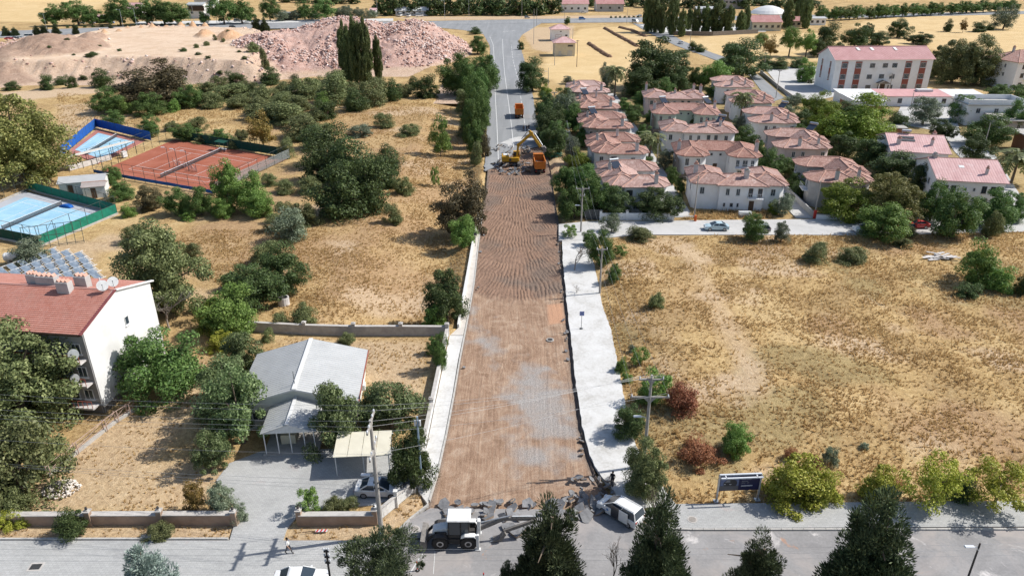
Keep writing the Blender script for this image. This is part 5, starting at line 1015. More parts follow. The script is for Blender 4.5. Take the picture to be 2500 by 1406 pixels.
T('tree', 'crowded between the villas', (1480, 300, 268, 34), (1500, 345, 312, 36), (1545, 232, 200, 40), (1580, 420, 380, 44), (1640, 448, 405, 36), (1660, 470, 430, 30), (1930, 430, 385, 50), (1900, 380, 335, 50), (1835, 300, 262, 44), (1775, 250, 218, 36), (1740, 236, 205, 36), (1520, 270, 236, 36), (1955, 350, 305, 50), (1790, 420, 385, 36), (1660, 262, 240, 28), (1940, 465, 418, 44), (1985, 460, 425, 40))
T('oak', 'massed between the school and the villas', (1940, 320, 262, 70), (2060, 300, 250, 80), (2050, 380, 320, 80), (2180, 330, 275, 60), (2300, 340, 290, 60), (2370, 400, 330, 70), (2340, 470, 410, 70))
T('bush', 'around the villas in their gardens', (1470, 380, 350, 40), (1690, 240, 222, 30), (1955, 480, 440, 60), (1870, 330, 295, 40), (1790, 262, 240, 30), (1650, 330, 308, 26), (1655, 500, 470, 30))
T('gbush', 'in the far corner of the straw field', (2378, 690, 590, 90), (2430, 706, 636, 76))
T('bush', 'in the far corner of the straw field', (2492, 716, 664, 40), (2360, 720, 690, 60))
T('shrub', 'in the straw field along the lane', (1990, 640, 592, 60), (2080, 636, 596, 70), (1560, 582, 562, 70), (1600, 760, 705, 40), (2200, 600, 580, 40))
T('bright', 'alone in the straw field by the withered bush', (1790, 1108, 1030, 80))
T('dry', 'in the straw field by the power pole', (1662, 1004, 934, 92))
T('dry', 'lying low in the straw field by the green bush', (1706, 1122, 1074, 104))
T('dry', 'scattered above the billboard', (1930, 1120, 1092, 40), (2180, 1190, 1165, 46), (1990, 1135, 1112, 30))
T('planed', 'with thin drooping boughs over the concrete pavement', (1566, 1205, 1072, 118))
T('oak', 'with drooping boughs by the power pole', (1530, 1060, 985, 84))
T('acid', 'beside the billboard', (1935, 1216, 1118, 152), (2012, 1220, 1150, 90))
T('acid', 'behind the paver pavement', (2140, 1218, 1140, 94))
T('acidt', 'on the edge of the paver pavement', (2268, 1238, 1108, 140), (2425, 1238, 1122, 150))
T('bush', 'between the young yellow trees', (2345, 1215, 1160, 70), (1980, 1230, 1195, 40))
T('grbush', 'on the straw field edge', (2025, 1130, 1090, 40), (2110, 1095, 1080, 24), (1540, 860, 840, 20))
T('conifer', 'at the street corner beyond the loader', (1338, 1475, 1200, 225))
T('conifer', 'with a bare thin tip beside the blue van', (1592, 1480, 1192, 205))
T('conifer', 'with several thin upright tips', (1832, 1500, 1290, 170))
T('conifer', 'standing widest along the cross street', (2090, 1500, 1188, 275))
T('juniper', 'half hiding the street below the pole sign', (935, 1490, 1304, 215))
T('conifer', 'low and small beside the tall street corner cypress', (1240, 1455, 1366, 76))
T('blue', 'rising beside the pale paver street', (382, 1520, 1334, 190))
# far strip along the highway
T('pine', 'on the roadside lot behind the spoil', (136, 64, 8, 58), (192, 62, 1, 62), (226, 62, 14, 50), (296, 64, -6, 62), (360, 60, -4, 74), (404, 62, 0, 72), (440, 60, 6, 56), (548, 60, -12, 60), (592, 58, -8, 64), (660, 52, -5, 44), (745, 50, 2, 40), (792, 52, -2, 56), (272, 60, 20, 40), (500, 62, 30, 30))
T('conifer', 'along the highway verge', (16, 88, 64, 26), (38, 88, 66, 26), (92, 87, 62, 26), (110, 86, 60, 28), (138, 84, 58, 26), (186, 84, 56, 22), (272, 77, 60, 18), (628, 78, 38, 34), (648, 78, 42, 30), (310, 72, 58, 14), (365, 66, 50, 14))
T('olive', 'beside the roadside kiosk', (690, 52, 22, 40), (725, 50, 24, 40), (770, 48, 26, 36), (850, 46, 12, 44), (880, 46, 16, 40), (830, 44, 18, 34), (910, 44, 22, 30))
T('far', 'in the dark row across the highway', *[(930 + 26 * k, 34 + 4 * (k % 2), -12 - 5 * (k % 3), 44 + 6 * (k % 3)) for k in range(17)])
T('far', 'on the skyline fields', *[(1440 + 34 * k, 16 + (k % 3) * 3, -14, 44) for k in range(12)], *[(1860 + 40 * k, 14 + (k % 2) * 5, -12, 50) for k in range(4)], *[(700 + 40 * k, 10, -14, 40) for k in range(5)])
T('poplar', 'in the row beside the white lot', (1580, 78, -12, 28), (1597, 80, -6, 30), (1614, 82, 12, 24), (1638, 86, -6, 28), (1662, 90, 24, 22), (1680, 74, 22, 18), (1697, 82, 18, 24), (1722, 82, 16, 28), (1748, 82, 4, 42), (1776, 84, 16, 28), (1806, 80, 28, 22), (1820, 76, 18, 18))
T('poplar', 'beside the service station', (1920, 68, -2, 26), (1945, 62, -12, 22), (1966, 70, -6, 28))
T('pine', 'in the row behind the golden field', *[(2004 + 22 * k + (k * 7) % 9, 52 - 1.15 * k, 14 - .8 * k + (k % 3) * 2, 32) for k in range(22)])
T('bush', 'by the country lane', (1692, 124, 100, 26), (1710, 128, 108, 26), (1668, 138, 128, 40))
T('umb', 'at the edge of the golden field', (1925, 138, 64, 50), (1966, 140, 74, 44), (1856, 118, 80, 36))
T('autumn', 'among the umbrella pines', (1880, 140, 88, 44), (2350, 80, 46, 20))
T('oak', 'behind the school', (2020, 132, 58, 64), (2085, 116, 58, 62), (2146, 112, 78, 50), (2118, 98, 56, 34), (2190, 92, 48, 52), (2240, 108, 82, 60), (1995, 140, 98, 40))
T('bush', 'in the golden field', (2312, 78, 46, 22), (2388, 78, 50, 40), (2416, 74, 58, 22))
T('olive', 'leaning over the golden field', (2448, 72, 8, 58))
T('planed', 'beside the school gable', (2322, 204, 94, 96), (2376, 206, 88, 116), (2290, 190, 108, 56))
T('bright', 'alone in the school yard', (1962, 200, 140, 50))
T('bush', 'along the school yard edge', (1900, 168, 140, 50), (1950, 165, 138, 50), (1868, 165, 135, 40), (1978, 204, 192, 16))
T('pine', 'trimmed round beside the highway', (1385, 62, 40, 15))
T('bush', 'beside the asphalt road junction', (1272, 122, 98, 16), (1160, 84, 66, 30))
sl_shrub = [(118, 218, 178, 40), (150, 206, 186, 34), (178, 214, 180, 28), (252, 212, 166, 52), (228, 182, 172, 22), (240, 178, 164, 20), (205, 196, 182, 18), (136, 176, 160, 12), (180, 165, 156, 12), (236, 176, 160, 16), (254, 160, 154, 12), (190, 178, 170, 10), (300, 166, 156, 14), (492, 178, 160, 16), (515, 188, 168, 16), (455, 168, 150, 20), (30, 220, 196, 36), (590, 170, 158, 12), (540, 200, 180, 18), (605, 190, 172, 18)]
T('bush', 'dotting the slope of the mound', *sl_shrub)
T('shrub', 'on the bank above the graded mound top', (620, 128, 96, 34), (640, 120, 100, 24), (505, 112, 98, 16), (525, 96, 84, 10), (545, 104, 90, 10), (560, 96, 80, 10), (480, 118, 104, 14), (1000, 130, 122, 10), (1050, 118, 108, 18))
random.seed(4)
rows_ = {}
for i, (kind, where, x, yb, yt, w) in enumerate(TREES): rows_.setdefault((kind, where), []).append(i)
lab = {}
for (kind, where), idx in rows_.items():
    d = KINDS[kind][8]
    if len(idx) == 1: lab[idx[0]] = (d + ' ' + where, None); continue
    hh = sorted(idx, key=lambda i: -(TREES[i][5] / (TREES[i][3] + 140)))
    for r_, i in enumerate(hh):
        pre = 'widest ' if r_ == 0 else ('narrowest ' if r_ == len(hh) - 1 else '')
        lab[i] = (pre + d + ' ' + where, KINDS[kind][9] + ' ' + where if pre == '' or True else None)
for i, (kind, where, x, yb, yt, w) in enumerate(TREES):
    g = G(x, yb); onm = any(k_ in where for k_ in ('mound', 'rubble heap')) and 'foot' not in where
    if onm:
        for _ in range(6):
            z_ = mz(g.x, g.y); g = G(x, yb, max(0, z_))
    z = mz(g.x, g.y) if onm else (hz(g.x, g.y) if g.y < 640 else hz(g.x, g.y))
    dep = g.y * cth - (z - CH) * sth; wm = w * dep / FPX
    hm = CH - g.y * math.tan(TH + math.atan((yt - 703) / FPX)) - z
    hm = max(hm * .97, wm * .45, .5); hm = min(hm, wm * (6.5 if kind == 'poplar' else 2.2 if 'conifer' not in kind and kind != 'blue' else 3.2))
    vv = i % KINDS[kind][7]; cm, tm = tree_meshes(kind, vv); lb, grp = lab[i]
    o = empty(KINDS[kind][10], (g.x, g.y, z - .03), random.uniform(0, 6.28), lb, KINDS[kind][9], grp)
    k_ = 1.18 if kind == 'syca' else 1.03; o.scale = (wm * k_, wm * k_, hm * 1.02)
    link_mesh('trunk', tm, o); link_mesh('crown', cm, o)
# palms: every frond a part
def frond_mesh():
    m = MB(); n = 7; pts = [Vector((.02 + .5 * t, 0, .16 * math.sin(t * 2.4) - .30 * t * t)) for t in np.linspace(0, 1, n)]
    for i in range(n - 1):
        w0, w1 = .11 * math.sin(math.pi * (.12 + .85 * i / n)), .11 * math.sin(math.pi * (.12 + .85 * (i + 1) / n))
        for s_ in (-1, 1):
            for q in (0.0, .5):
                a, b_ = pts[i].lerp(pts[i + 1], q), pts[i].lerp(pts[i + 1], q + .38)
                m.poly([a, b_, b_ + Vector((.05, s_ * w1, -.05)), a + Vector((.06, s_ * w0, -.06))])
    return m.mesh('frond', LM['olive'])
fm = frond_mesh()
for x, yb, yt, w, lb in ((1500, 236, 160, 46, 'shaggy palm at the far end of the row along the road'), (1805, 306, 222, 50, 'tall palm before the villas of the walled lane'), (1585, 384, 322, 62, 'broad low palm between the first two rows of villas'), (2468, 448, 362, 90, 'thick palm beside the pink-roofed house with the skylight')):
    g = G(x, yb); dep = g.y * cth + CH * sth; wm = w * dep / FPX; hm = CH - g.y * math.tan(TH + math.atan((yt - 703) / FPX)); o = empty('palm_tree', (g.x, g.y, -.1), 0, lb, 'palm')
    th_ = max(1.2, hm - wm * .28); P('trunk', bark, o, ('tube', [(0, 0, 0), (.1, .05, th_ * .5), (0, 0, th_)], [.32, .26, .24], 8))
    for k in range(34):
        f_ = link_mesh('frond', fm, o, (0, 0, th_)); f_.scale = (wm * 1.05,) * 3; f_.rotation_euler = (0, random.uniform(-.75, .65), k * 2.4)
# leafless trees and saplings
def bare_tree(name, x, yb, yt, w, lb, seed, m=None, leaves=None):
    g0 = random.Random(seed); g = G(x, yb); z = hz(g.x, g.y); dep = g.y * cth + CH * sth; wm = w * dep / FPX; hm = max(1, CH - g.y * math.tan(TH + math.atan((yt - 703) / FPX)) - z)
    o = empty(name, (g.x, g.y, z), 0, lb, 'tree'); mb = MB(); tips = []
    def grow(p_, d, L, r_, n):
        e = p_ + d * L; mid_ = p_.lerp(e, .5) + Vector((g0.uniform(-1, 1), g0.uniform(-1, 1), 0)) * L * .08; mb.tube([p_, mid_, e], [r_, r_ * .8, r_ * .6], 5, False); tips.append(e)
        if n:
            for k in range(g0.choice((3, 3, 4))):
                q = (d + Vector((g0.uniform(-1, 1), g0.uniform(-1, 1), g0.uniform(-.1, .6))) * .8).normalized(); grow(p_.lerp(e, g0.uniform(.55, 1)), q, L * g0.uniform(.55, .75), r_ * .55, n - 1)
    grow(Vector((0, 0, -.1)), Vector((.05, 0, 1)), hm * .42, max(.035, hm * .016), 4); s_ = wm / max(.1, max(v[0] for v in mb.v) - min(v[0] for v in mb.v)); mb.v = [(a * s_, b_ * s_, c_) for a, b_, c_ in mb.v]
    mb.build('branches', m or twig, o); return o
bare_tree('bare_tree', 412, 800, 695, 110, 'leafless grey tree against the white gable wall', 3)
bare_tree('bare_tree', 320, 935, 800, 70, 'thin leafless sapling beside the gable wall window', 8)
bare_tree('bare_sapling', 1402, 660, 588, 44, 'leafless sapling in the white concrete pavement', 5)
bare_tree('bare_sapling', 1407, 716, 693, 26, 'tiny bare twig planted in the white concrete pavement', 6)
bare_tree('bare_tree', 1492, 1450, 1312, 64, 'dead dark sapling between the street cypresses', 11, bark)
bare_tree('bare_tree', 1594, 1400, 1130, 76, 'thin dead treetop above the cypress by the blue van', 12, bark)
# ---------------------------------------------------------------- dry grass: uncountable tufts
grassm, t, b = nodes_of('dry_grass_blades'); gi = t.nodes.new('ShaderNodeNewGeometry')
c = ramp(t, gi.outputs['Random Per Island'], [(0, (.30, .18, .07)), (.3, (.45, .29, .115)), (.6, (.58, .40, .18)), (.9, (.70, .53, .29)), (1, (.40, .33, .13))])
c = mixc(t, .35, c, ramp(t, noise(t, pos(t), .25, 4, .6), [(.35, (.38, .245, .12)), (.65, (.68, .51, .28))])); t.links.new(c, b.inputs['Base Color']); b.inputs['Roughness'].default_value = .9; b.inputs['Specular IOR Level'].default_value = .1
trn = N(t, 'ShaderNodeBsdfTranslucent'); t.links.new(c, trn.inputs[0]); mxs = N(t, 'ShaderNodeMixShader'); mxs.inputs[0].default_value = .5; t.links.new(b.outputs[0], mxs.inputs[1]); t.links.new(trn.outputs[0], mxs.inputs[2]); t.links.new(mxs.outputs[0], t.nodes['Material Output'].inputs['Surface'])
def tufts(name, poly, dens, hgt, label, holes=(), seed=1, clump=.5):
    g = np.random.default_rng(seed); pl = ppoly(poly); xa, xb = min(p_[0] for p_ in pl), max(p_[0] for p_ in pl); ya, yb = min(p_[1] for p_ in pl), max(p_[1] for p_ in pl)
    n = int((xb - xa) * (yb - ya) * dens); x = xa + (xb - xa) * g.random(n); y = ya + (yb - ya) * g.random(n); d = fbm(x, y, 4.5, 3, 90 + seed); big = fbm(x, y, 16, 2, 95 + seed)
    k = (pdist(x, y, pl) < 0) & (g.random(n) < clump + (1 - clump) * np.clip((d - .35) * 3.2, 0, 1))
    for h_ in holes: k &= (pdist(x, y, ppoly(h_)) + 4 * (fbm(x, y, 3, 3, 97) - .5) > 0) | (g.random(n) < .25)
    x, y, d, big = x[k], y[k], d[k], big[k]; n = len(x); z = terr(x, y); B = 5
    a = g.random((n, B)) * 6.283; hh = hgt * (.35 + .9 * g.random((n, B))) * (.55 + .9 * d + .5 * big)[:, None]; sp = hgt * (.3 + 1.1 * g.random((n, B))); w = .035 + .07 * g.random((n, B))
    bx = x[:, None] + .12 * (g.random((n, B)) - .5); by = y[:, None] + .12 * (g.random((n, B)) - .5); ca_, sa = np.cos(a), np.sin(a)
    v = np.stack([np.stack([bx - sa * w, by + ca_ * w, np.repeat(z[:, None], B, 1) - .03], -1), np.stack([bx + sa * w, by - ca_ * w, np.repeat(z[:, None], B, 1) - .03], -1), np.stack([bx + ca_ * sp, by + sa * sp, z[:, None] + hh], -1)], 2).reshape(-1, 3)
    tag(link_mesh(name, np_mesh(name, v, np.arange(len(v)).reshape(-1, 3), grassm)), label, 'grass', kind='stuff')
tufts('dry_grass', [(1458,590),(1560,578),(2520,565),(2520,1222),(1655,1232),(1605,1162),(1556,1086),(1538,1020),(1508,870),(1474,745),(1452,640)], 8.5, .21, 'long dry straw grass filling the open field', holes=[TRACK], seed=1, clump=.25)
tufts('tall_weeds', [(1458,590),(1560,578),(2520,565),(2520,1222),(1655,1232),(1605,1162),(1556,1086),(1538,1020),(1508,870),(1474,745),(1452,640)], .7, .5, 'taller dry weeds standing in patches of the open field', holes=[TRACK], seed=8, clump=.0)
tufts('dry_grass', [(290,560),(760,560),(980,450),(1060,300),(1170,300),(1180,430),(1165,520),(1115,790),(700,795),(480,660)], 7, .22, 'dry brown grass on the slope by the ditch', seed=2, clump=.2)
tufts('dry_grass', [(60,1255),(170,1110),(370,990),(480,850),(640,825),(1050,825),(1020,1060),(900,1000),(640,860),(540,1130),(430,1245)], 3.5, .16, 'thin dry grass in the garden plot', seed=3, clump=.15)
tufts('dry_grass', [(-20,1290),(560,1284),(556,1314),(-20,1316)], 5, .14, 'sparse dry weeds on the verge', seed=4, clump=.2)
tufts('dry_grass', [(700,1292),(915,1280),(1025,1196),(1042,1215),(960,1300),(920,1312),(720,1312)], 5, .16, 'sparse dry weeds at the corner verge', seed=5, clump=.2)
tufts('dry_grass', [(140,225),(560,270),(1100,235),(1130,420),(960,470),(700,330),(420,320),(140,310)], 2.2, .3, 'dry grass below the mound', seed=6, clump=.2)
tufts('dry_grass', [(1700,515),(1885,512),(1885,534),(1660,536)], 8, .55, 'tall dry grass under the gate villa', seed=7, clump=.8)
# ================================================================ vehicles
def paint(name, c, rough=.28):
    m, t, b = nodes_of(name); p = pos(t, 'object'); d = noise(t, p, 2.5, 5, .7)
    t.links.new(ramp(t, d, [(.35, tuple(x * .82 + .03 for x in c)), (.65, c)]), b.inputs['Base Color']); b.inputs['Roughness'].default_value = rough
    b.inputs['Coat Weight'].default_value = .5; b.inputs['Coat Roughness'].default_value = .12; return m
pw = paint('white_car_paint', (.78, .78, .77)); pblue = paint('pale_blue_car_paint', (.46, .60, .66)); pred = paint('red_car_paint', (.50, .03, .03)); pgrey = paint('grey_car_paint', (.30, .32, .34)); pdark = paint('black_car_paint', (.025, .025, .03)); pnavy = paint('blue_car_paint', (.10, .25, .55))
rubber = mat('tyre_rubber', (.022, .022, .024), (.05, .045, .04), 6, .9); rimm = mat('wheel_rim', (.45, .45, .46), (.30, .30, .31), 6, .4, .6); lampr, _t, _b = nodes_of('tail_lamp'); _b.inputs['Base Color'].default_value = (.35, .01, .01, 1); _b.inputs['Roughness'].default_value = .2
lampw, _t, _b = nodes_of('head_lamp'); _b.inputs['Base Color'].default_value = (.7, .72, .75, 1); _b.inputs['Roughness'].default_value = .1
CAR = {'sedan': dict(L=4.45, W=1.76, low=[(-2.2, .30), (-2.22, .62), (-2.15, .95), (-1.5, 1.0), (.95, .98), (1.6, .90), (2.05, .78), (2.2, .6), (2.2, .28)], b0=-1.75, b1=1.12, r0=-.95, r1=.15, zb=.97, zr=1.46, wb=1.32),
       'hatch': dict(L=4.0, W=1.72, low=[(-1.95, .30), (-1.98, .7), (-1.9, .98), (.95, 1.0), (1.5, .92), (1.9, .75), (1.98, .55), (1.98, .28)], b0=-1.9, b1=1.1, r0=-1.45, r1=.2, zb=.98, zr=1.5, wb=1.25),
       'van': dict(L=4.7, W=1.85, low=[(-2.3, .32), (-2.33, .8), (-2.28, 1.12), (1.3, 1.12), (1.9, 1.0), (2.25, .82), (2.35, .6), (2.35, .3)], b0=-2.27, b1=1.55, r0=-2.0, r1=.45, zb=1.10, zr=1.88, wb=1.5),
       'box': dict(L=5.6, W=2.0, low=[(-2.7, .4), (-2.75, 1.0), (-2.75, 1.3), (1.9, 1.3), (2.4, 1.15), (2.7, .9), (2.75, .4)], b0=-2.72, b1=2.1, r0=-2.6, r1=1.3, zb=1.28, zr=2.4, wb=1.7)}
_cm = {}
def car(name, loc, rz, pm, label, kind='sedan', group=None, cat='car', extra=None, z=0.0):
    k = (kind, pm.name); q = CAR[kind]; W = q['W']
    root = empty(name, (loc[0], loc[1], z), rz, label, cat, group)
    if k not in _cm:
        prof = q['low']; m = MB(); lay = [(W / 2 - .10, .0), (W / 2, .0)]
        n = len(prof)
        # cross-section swells from sill to belt: three rings across the width
        def ring(y, ins): return [(x * (1 - ins * .03), y, zz_ - ins * .05 * (zz_ > .8)) for x, zz_ in prof]
        ys_ = [(-W / 2, 1.0), (-W / 2 + .10, 0), (0, -.6), (W / 2 - .10, 0), (W / 2, 1.0)]; rings = [ring(y, i_) for y, i_ in ys_]; vs = sum(rings, []); fs = []
        for a in range(4):
            for i in range(n): fs.append((a * n + i, a * n + (i + 1) % n, (a + 1) * n + (i + 1) % n, (a + 1) * n + i))
        fs += [tuple(range(n)), tuple(range(5 * n - 1, 4 * n - 1, -1))]; m.faces(vs, fs)
        body = m.mesh('body', pm, .03, False)
        b0, b1, r0, r1, zb, zr = q['b0'], q['b1'], q['r0'], q['r1'], q['zb'], q['zr']; yb, yt = W / 2 - .06, W / 2 - .22
        rf_ = MB().faces([(r0, -yt, zr - .03), (r1, -yt, zr - .04), (r1, yt, zr - .04), (r0, yt, zr - .03), (r0 + .15, -yt + .2, zr + .03), (r1 - .2, -yt + .2, zr + .03), (r1 - .2, yt - .2, zr + .03), (r0 + .15, yt - .2, zr + .03)], [(4, 5, 6, 7), (0, 1, 5, 4), (1, 2, 6, 5), (2, 3, 7, 6), (3, 0, 4, 7)]).mesh('roof', pm)
        ws = MB().faces([(b1, -yb, zb), (b1, yb, zb), (r1, yt, zr - .045), (r1, -yt, zr - .045)], [(0, 1, 2, 3)]).mesh('windscreen', glass)
        rw = MB().faces([(b0, -yb, zb), (r0, -yt, zr - .035), (r0, yt, zr - .035), (b0, yb, zb)], [(0, 1, 2, 3)]).mesh('rear_window', glass)
        sw = {s_: MB().faces([(b0, s_ * yb, zb), (b1, s_ * yb, zb), (r1, s_ * yt, zr - .04), (r0, s_ * yt, zr - .035)], [(0, 1, 2, 3)]).mesh('side_window', glass) for s_ in (-1, 1)}
        pl = {s_: MB().bar((b1, s_ * yb, zb), (r1, s_ * (yt + .005), zr - .02), .07).bar((b0, s_ * yb, zb), (r0, s_ * (yt + .005), zr - .02), .09).bar(((b0 + b1) / 2 + .1, s_ * (yb + .005), zb), ((r0 + r1) / 2 + .1, s_ * (yt + .012), zr - .02), .07, .03).mesh('pillar', pm) for s_ in (-1, 1)}
        r_ = .33 if kind != 'box' else .38; wh = MB().lathe([(.2, -.12), (r_, -.10), (r_, .10), (.2, .12)], (0, 0, r_), 16, 'y').mesh('wheel', rubber); rm_ = MB().lathe([(.05, .0), (.21, -.01), (.215, -.13), (.04, -.135)], (0, 0, r_), 12, 'y').mesh('rim', rimm)
        _cm[k] = (body, rf_, ws, rw, sw, pl, wh, rm_)
    body, rf_, ws, rw, sw, pl, wh, rm_ = _cm[k]
    link_mesh('body', body, root); link_mesh('roof', rf_, root); link_mesh('windscreen', ws, root); link_mesh('rear_window', rw, root)
    for s_ in (-1, 1):
        link_mesh('side_window', sw[s_], root); link_mesh('pillar', pl[s_], root)
        for x in (-q['wb'], q['wb']):
            w_ = link_mesh('wheel', wh, root, (x, s_ * (W / 2 - .10), 0), 0 if s_ < 0 else math.pi); link_mesh('rim', rm_, w_)
        xf_ = q['low'][-3][0]; P('headlight', lampw, root, ('box', (q['low'][-2][0] - .10, s_ * (W / 2 - .32), q['low'][-3][1] - .02), (.22, .34, .13))); P('tail_light', lampr, root, ('box', (q['low'][1][0] + .06, s_ * (W / 2 - .22), q['low'][1][1] + .14), (.12, .26, .2)))
        P('wing_mirror', pm, root, ('box', (q['b1'] - .35, s_ * (W / 2 + .08), q['zb'] + .08), (.14, .18, .13)))
    if extra: extra(root)
    return root
def at_px(x, y, z=0.0): g = G(x, y, z); return (g.x, g.y)
def heading(a, b_): A, B = G(*a), G(*b_); return math.atan2(B.y - A.y, B.x - A.x)
car('parked_car', at_px(926, 1203), R(-2), pw, 'white saloon car parked under the dark tree by the white fence', 'sedan', z=.012)
def open_door(r):
    P('door_opening', pdark, r, ('box', (.05, .925, 1.02), (.95, .04, 1.35))); P('sliding_door', pw, r, ('box', (-.95, 1.0, 1.05), (1.05, .06, 1.3)), bevel=.03); P('roof_rail', pw, r, ('bar', (-1.9, -.6, 1.96), (.2, -.6, 1.96), .05), ('bar', (-1.9, .6, 1.96), (.2, .6, 1.96), .05))
    P('door_emblem', pnavy, r, ('lathe', [(.02, .93), (.14, .932), (.14, .928)], (.95, 0, .82), 10, 'y')); P('door_lettering', pnavy, r, *[('box', (1.15 + .16 * i, .929, .62), (.11, .012, .08)) for i in range(3)])
car('minivan', at_px(1514, 1258), heading((1562, 1284), (1472, 1232)), pw, 'white minivan with its side door slid open beside the broken asphalt', 'van', cat='van', extra=open_door).scale = (.93, .93, .93)
car('parked_car', at_px(736, 1428), R(3), pw, 'white car standing on the pale paver street near the insulator post', 'sedan', z=.01)
car('parked_car', at_px(1748, 561), R(178), pblue, 'pale blue saloon car standing in the concrete lane', 'sedan', z=.03)
car('parked_car', at_px(1852, 566), R(176), pgrey, 'grey car half hidden behind the lane tree', 'hatch', z=.03)
car('parked_car', at_px(2112, 566), R(182), pw, 'white car parked under the bright green tree on the lane', 'sedan', z=.03)
car('parked_car', at_px(2205, 562), R(178), pred, 'red hatchback parked beside the bright green tree on the lane', 'hatch', z=.03)
car('parked_car', at_px(2236, 556), R(182), pred, 'red saloon parked at the end of the lane cars', 'sedan', z=.03)
car('parked_car', at_px(1868, 478), R(84), pw, 'white car parked in the narrow walled lane by the gate villa', 'hatch', z=.03)
car('car', at_px(1662, 108), heading((1680, 114), (1650, 101)), pw, 'white car driving on the country lane', 'hatch', z=.045)
for nm, x, y, hd, pm, lb, kd, ct in (('minivan', 1421, 49, 0, pnavy, 'blue and white minivan driving on the highway', 'van', 'van'), ('car', 1287, 45.5, 0, pgrey, 'silver grey car driving on the highway by the junction', 'hatch', 'car'), ('car', 1560, 42, 180, pw, 'white car on the highway beside the poplars', 'hatch', 'car'), ('parked_car', 1424, 33, 0, pw, 'white car parked before the pink-roofed roadside building', 'sedan', 'car'),
        ('lorry', 1551, 57, -60, pw, 'white box lorry at the turn into the country lane', 'box', 'lorry'), ('minibus', 70, 94, 200, pw, 'white minibus parked by the highway verge cypress', 'box', 'van'), ('parked_car', 52, 96, 20, pw, 'white car parked beside the minibus', 'hatch', 'car'), ('parked_car', 38, 97, 20, pdark, 'black car parked near the minibus', 'sedan', 'car'), ('parked_car', 23, 98, 20, pred, 'red car parked near the minibus', 'sedan', 'car'),
        ('parked_car', 225, 59, 10, pgrey, 'grey car under the roadside pines', 'hatch', 'car'), ('parked_car', 272, 58, 10, pnavy, 'blue car beside the pink-roofed shelter', 'hatch', 'car'), ('pickup_truck', 580, 54, 5, pgrey, 'grey car parked before the roadside pines', 'van', 'car'), ('parked_car', 200, 60, 10, pw, 'white car under the roadside pines', 'hatch', 'car'), ('caravan', 977, 41, 80, pw, 'white caravan beside the greenhouse tunnel, at its end', 'box', 'caravan'), ('caravan', 998, 42, 80, pw, 'white caravan before the middle of the greenhouse tunnel', 'box', 'caravan'), ('caravan', 1024, 42, 20, pw, 'white caravan turned sideways before the greenhouse tunnel', 'box', 'caravan'), ('tank_trailer', 1180, 37, 80, pgrey, 'grey trailer standing alone by the earth heap', 'box', 'trailer'), ('car', 568, 69, 0, pdark, 'dark car passing behind the spoil slope', 'hatch', 'car'), ('car', 105, 91, 0, pgrey, 'grey car passing behind the brown spoil heap', 'hatch', 'car')):
    car(nm, at_px(x, y), R(hd), pm, lb, kd, cat=ct, z=.06)
# ---------------------------------------------------------------- orange tipper trucks
orange = mat('orange_truck_paint', (.62, .20, .03), (.46, .14, .025), 1.6, .5, bmp=.1); odirt = mat('worn_orange_steel', (.44, .17, .06), (.26, .12, .07), 2.2, .75)
yellow = mat('yellow_machine_paint', (.60, .33, .025), (.42, .22, .02), 2.0, .45); chass = mat('chassis_black', (.035, .035, .04), (.07, .06, .05), 4, .7); dustb = mat('dusty_bucket', (.25, .23, .21), (.13, .12, .11), 4, .7)
asphm = mat('asphalt_slab', (.24, .24, .245), (.13, .13, .135), 2.5, .95, bmp=.6); asphe = mat('asphalt_broken_edge', (.40, .30, .22), (.22, .17, .13), 3, .95, bmp=.6)
def wheel(parent, x, y, r_, w, s_, nm='wheel'):
    k = ('wh', r_, w)
    if k not in _cache: _cache[k] = (MB().lathe([(r_ * .55, -w / 2), (r_ * .95, -w / 2), (r_, -w * .3), (r_, w * .3), (r_ * .95, w / 2), (r_ * .55, w / 2)], (0, 0, 0), 18, 'x').mesh('wheel', rubber), MB().lathe([(.05, w * .1), (r_ * .56, w * .1), (r_ * .56, w * .46), (r_ * .3, w * .5), (r_ * .28, w * .38), (.04, w * .38)], (0, 0, 0), 14, 'x').mesh('rim', rimm))
    a, b_ = _cache[k]; o = link_mesh(nm, a, parent, (x, y, r_)); rm_ = link_mesh('rim', b_, o)
    if s_ < 0: o.rotation_euler = (0, 0, math.pi)
    return o
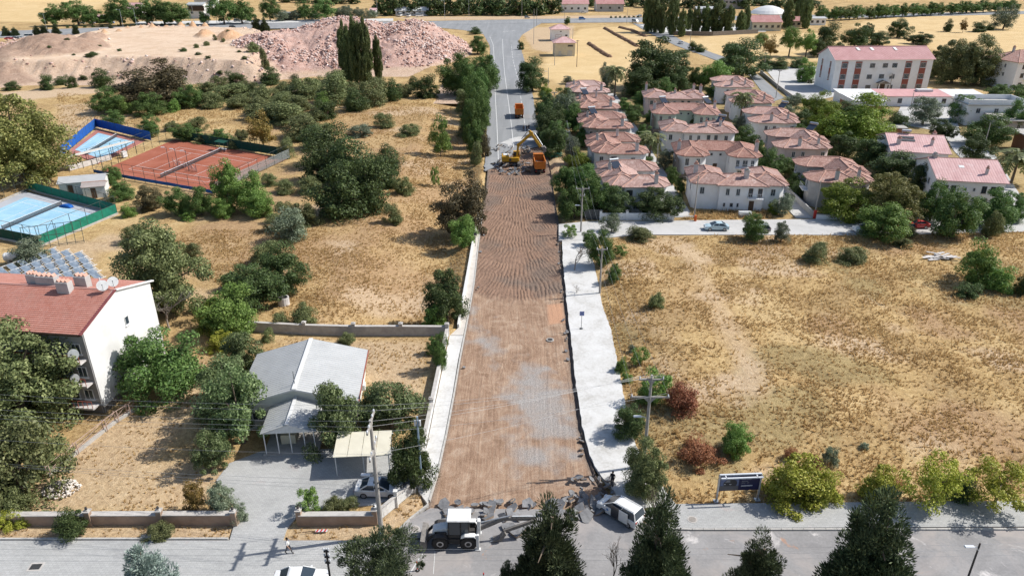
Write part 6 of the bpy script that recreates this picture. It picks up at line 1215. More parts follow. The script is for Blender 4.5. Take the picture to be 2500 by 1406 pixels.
def tipper(loc, rz, label, load=False, z=0.0, up=0.0):
    """drives towards +y, tailgate at the origin end"""
    t_ = empty('tipper_truck', (loc[0], loc[1], z), rz, label, 'truck')
    P('chassis', chass, t_, ('box', (0, 3.6, .85), (.9, 7.6, .3)), ('box', (0, .2, .7), (2.2, .15, .3)))
    for y, dbl in ((1.3, 1), (2.65, 1), (6.3, 0)):
        for s_ in (-1, 1): wheel(t_, s_ * 1.02, y, .52, .42 if dbl else .3, s_)
    P('cab', orange, t_, ('extrude_y', [(-1.2, 1.0), (1.2, 1.0), (1.22, 1.9), (1.1, 2.9), (-1.1, 2.9), (-1.22, 1.9)], 5.65, 7.4), bevel=.06); P('windscreen', glass, t_, ('box', (0, 7.42, 2.3), (2.0, .04, .8)))
    for s_ in (-1, 1): P('side_window', glass, t_, ('box', (s_ * 1.18, 6.6, 2.3), (.05, 1.0, .6))); P('wing_mirror', chass, t_, ('box', (s_ * 1.42, 7.3, 2.3), (.12, .1, .5))); P('mudguard', chass, t_, ('box', (s_ * 1.02, 1.98, 1.16), (.5, 3.0, .05))); P('tail_light', lampr, t_, ('box', (s_ * .95, .1, .75), (.3, .06, .14)))
    w, l, z0, z1 = 1.25, 5.3, 1.25, 2.95
    P('tipper_bed', odirt, t_, ('box', (0, l / 2 + .1, z0 + .06), (2 * w, l, .12))); 
    for s_ in (-1, 1): P('bed_side', orange, t_, ('bar', (s_ * (w - .05), .1, (z0 + z1) / 2), (s_ * (w - .05), l + .1, (z0 + z1) / 2 + .12), .09, z1 - z0)); P('bed_rim', orange, t_, ('bar', (s_ * (w - .05), .1, z1 + .02), (s_ * (w - .05), l + .1, z1 + .14), .16, .12)); [P('bed_rib', orange, t_, ('box', (s_ * (w + .03), y, (z0 + z1) / 2), (.06, .12, z1 - z0 - .1))) for y in (1, 2.3, 3.6, 4.9)]
    P('tailgate', orange, t_, ('box', (0, .12, (z0 + z1) / 2 - .02), (2 * w - .12, .09, z1 - z0 - .05)), ('box', (0, .08, z1 - .02), (2 * w, .12, .14))); P('headboard', orange, t_, ('box', (0, l + .1, (z0 + z1) / 2 + .2), (2 * w - .1, .1, z1 - z0 + .5)), ('box', (0, l + .55, z1 + .42), (2 * w - .1, .95, .08)))
    if load:
        g = np.random.default_rng(5); n = 90; c_ = np.stack([(g.random(n) - .5) * 2.1, .4 + 4.6 * g.random(n), z0 + .25 + .55 * g.random(n)], -1); v, f = rocks(n, lambda g_, n_: c_, .14, .42, 8); me = np_mesh('load', v, f, asphm); tag(link_mesh('load', me, t_), kind='stuff')
    return t_
tipper(at_px(1268, 291), R(1), 'orange tipper truck standing empty on the asphalt road')
tipper(at_px(1319, 424), R(3), 'orange tipper truck being loaded beside the yellow excavator', True, -.26)
# ---------------------------------------------------------------- yellow excavator
ex = empty('excavator', (.3, 171.2, -.27), 0, 'yellow tracked excavator lifting broken asphalt into the truck', 'excavator')
for s_ in (-1, 1):
    tr_ = P('track', chass, ex, ('extrude_y', [(s_ * 1.28 - .3, .18), (s_ * 1.28 + .3, .18), (s_ * 1.28 + .3, .9), (s_ * 1.28 - .3, .9)], -2.0, 2.0), bevel=.14)
    for k in range(16): P('track_pad', dustb, tr_, ('box', (s_ * 1.28, -1.85 + k * .247, .92), (.62, .17, .05)))
    for k in range(3): P('track_pad', dustb, tr_, ('box', (s_ * 1.28, -2.02, .32 + .2 * k), (.62, .05, .14)))
P('undercarriage', chass, ex, ('box', (0, 0, .75), (2.0, 1.6, .5)), ('lathe', [(.7, 1.0), (.7, 1.25)], (0, 0, 0), 16))
up = P('upper_body', yellow, ex, ('prism', [(-2.7, -1.3), (1.45, -1.3), (1.45, 1.35), (-2.7, 1.35)], 1.25, 1.75), ('prism', [(-2.75, -1.28), (-1.0, -1.28), (-1.0, 1.32), (-2.75, 1.32)], 1.75, 2.55), ('box', (.2, -.95, 1.98), (2.3, .66, .46)), bevel=.07)
P('engine_cover', framew, ex, ('box', (-1.75, .1, 2.64), (1.3, 1.5, .16)), bevel=.05); P('exhaust', chass, ex, ('tube', [(-1.3, -.9, 2.5), (-1.3, -.9, 3.1)], .07, 8)); P('vent_grille', chass, ex, ('box', (-.7, -1.315, 1.7), (.5, .04, .6)))
cb = P('cab', yellow, ex, ('prism', [(.0, .45), (1.5, .45), (1.5, 1.32), (.0, 1.32)], 1.76, 2.2), ('box', (.75, .89, 3.22), (1.5, .9, .1)), *[('box', (x, y, 2.7), (.08, .08, 1.0)) for x in (.04, 1.46) for y in (.49, 1.28)]); P('cab_window', glass, cb, ('box', (.75, .885, 2.7), (1.42, .8, .96)))
A_, B_, C_, D_e = Vector((.9, 0, 1.9)), Vector((1.15, -.25, 5.0)), Vector((4.25, -2.0, 8.2)), Vector((6.35, -2.9, 5.2))
P('boom', yellow, ex, ('bar', A_, B_, .5, .7), ('bar', B_ - Vector((.1, 0, .15)), C_, .46, .62), ('lathe', [(.38, -.24), (.38, .24)], tuple(B_), 12, 'y'), bevel=.03); P('arm', yellow, ex, ('bar', C_ + Vector((-.5, .25, .5)), D_e, .4, .55), ('lathe', [(.36, -.24), (.36, .24)], tuple(C_), 12, 'y'), bevel=.03)
P('hydraulic_cylinder', metal_g, ex, ('tube', [(1.6, .1, 1.9), (2.2, -.7, 5.3)], .10, 8)); P('hydraulic_cylinder', metal_g, ex, ('tube', [B_ + Vector((.8, -.3, 1.5)), C_ + Vector((-.6, .3, .75))], .10, 8)); P('hydraulic_cylinder', metal_g, ex, ('tube', [C_ + Vector((.7, -.2, .1)), D_e + Vector((.45, -.1, .45))], .09, 8))
bk_ = MB(); bp = D_e + Vector((.35, -.15, -.3))
prof = [(-.2, .45), (.55, .55), (.95, .1), (.9, -.5), (.4, -.9), (.32, -.84), (.75, -.45), (.8, .05), (.48, .40), (-.15, .33)]
for s_ in (-.62, .58): bk_.extrude_y([(bp.x + a, bp.z + b_) for a, b_ in ((-.2, .45), (.55, .55), (.95, .1), (.9, -.5), (.4, -.9))], bp.y + s_, bp.y + s_ + .05)
bk_.extrude_y([(bp.x + a, bp.z + b_) for a, b_ in prof], bp.y - .6, bp.y + .6); bk = bk_.build('bucket', dustb, ex); [P('bucket_tooth', metal_g, bk, ('bar', (bp.x + .36, bp.y - .5 + .25 * k, bp.z - .86), (bp.x + .2, bp.y - .5 + .25 * k, bp.z - 1.05), .08)) for k in range(5)]
# ---------------------------------------------------------------- white backhoe loader
bh = empty('backhoe_loader', (-5.0, 49.35, .005), 0, 'white backhoe loader with black front bucket working at the broken road edge', 'backhoe loader')
pwm = mat('white_machine_paint', (.76, .76, .75), (.60, .59, .57), 1.8, .45)
for x in (-1.25, 1.2):
    for s_ in (-1, 1):
        w_ = link_mesh('wheel', MB().lathe([(.36, -.2), (.66, -.21), (.70, -.14), (.70, .14), (.66, .21), (.36, .2)], (0, 0, 0), 22, 'y').mesh('wheel', rubber), bh, (x, s_ * .88, .70)); P('rim', rimm, w_, ('lathe', [(.05, s_ * .1), (.37, s_ * .1), (.37, s_ * .19), (.2, s_ * .22), (.19, s_ * .13), (.04, s_ * .13)], (0, 0, 0), 14, 'y'))
        for k in range(22): a = k * 6.283 / 22; P('tread_lug', rubber, w_, ('box', (.71 * math.cos(a), 0, .71 * math.sin(a)), (.07, .36, .09), 0, 0, -a)) if s_ < 0 else None
P('chassis', chass, bh, ('box', (0, 0, .9), (3.4, .9, .5)), ('box', (0, -.55, .75), (1.2, .5, .5))); P('bonnet', pwm, bh, ('extrude_y', [(-2.0, 1.1), (-.55, 1.1), (-.55, 1.95), (-1.3, 1.85), (-1.95, 1.6)], -.46, .46), bevel=.1); P('bonnet_vent', chass, bh, ('box', (-1.3, -.47, 1.4), (.9, .03, .3)))
cb = P('cab', chass, bh, *[('box', (x, y, 2.1), (.08, .08, 1.6)) for x in (-.5, .55, 1.25) for y in (-.68, .68)], ('box', (.37, 0, 1.22), (1.8, 1.42, .3)))
P('cab_roof', pwm, bh, ('box', (.38, 0, 2.98), (2.1, 1.66, .18)), bevel=.08)
for s_ in (-1, 1): P('cab_window', glass, cb, ('box', (.02, s_ * .68, 2.1), (.94, .03, 1.4))); P('cab_window', glass, cb, ('box', (.9, s_ * .68, 2.1), (.6, .03, 1.4))); P('rear_fender', pwm, bh, ('extrude_y', [(.55, 1.35), (.9, 1.62), (1.75, 1.62), (1.95, 1.3), (1.7, 1.5), (.95, 1.5)], s_ * .9 - .25, s_ * .9 + .25), bevel=.02); P('front_fender', chass, bh, ('extrude_y', [(-1.9, 1.3), (-1.6, 1.5), (-.9, 1.5), (-.6, 1.25), (-.95, 1.43), (-1.55, 1.43)], s_ * .9 - .22, s_ * .9 + .22))
P('windscreen', glass, cb, ('box', (-.5, 0, 2.1), (.03, 1.28, 1.4))); P('rear_window', glass, cb, ('box', (1.25, 0, 2.1), (.03, 1.28, 1.4))); P('seat', rubber, cb, ('box', (.4, 0, 1.55), (.5, .5, .15)), ('box', (.62, 0, 1.9), (.12, .5, .6)))
for s_ in (-1, 1): P('loader_arm', chass, bh, ('bar', (-.7, s_ * .62, 1.55), (-2.0, s_ * .62, 1.2), .12, .26), ('bar', (-2.0, s_ * .62, 1.2), (-2.55, s_ * .62, .55), .12, .24)); P('loader_cylinder', metal_g, bh, ('tube', [(-1.0, s_ * .62, 1.0), (-2.1, s_ * .62, 1.05)], .06, 8))
ld = P('front_bucket', dustb, bh, ('extrude_y', [(-3.15, .06), (-2.45, .06), (-2.4, .5), (-2.5, 1.05), (-2.95, 1.15), (-2.62, .95), (-2.52, .5), (-2.56, .14), (-3.15, .12)], -1.18, 1.18)); [P('bucket_side', dustb, ld, ('extrude_y', [(-3.15, .07), (-2.46, .07), (-2.42, .5), (-2.5, 1.04), (-2.9, 1.1)], s_ * 1.16 - .025, s_ * 1.16 + .025)) for s_ in (-1, 1)]; [P('bucket_fork', chass, ld, ('box', (-3.75, y, .08), (1.3, .1, .05))) for y in (-.55, .25)]
P('slew_frame', pwm, bh, ('box', (2.0, 0, 1.0), (.22, 2.1, .35)), ('box', (2.1, -.05, 1.7), (.3, .4, 1.6)), bevel=.03)
for s_ in (-1, 1): P('stabiliser', pwm, bh, ('box', (2.02, s_ * .98, .85), (.26, .22, 1.7)), ('box', (2.02, s_ * .98, .06), (.5, .36, .08)), bevel=.02)
P('boom', dustb, bh, ('bar', (2.15, .0, 1.5), (4.2, .35, 2.3), .24, .36), ('bar', (4.2, .35, 2.3), (7.2, .8, 1.9), .22, .32)); P('dipper', dustb, bh, ('bar', (7.15, .55, 1.95), (4.3, .15, 1.05), .2, .3)); P('boom_cylinder', metal_g, bh, ('tube', [(2.3, .0, 2.2), (4.8, .4, 2.55)], .07, 8)); P('dipper_cylinder', metal_g, bh, ('tube', [(5.0, .45, 2.45), (7.2, .8, 2.15)], .07, 8))
P('rear_bucket', dustb, bh, ('extrude_y', [(3.3, .1), (4.1, .25), (4.5, .9), (4.35, 1.2), (4.2, .9), (3.9, .4), (3.3, .18)], -.2, .45)); [P('bucket_tooth', metal_g, bh, ('bar', (3.3, y, .14), (3.1, y, .1), .07)) for y in (-.12, .12, .36)]
# ---------------------------------------------------------------- lumps of torn-up asphalt
slabs = []
for k in range(9):
    g = random.Random(40 + k); n = g.choice((5, 6, 7)); pl = []
    for i in range(n): a = 6.283 * (i + g.uniform(-.25, .25)) / n; r_ = g.uniform(.62, 1.08); pl.append((r_ * math.cos(a), .8 * r_ * math.sin(a)))
    m = MB(); m.mi = 0; v0 = [(x, y, .10 + g.uniform(-.02, .03)) for x, y in pl]; v1 = [(x * g.uniform(.86, 1.04), y * g.uniform(.86, 1.04), -.10) for x, y in pl]
    m.faces(v0, [tuple(range(n))]); m.mi = 1; m.faces(v1, [tuple(range(n - 1, -1, -1))]); m.faces(v0 + v1, [(i, n + i, n + (i + 1) % n, (i + 1) % n) for i in range(n)]); slabs.append(m.mesh('asphalt_slab', [asphm, asphe]))
def slab(x, y, s_, z, tilt, label, group):
    o = link_mesh('asphalt_chunk', slabs[rnd.randrange(9)], None, (x, y, z), 0); o.scale = (s_, s_, max(.7, min(1.2, s_))); o.rotation_euler = (rnd.uniform(-tilt, tilt), rnd.uniform(-tilt, tilt), rnd.uniform(0, 6.28)); tag(o, label, 'asphalt slab', group)
gN = 'torn asphalt slabs along the road edge by the backhoe'
for x, y, s_, t_, lb in ((1240, 1290, .95, .12, 'big cracked grey asphalt slab behind the backhoe cab'), (1252, 1243, .85, .5, 'upright asphalt slab standing at the earth edge'), (1265, 1300, 1.0, .3, 'tan-bottomed slab overturned under the digging arm'), (1290, 1232, .9, .35, 'sandy overturned slab leaning on the earth edge'), (1100, 1250, .95, .1, 'cracked asphalt slab beside the bonnet of the backhoe'), (1090, 1275, .8, .1, 'split asphalt piece next to the backhoe wheel')): slab(*at_px(x, y), s_, .12, t_, lb, gN)
for k in range(56):
    u = rnd.random(); x = 1075 + 430 * u; y = 1243 + rnd.uniform(-14, 34) - 14 * u; slab(*at_px(x, y), rnd.uniform(.3, 1.0), .05 + rnd.uniform(0, .18), .55, 'broken asphalt lump among the debris along the torn road edge', gN)
for k in range(34): slab(*at_px(1385 + rnd.uniform(0, 115), 1205 + rnd.uniform(-38, 32)), rnd.uniform(.2, .6), .05 + rnd.uniform(0, .22), .6, 'dark asphalt lump in the shaded heap by the open minivan', 'asphalt lumps by the open minivan')
gE = 'torn asphalt slabs around the yellow excavator'
for k in range(150):
    if k < 75: x, y = 1256 + rnd.gauss(0, 24), 410 + rnd.uniform(-18, 14)
    elif k < 105: x, y = 1240 + rnd.gauss(0, 18), 370 + rnd.uniform(-14, 14)
    else: q_ = rnd.random(); x, y = 1205 + 90 * q_, 406 - 44 * q_ + rnd.uniform(-7, 7)
    g = G(min(max(x, 1204), 1292), y); slab(g.x, g.y, rnd.uniform(.3, .95), rnd.uniform(-.25, .4), .7, 'torn grey asphalt slab heaped around the yellow excavator', gE)
for k in range(26):
    Y_ = rnd.uniform(60, 125); s_ = rnd.random() < .75; slab(float(bed_x(Y_, 1)) - rnd.uniform(.1, .5) if s_ else float(bed_x(Y_, -1)) + rnd.uniform(.1, .6), Y_, rnd.uniform(.15, .38), -.12, .5, 'small dark asphalt crumb along the edge of the dug roadbed', 'asphalt crumbs along the roadbed edges')
# ================================================================ poles, wires, walls, signs
wirem = mat('wire_metal', (.42, .42, .42), (.30, .30, .30), 3, .5, .5)
lampc = mat('lamp_housing', (.68, .70, .72), (.55, .57, .6), 3, .4)
def pole(name, loc, h, label, arms=(), r0=.19, r1=.11, m=None, lamp=None, group=None, rz=0.0, cat='utility pole'):
    """arms: (height below top, half length); lamp: (height, reach)"""
    o = empty(name, (loc[0], loc[1], hz(loc[0], loc[1]) if loc[1] < 640 else 0), rz, label, cat, group); h = h
    P('shaft', m or concp, o, ('tube', [(0, 0, -.3), (0, 0, h)], [r0, r1], 10))
    for d, L in arms:
        a = P('crossarm', concp if m is None else m, o, ('bar', (-L, 0, h - d), (L, 0, h - d), .12, .16))
        if m is None: P('arm_brace', concp, a, ('faces', [(-L * .35, -.07, h - d), (L * .35, -.07, h - d), (.0, -.07, h - d - .7), (-L * .35, .07, h - d), (L * .35, .07, h - d), (0, .07, h - d - .7)], [(0, 2, 1), (3, 4, 5), (0, 1, 4, 3), (1, 2, 5, 4), (2, 0, 3, 5)]))
        for x in (-L * .92, 0, L * .92): P('insulator', lampc, a, ('lathe', [(.05, h - d + .08), (.08, h - d + .14), (.05, h - d + .2), (.08, h - d + .26), (.03, h - d + .34)], (x, 0, 0), 8))
    if lamp:
        z, r_ = lamp; l_ = P('lamp_arm', metal_g, o, ('tube', [(0, -.05, z - .4), (-r_ * .5, -.1, z), (-r_, -.1, z + .05)], .04, 6)); P('lamp_head', lampc, l_, ('box', (-r_ - .35, -.1, z + .05), (.8, .3, .14)), bevel=.05)
    return o
T12 = G(1592, 912, 11.0)
pole('utility_pole', at_px(932, 1308), 12.6, 'tall tapered concrete pole with a street lamp at the wall corner', [], .24, .12, lamp=(7.0, .5))
p1 = G(932, 1308)
o = empty('pole_crossarms', (p1.x, p1.y, 12.6), 0, 'concrete crossarms on top of the corner pole', 'crossarm')
bpy.data.objects.remove(o)
o = [q for q in bpy.data.objects if q.name == 'utility_pole'][0]
for z in (12.3, 9.6): P('crossarm', concp, o, ('bar', (0, -1.6, z), (0, 1.6, z), .14, .18), ('bar', (0, -.5, z - .25), (0, .5, z - .25), .12, .3)); [P('insulator', lampc, o, ('lathe', [(.06, z + .09), (.09, z + .15), (.06, z + .2), (.09, z + .26), (.03, z + .34)], (0, y, 0), 8)) for y in (-1.5, -.75, .75, 1.5)]
for z in (6.2, 5.6): P('cable_clamp', steel_d, o, ('box', (0, 0, z), (.5, .3, .1)))
pole('utility_pole', (T12.x, T12.y), 11.0, 'concrete power pole with two crossarms and a lamp by the straw field', [(.5, 1.2), (2.5, 1.9)], .2, .12, lamp=(6.3, .7))
pole('utility_pole', at_px(1464, 716), 7.6, 'concrete power pole with a short crossarm beside the white pavement', [(.4, .8)], .17, .1)
pole('utility_pole', at_px(1418, 566), 8.6, 'concrete power pole with a lamp at the corner of the pale lane', [(.3, 1.2), (1.6, .4)], .17, .1, lamp=(5.2, .5))
pole('blue_post', at_px(1030, 1196), 8.7, 'blue-grey steel mast with white boxes beside the footpath', [], .13, .09, mat('blue_grey_steel', (.30, .40, .50), (.24, .32, .4), 3, .5, .3), cat='mast')
o = [q for q in bpy.data.objects if q.name == 'blue_post'][0]; [P('antenna_box', lampc, o, ('box', (x, 0, 8.0), (.16, .2, .6)), bevel=.02) for x in (-.22, .22)]; P('base_collar', lampc, o, ('lathe', [(.2, .6), (.22, .8), (.2, 1.0)], (0, 0, 0), 10))
for x, yb, yt, lb in ((1381, 378, 318, 'concrete lamp pole among the gardens by the excavator'), (1352, 288, 224, 'concrete pole behind the roadside trees'), (1338, 225, 165, 'slim concrete pole by the road trees near the first villas'), (1300, 215, 148, 'slim roadside lamp post at the dark tree')):
    pole('lamp_post', at_px(x, yb), max(6, HT(yb, yt)), lb, [(.3, .8)] if x > 1340 else [], .12, .07, lamp=(max(5, HT(yb, yt) * .85), .7), cat='lamp post')
for x, yb, yt, lb in ((1408, 164, 98, 'dark wooden pole at the straw field by the cream transformer building'), (1354, 160, 104, 'grey pole beside the cream transformer building'), (1303, 108, 22, 'tall pole by the asphalt junction'), (1310, 64, 20, 'second pole by the asphalt junction'), (1398, 100, 70, 'pole behind the white pump house'), (1274, 44, -6, 'tall thin mast beside the highway junction'), (1378, 58, 14, 'slim pole beside the round roadside pine'), (1530, 58, 20, 'slim pole by the country lane turn'), (1684, 112, 60, 'grey pole beside the country lane'), (1865, 170, 128, 'wooden pole by the school yard'), (1894, 240, 170, 'pole with a short arm beside the school lane'), (2168, 235, 178, 'wooden pole with wires before the school'), (1694, 532, 428, 'slim white pole at the gate villa corner'), (1602, 410, 350, 'slim pole in the first villa lane'), (1872, 360, 318, 'slim pole beside the pink-walled villa'), (1988, 530, 440, 'concrete pole at the walled lane entrance'), (2398, 375, 300, 'concrete pole beside the unfinished house'), (2222, 268, 225, 'thin pole before the low building')):
    pole('utility_pole', at_px(x, yb), max(5.5, HT(yb, yt)), lb, [(.4, .7)] if 'arm' in lb or 'wooden' in lb else [], .14, .09, dkwood if 'dark wooden' in lb else None)
for x, yb, yt in ((302, 72, 8), (335, 68, 22), (118, 86, 28), (530, 58, 10), (648, 46, 10), (812, 48, 12), (475, 57, 14), (922, 42, 8), (1086, 44, 5), (1145, 40, 8)):
    pole('highway_lamp_post', at_px(x, yb), 11.5, 'slender grey lamp post along the highway', [], .14, .08, metal_g, lamp=(11.3, 1.6), group='lamp posts along the highway', cat='lamp post')
pole('lamp_post', at_px(2352, 1440), 5.2, 'black lamp post with a white head at the cross street edge', [], .09, .07, chass, lamp=(4.9, .5), cat='lamp post')
pole('utility_pole', at_px(810, 1440), 4.6, 'thin dark post with stacked insulators beside the street cypress', [(.2, .2), (.8, .2), (1.4, .2)], .09, .08, chass)
def wire(a, b_, sag, label, group, r_=.011):
    a, b_ = Vector(a), Vector(b_); n = 14; pts = [a.lerp(b_, i / n) - Vector((0, 0, sag * 4 * (i / n) * (1 - i / n))) for i in range(n + 1)]
    tag(MB().tube(pts, r_, 4, False).build('power_cable', wirem), label, 'cable', group)
gw_ = 'power cables from the corner pole'
for k, (y, z) in enumerate(((-1.5, 12.9), (-.75, 12.9), (.75, 12.9), (1.5, 12.9), (-1.5, 10.2), (1.5, 10.2))):
    wire((-90, 60 + y, z - 1.0), (p1.x, p1.y + y, z), 1.4, 'thin power cable from the corner pole across the dry garden', gw_)
    wire((p1.x, p1.y + y, z), (T12.x + (y * .7 if k < 4 else y * 1.1), T12.y, (10.8 if k < 4 else 8.8)), .5, 'thin power cable crossing the dug-up road', 'power cables crossing the dug-up road')
p3, p4 = G(1464, 716), G(1418, 566)
for x in (-1.1, 0, 1.1): wire((T12.x + x * 1.6, T12.y, 8.8), (p3.x + x * .6, p3.y, 7.4), .6, 'thin cable along the white concrete pavement', 'cables along the pavement'); wire((p3.x + x * .6, p3.y, 7.4), (p4.x + x, p4.y, 8.5), .6, 'thin cable between the pavement poles', 'cables along the pavement'); wire((p4.x + x, p4.y, 8.5), (*at_px(1381, 378), 8.6), .8, 'thin cable over the roadside gardens', 'cables over the gardens')
for k, z in enumerate((6.2, 5.6, 5.1)): wire((-90, 58 + k, z), (p1.x, p1.y, z), 1.0, 'low service cable over the paved forecourt', 'service cables at the corner')
for k, z in enumerate((4.5, 3.9, 3.3)): wire((*at_px(810, 1440), z), (60, 44, z + 1.2), .5, 'thin cable along the cross street before the cypresses', 'cables along the cross street'); wire((-80, 44, z + 1), (*at_px(810, 1440), z), .5, 'thin cable above the pale paver street', 'cables along the cross street')
# ---------------------------------------------------------------- walls and fences
wallbr = mat('brown_render', (.40, .29, .215), (.27, .19, .14), .9, .9, bmp=.25, space='world'); capc = mat('wall_coping', (.52, .49, .46), (.40, .375, .345), 1.5, .9, space='world')
def garden_wall(name, pts, h, th, m, label, posts=True, cap=True, group=None, ph=.5, lamp=False, z0=0.0, step=None):
    o = empty(name, (pts[0][0], pts[0][1], 0), 0, label, 'wall', group); org = Vector((pts[0][0], pts[0][1], 0))
    for a, b_ in zip(pts[:-1], pts[1:]):
        A = Vector((a[0], a[1], 0)) - org; B = Vector((b_[0], b_[1], 0)) - org; up_ = Vector((0, 0, z0))
        P('wall_face', m, o, ('bar', A + up_ + Vector((0, 0, h / 2 - .3)), B + up_ + Vector((0, 0, h / 2 - .3)), th, h + .6))
        if cap: P('coping', capc, o, ('bar', A + up_ + Vector((0, 0, h + .04)), B + up_ + Vector((0, 0, h + .04)), th + .12, .08))
    if posts:
        for p_ in posts:
            q = Vector((p_[0], p_[1], 0)) - org; g_ = P('gate_post', m, o, ('box', (q.x, q.y, z0 + (h + ph) / 2 - .2), (.46, .46, h + ph + .4))); P('post_cap', capc, g_, ('box', (q.x, q.y, z0 + h + ph + .05), (.58, .58, .1)), ('box', (q.x, q.y, z0 + h + ph + .14), (.3, .3, .1)))
            if lamp: P('post_lamp', chass, g_, ('lathe', [(.09, h + ph + .2), (.13, h + ph + .35), (.06, h + ph + .5), (.02, h + ph + .55)], (q.x, q.y, z0), 8))
    return o
garden_wall('garden_wall', [(-75, 51.4), (-24.9, 51.7)], 1.05, .5, wallbr, 'long low brown rendered wall with post lamps before the dry garden', [at_px(395, 1278), at_px(575, 1280), at_px(222, 1280)], lamp=True)
garden_wall('garden_wall', [at_px(733, 1277), at_px(915, 1276)], 1.05, .5, wallbr, 'short low brown wall between the forecourt gate and the corner pole', [at_px(733, 1277), at_px(917, 1276)], lamp=True)
fnw = empty('picket_fence', (*at_px(918, 1275), 0), 0, 'white slatted panel fence slanting behind the corner pole', 'fence'); A = Vector((*at_px(922, 1275), 0)) - fnw.location; B = Vector((*at_px(1012, 1200), 0)) - fnw.location
fw = mat('white_fence_paint', (.70, .70, .68), (.58, .57, .55), 2, .7)
for k in range(9): P('slat', fw, fnw, ('bar', A + Vector((0, 0, .12 + .13 * k)), B + Vector((0, 0, .12 + .13 * k)), .06, .10))
P('coping', capc, fnw, ('bar', A + Vector((0, 0, 1.32)), B + Vector((0, 0, 1.32)), .3, .09)); [P('fence_post', fw, fnw, ('box', (q.x, q.y, .9), (.3, .3, 1.9)), ('box', (q.x, q.y, 1.9), (.4, .4, .1))) for q in (A, A.lerp(B, .5) * 1.0, B)]
wl = [at_px(1022, 1190), at_px(1040, 1100), at_px(1060, 1000), at_px(1084, 880), at_px(1097, 818)]
garden_wall('boundary_wall', [(x - .25, y) for x, y in wl], 1.1, .3, fw, 'pale boundary wall between the garden plot and the wide footpath', [(x - .25, y) for x, y in wl[1:]], ph=.4)
garden_wall('boundary_wall', [at_px(600, 806), at_px(745, 814), at_px(865, 817), at_px(980, 817), at_px(1092, 818)], 1.3, .35, conc, 'grey concrete wall with square posts behind the garden plot', [at_px(745, 814), at_px(865, 817), at_px(980, 817), at_px(1092, 818)], ph=.4)
rail_w = [at_px(1119, 800), at_px(1131, 730), at_px(1147, 640), at_px(1157, 580), at_px(1168, 527)]
garden_wall('retaining_wall', rail_w, .55, .28, fw, 'thin white retaining wall on the ditch side of the narrow footpath', False, False)
garden_wall('villa_wall', [at_px(1466, 536), at_px(1642, 536)], 1.3, .25, wallW, 'white plastered boundary wall before the corner villa', [at_px(1466, 536), at_px(1530, 536), at_px(1585, 536), at_px(1642, 536)], cap=False, ph=.4)
P('gate_panel', steel_d, empty('steel_gate', (*at_px(1446, 536), 0), 0, 'dark steel gate beside the white villa wall', 'gate'), ('box', (0, 0, 1.0), (2.9, .1, 2.0)), ('box', (0, -.07, 1.0), (.06, .06, 2.0)))
garden_wall('villa_wall', [at_px(1992, 535), at_px(2085, 536), at_px(2500, 533)], .9, .25, wallW, 'low white wall along the lane under the garden trees', False)
garden_wall('lane_wall', [at_px(1985, 532), at_px(1920, 468), at_px(1890, 430)], 1.2, .2, wallG, 'grey wall running up the walled lane', False, False)
garden_wall('yard_wall', [at_px(1856, 178), at_px(1900, 215), at_px(1948, 250), at_px(2030, 256)], 1.0, .3, conc, 'grey wall along the school lane', False)
garden_wall('lot_wall', [at_px(1640, 86), at_px(1740, 88), at_px(1850, 82)], 2.2, .3, stone, 'dark stone wall below the poplars', False, False)
redp = mat('red_barrier_paint', (.55, .04, .03), (.45, .04, .03), 2, .5)
br1 = empty('barrier_gate', (*at_px(1697, 540), .03), 0, 'raised-arm barrier with an orange box at the villa lane', 'barrier'); P('barrier_box', mat('orange_paint', (.65, .13, .03)), br1, ('box', (0, 0, .55), (.45, .4, 1.1)), bevel=.03); P('barrier_arm', fw, br1, ('bar', (-.2, 0, .95), (-3.9, 0, .95), .08, .1))
for x, y, lb in ((1642, 534, 'red and white sign board on the end of the white villa wall'), (1987, 532, 'red sign pillar at the walled lane entrance')): s_ = empty('sign_pillar', (*at_px(x, y), 0), 0, lb, 'sign'); P('pillar', fw if x < 1700 else redp, s_, ('box', (0, -.2, .8), (.5, .3, 1.6))); P('sign_plate', redp, s_, ('box', (.02, -.37, 1.0), (.34, .04, .9)))
# pipe fence of the apartment garden
pf2 = empty('pipe_fence', (-46, 60.5, 0), 0, 'rusty white pipe fence on a low kerb below the apartment block', 'fence'); line = [at_px(118, 1165), at_px(185, 1108), at_px(255, 1052), at_px(283, 1030), at_px(312, 1012), at_px(340, 994), at_px(368, 980)]
rust = mat('rusty_pipe', (.50, .38, .33), (.32, .2, .15), 4, .7)
for a, b_ in zip(line[:-1], line[1:]):
    A = Vector((a[0] + 46, a[1] - 60.5, 0)); B = Vector((b_[0] + 46, b_[1] - 60.5, 0)); P('kerb_base', conc, pf2, ('bar', A + Vector((0, 0, .05)), B + Vector((0, 0, .05)), .3, .4)); P('rail', rust, pf2, ('tube', [A + Vector((0, 0, 1.25)), B + Vector((0, 0, 1.25))], .035, 6)); P('rail', rust, pf2, ('tube', [A + Vector((0, 0, .45)), B + Vector((0, 0, .45))], .03, 6)); P('brace', rust, pf2, ('tube', [A + Vector((0, 0, .45)), B + Vector((0, 0, 1.2))], .025, 6))
    for d in (0, .35): P('fence_post', rust, pf2, ('tube', [A + Vector((d, 0, 0)), A + Vector((d, 0, 1.45))], .05, 6))
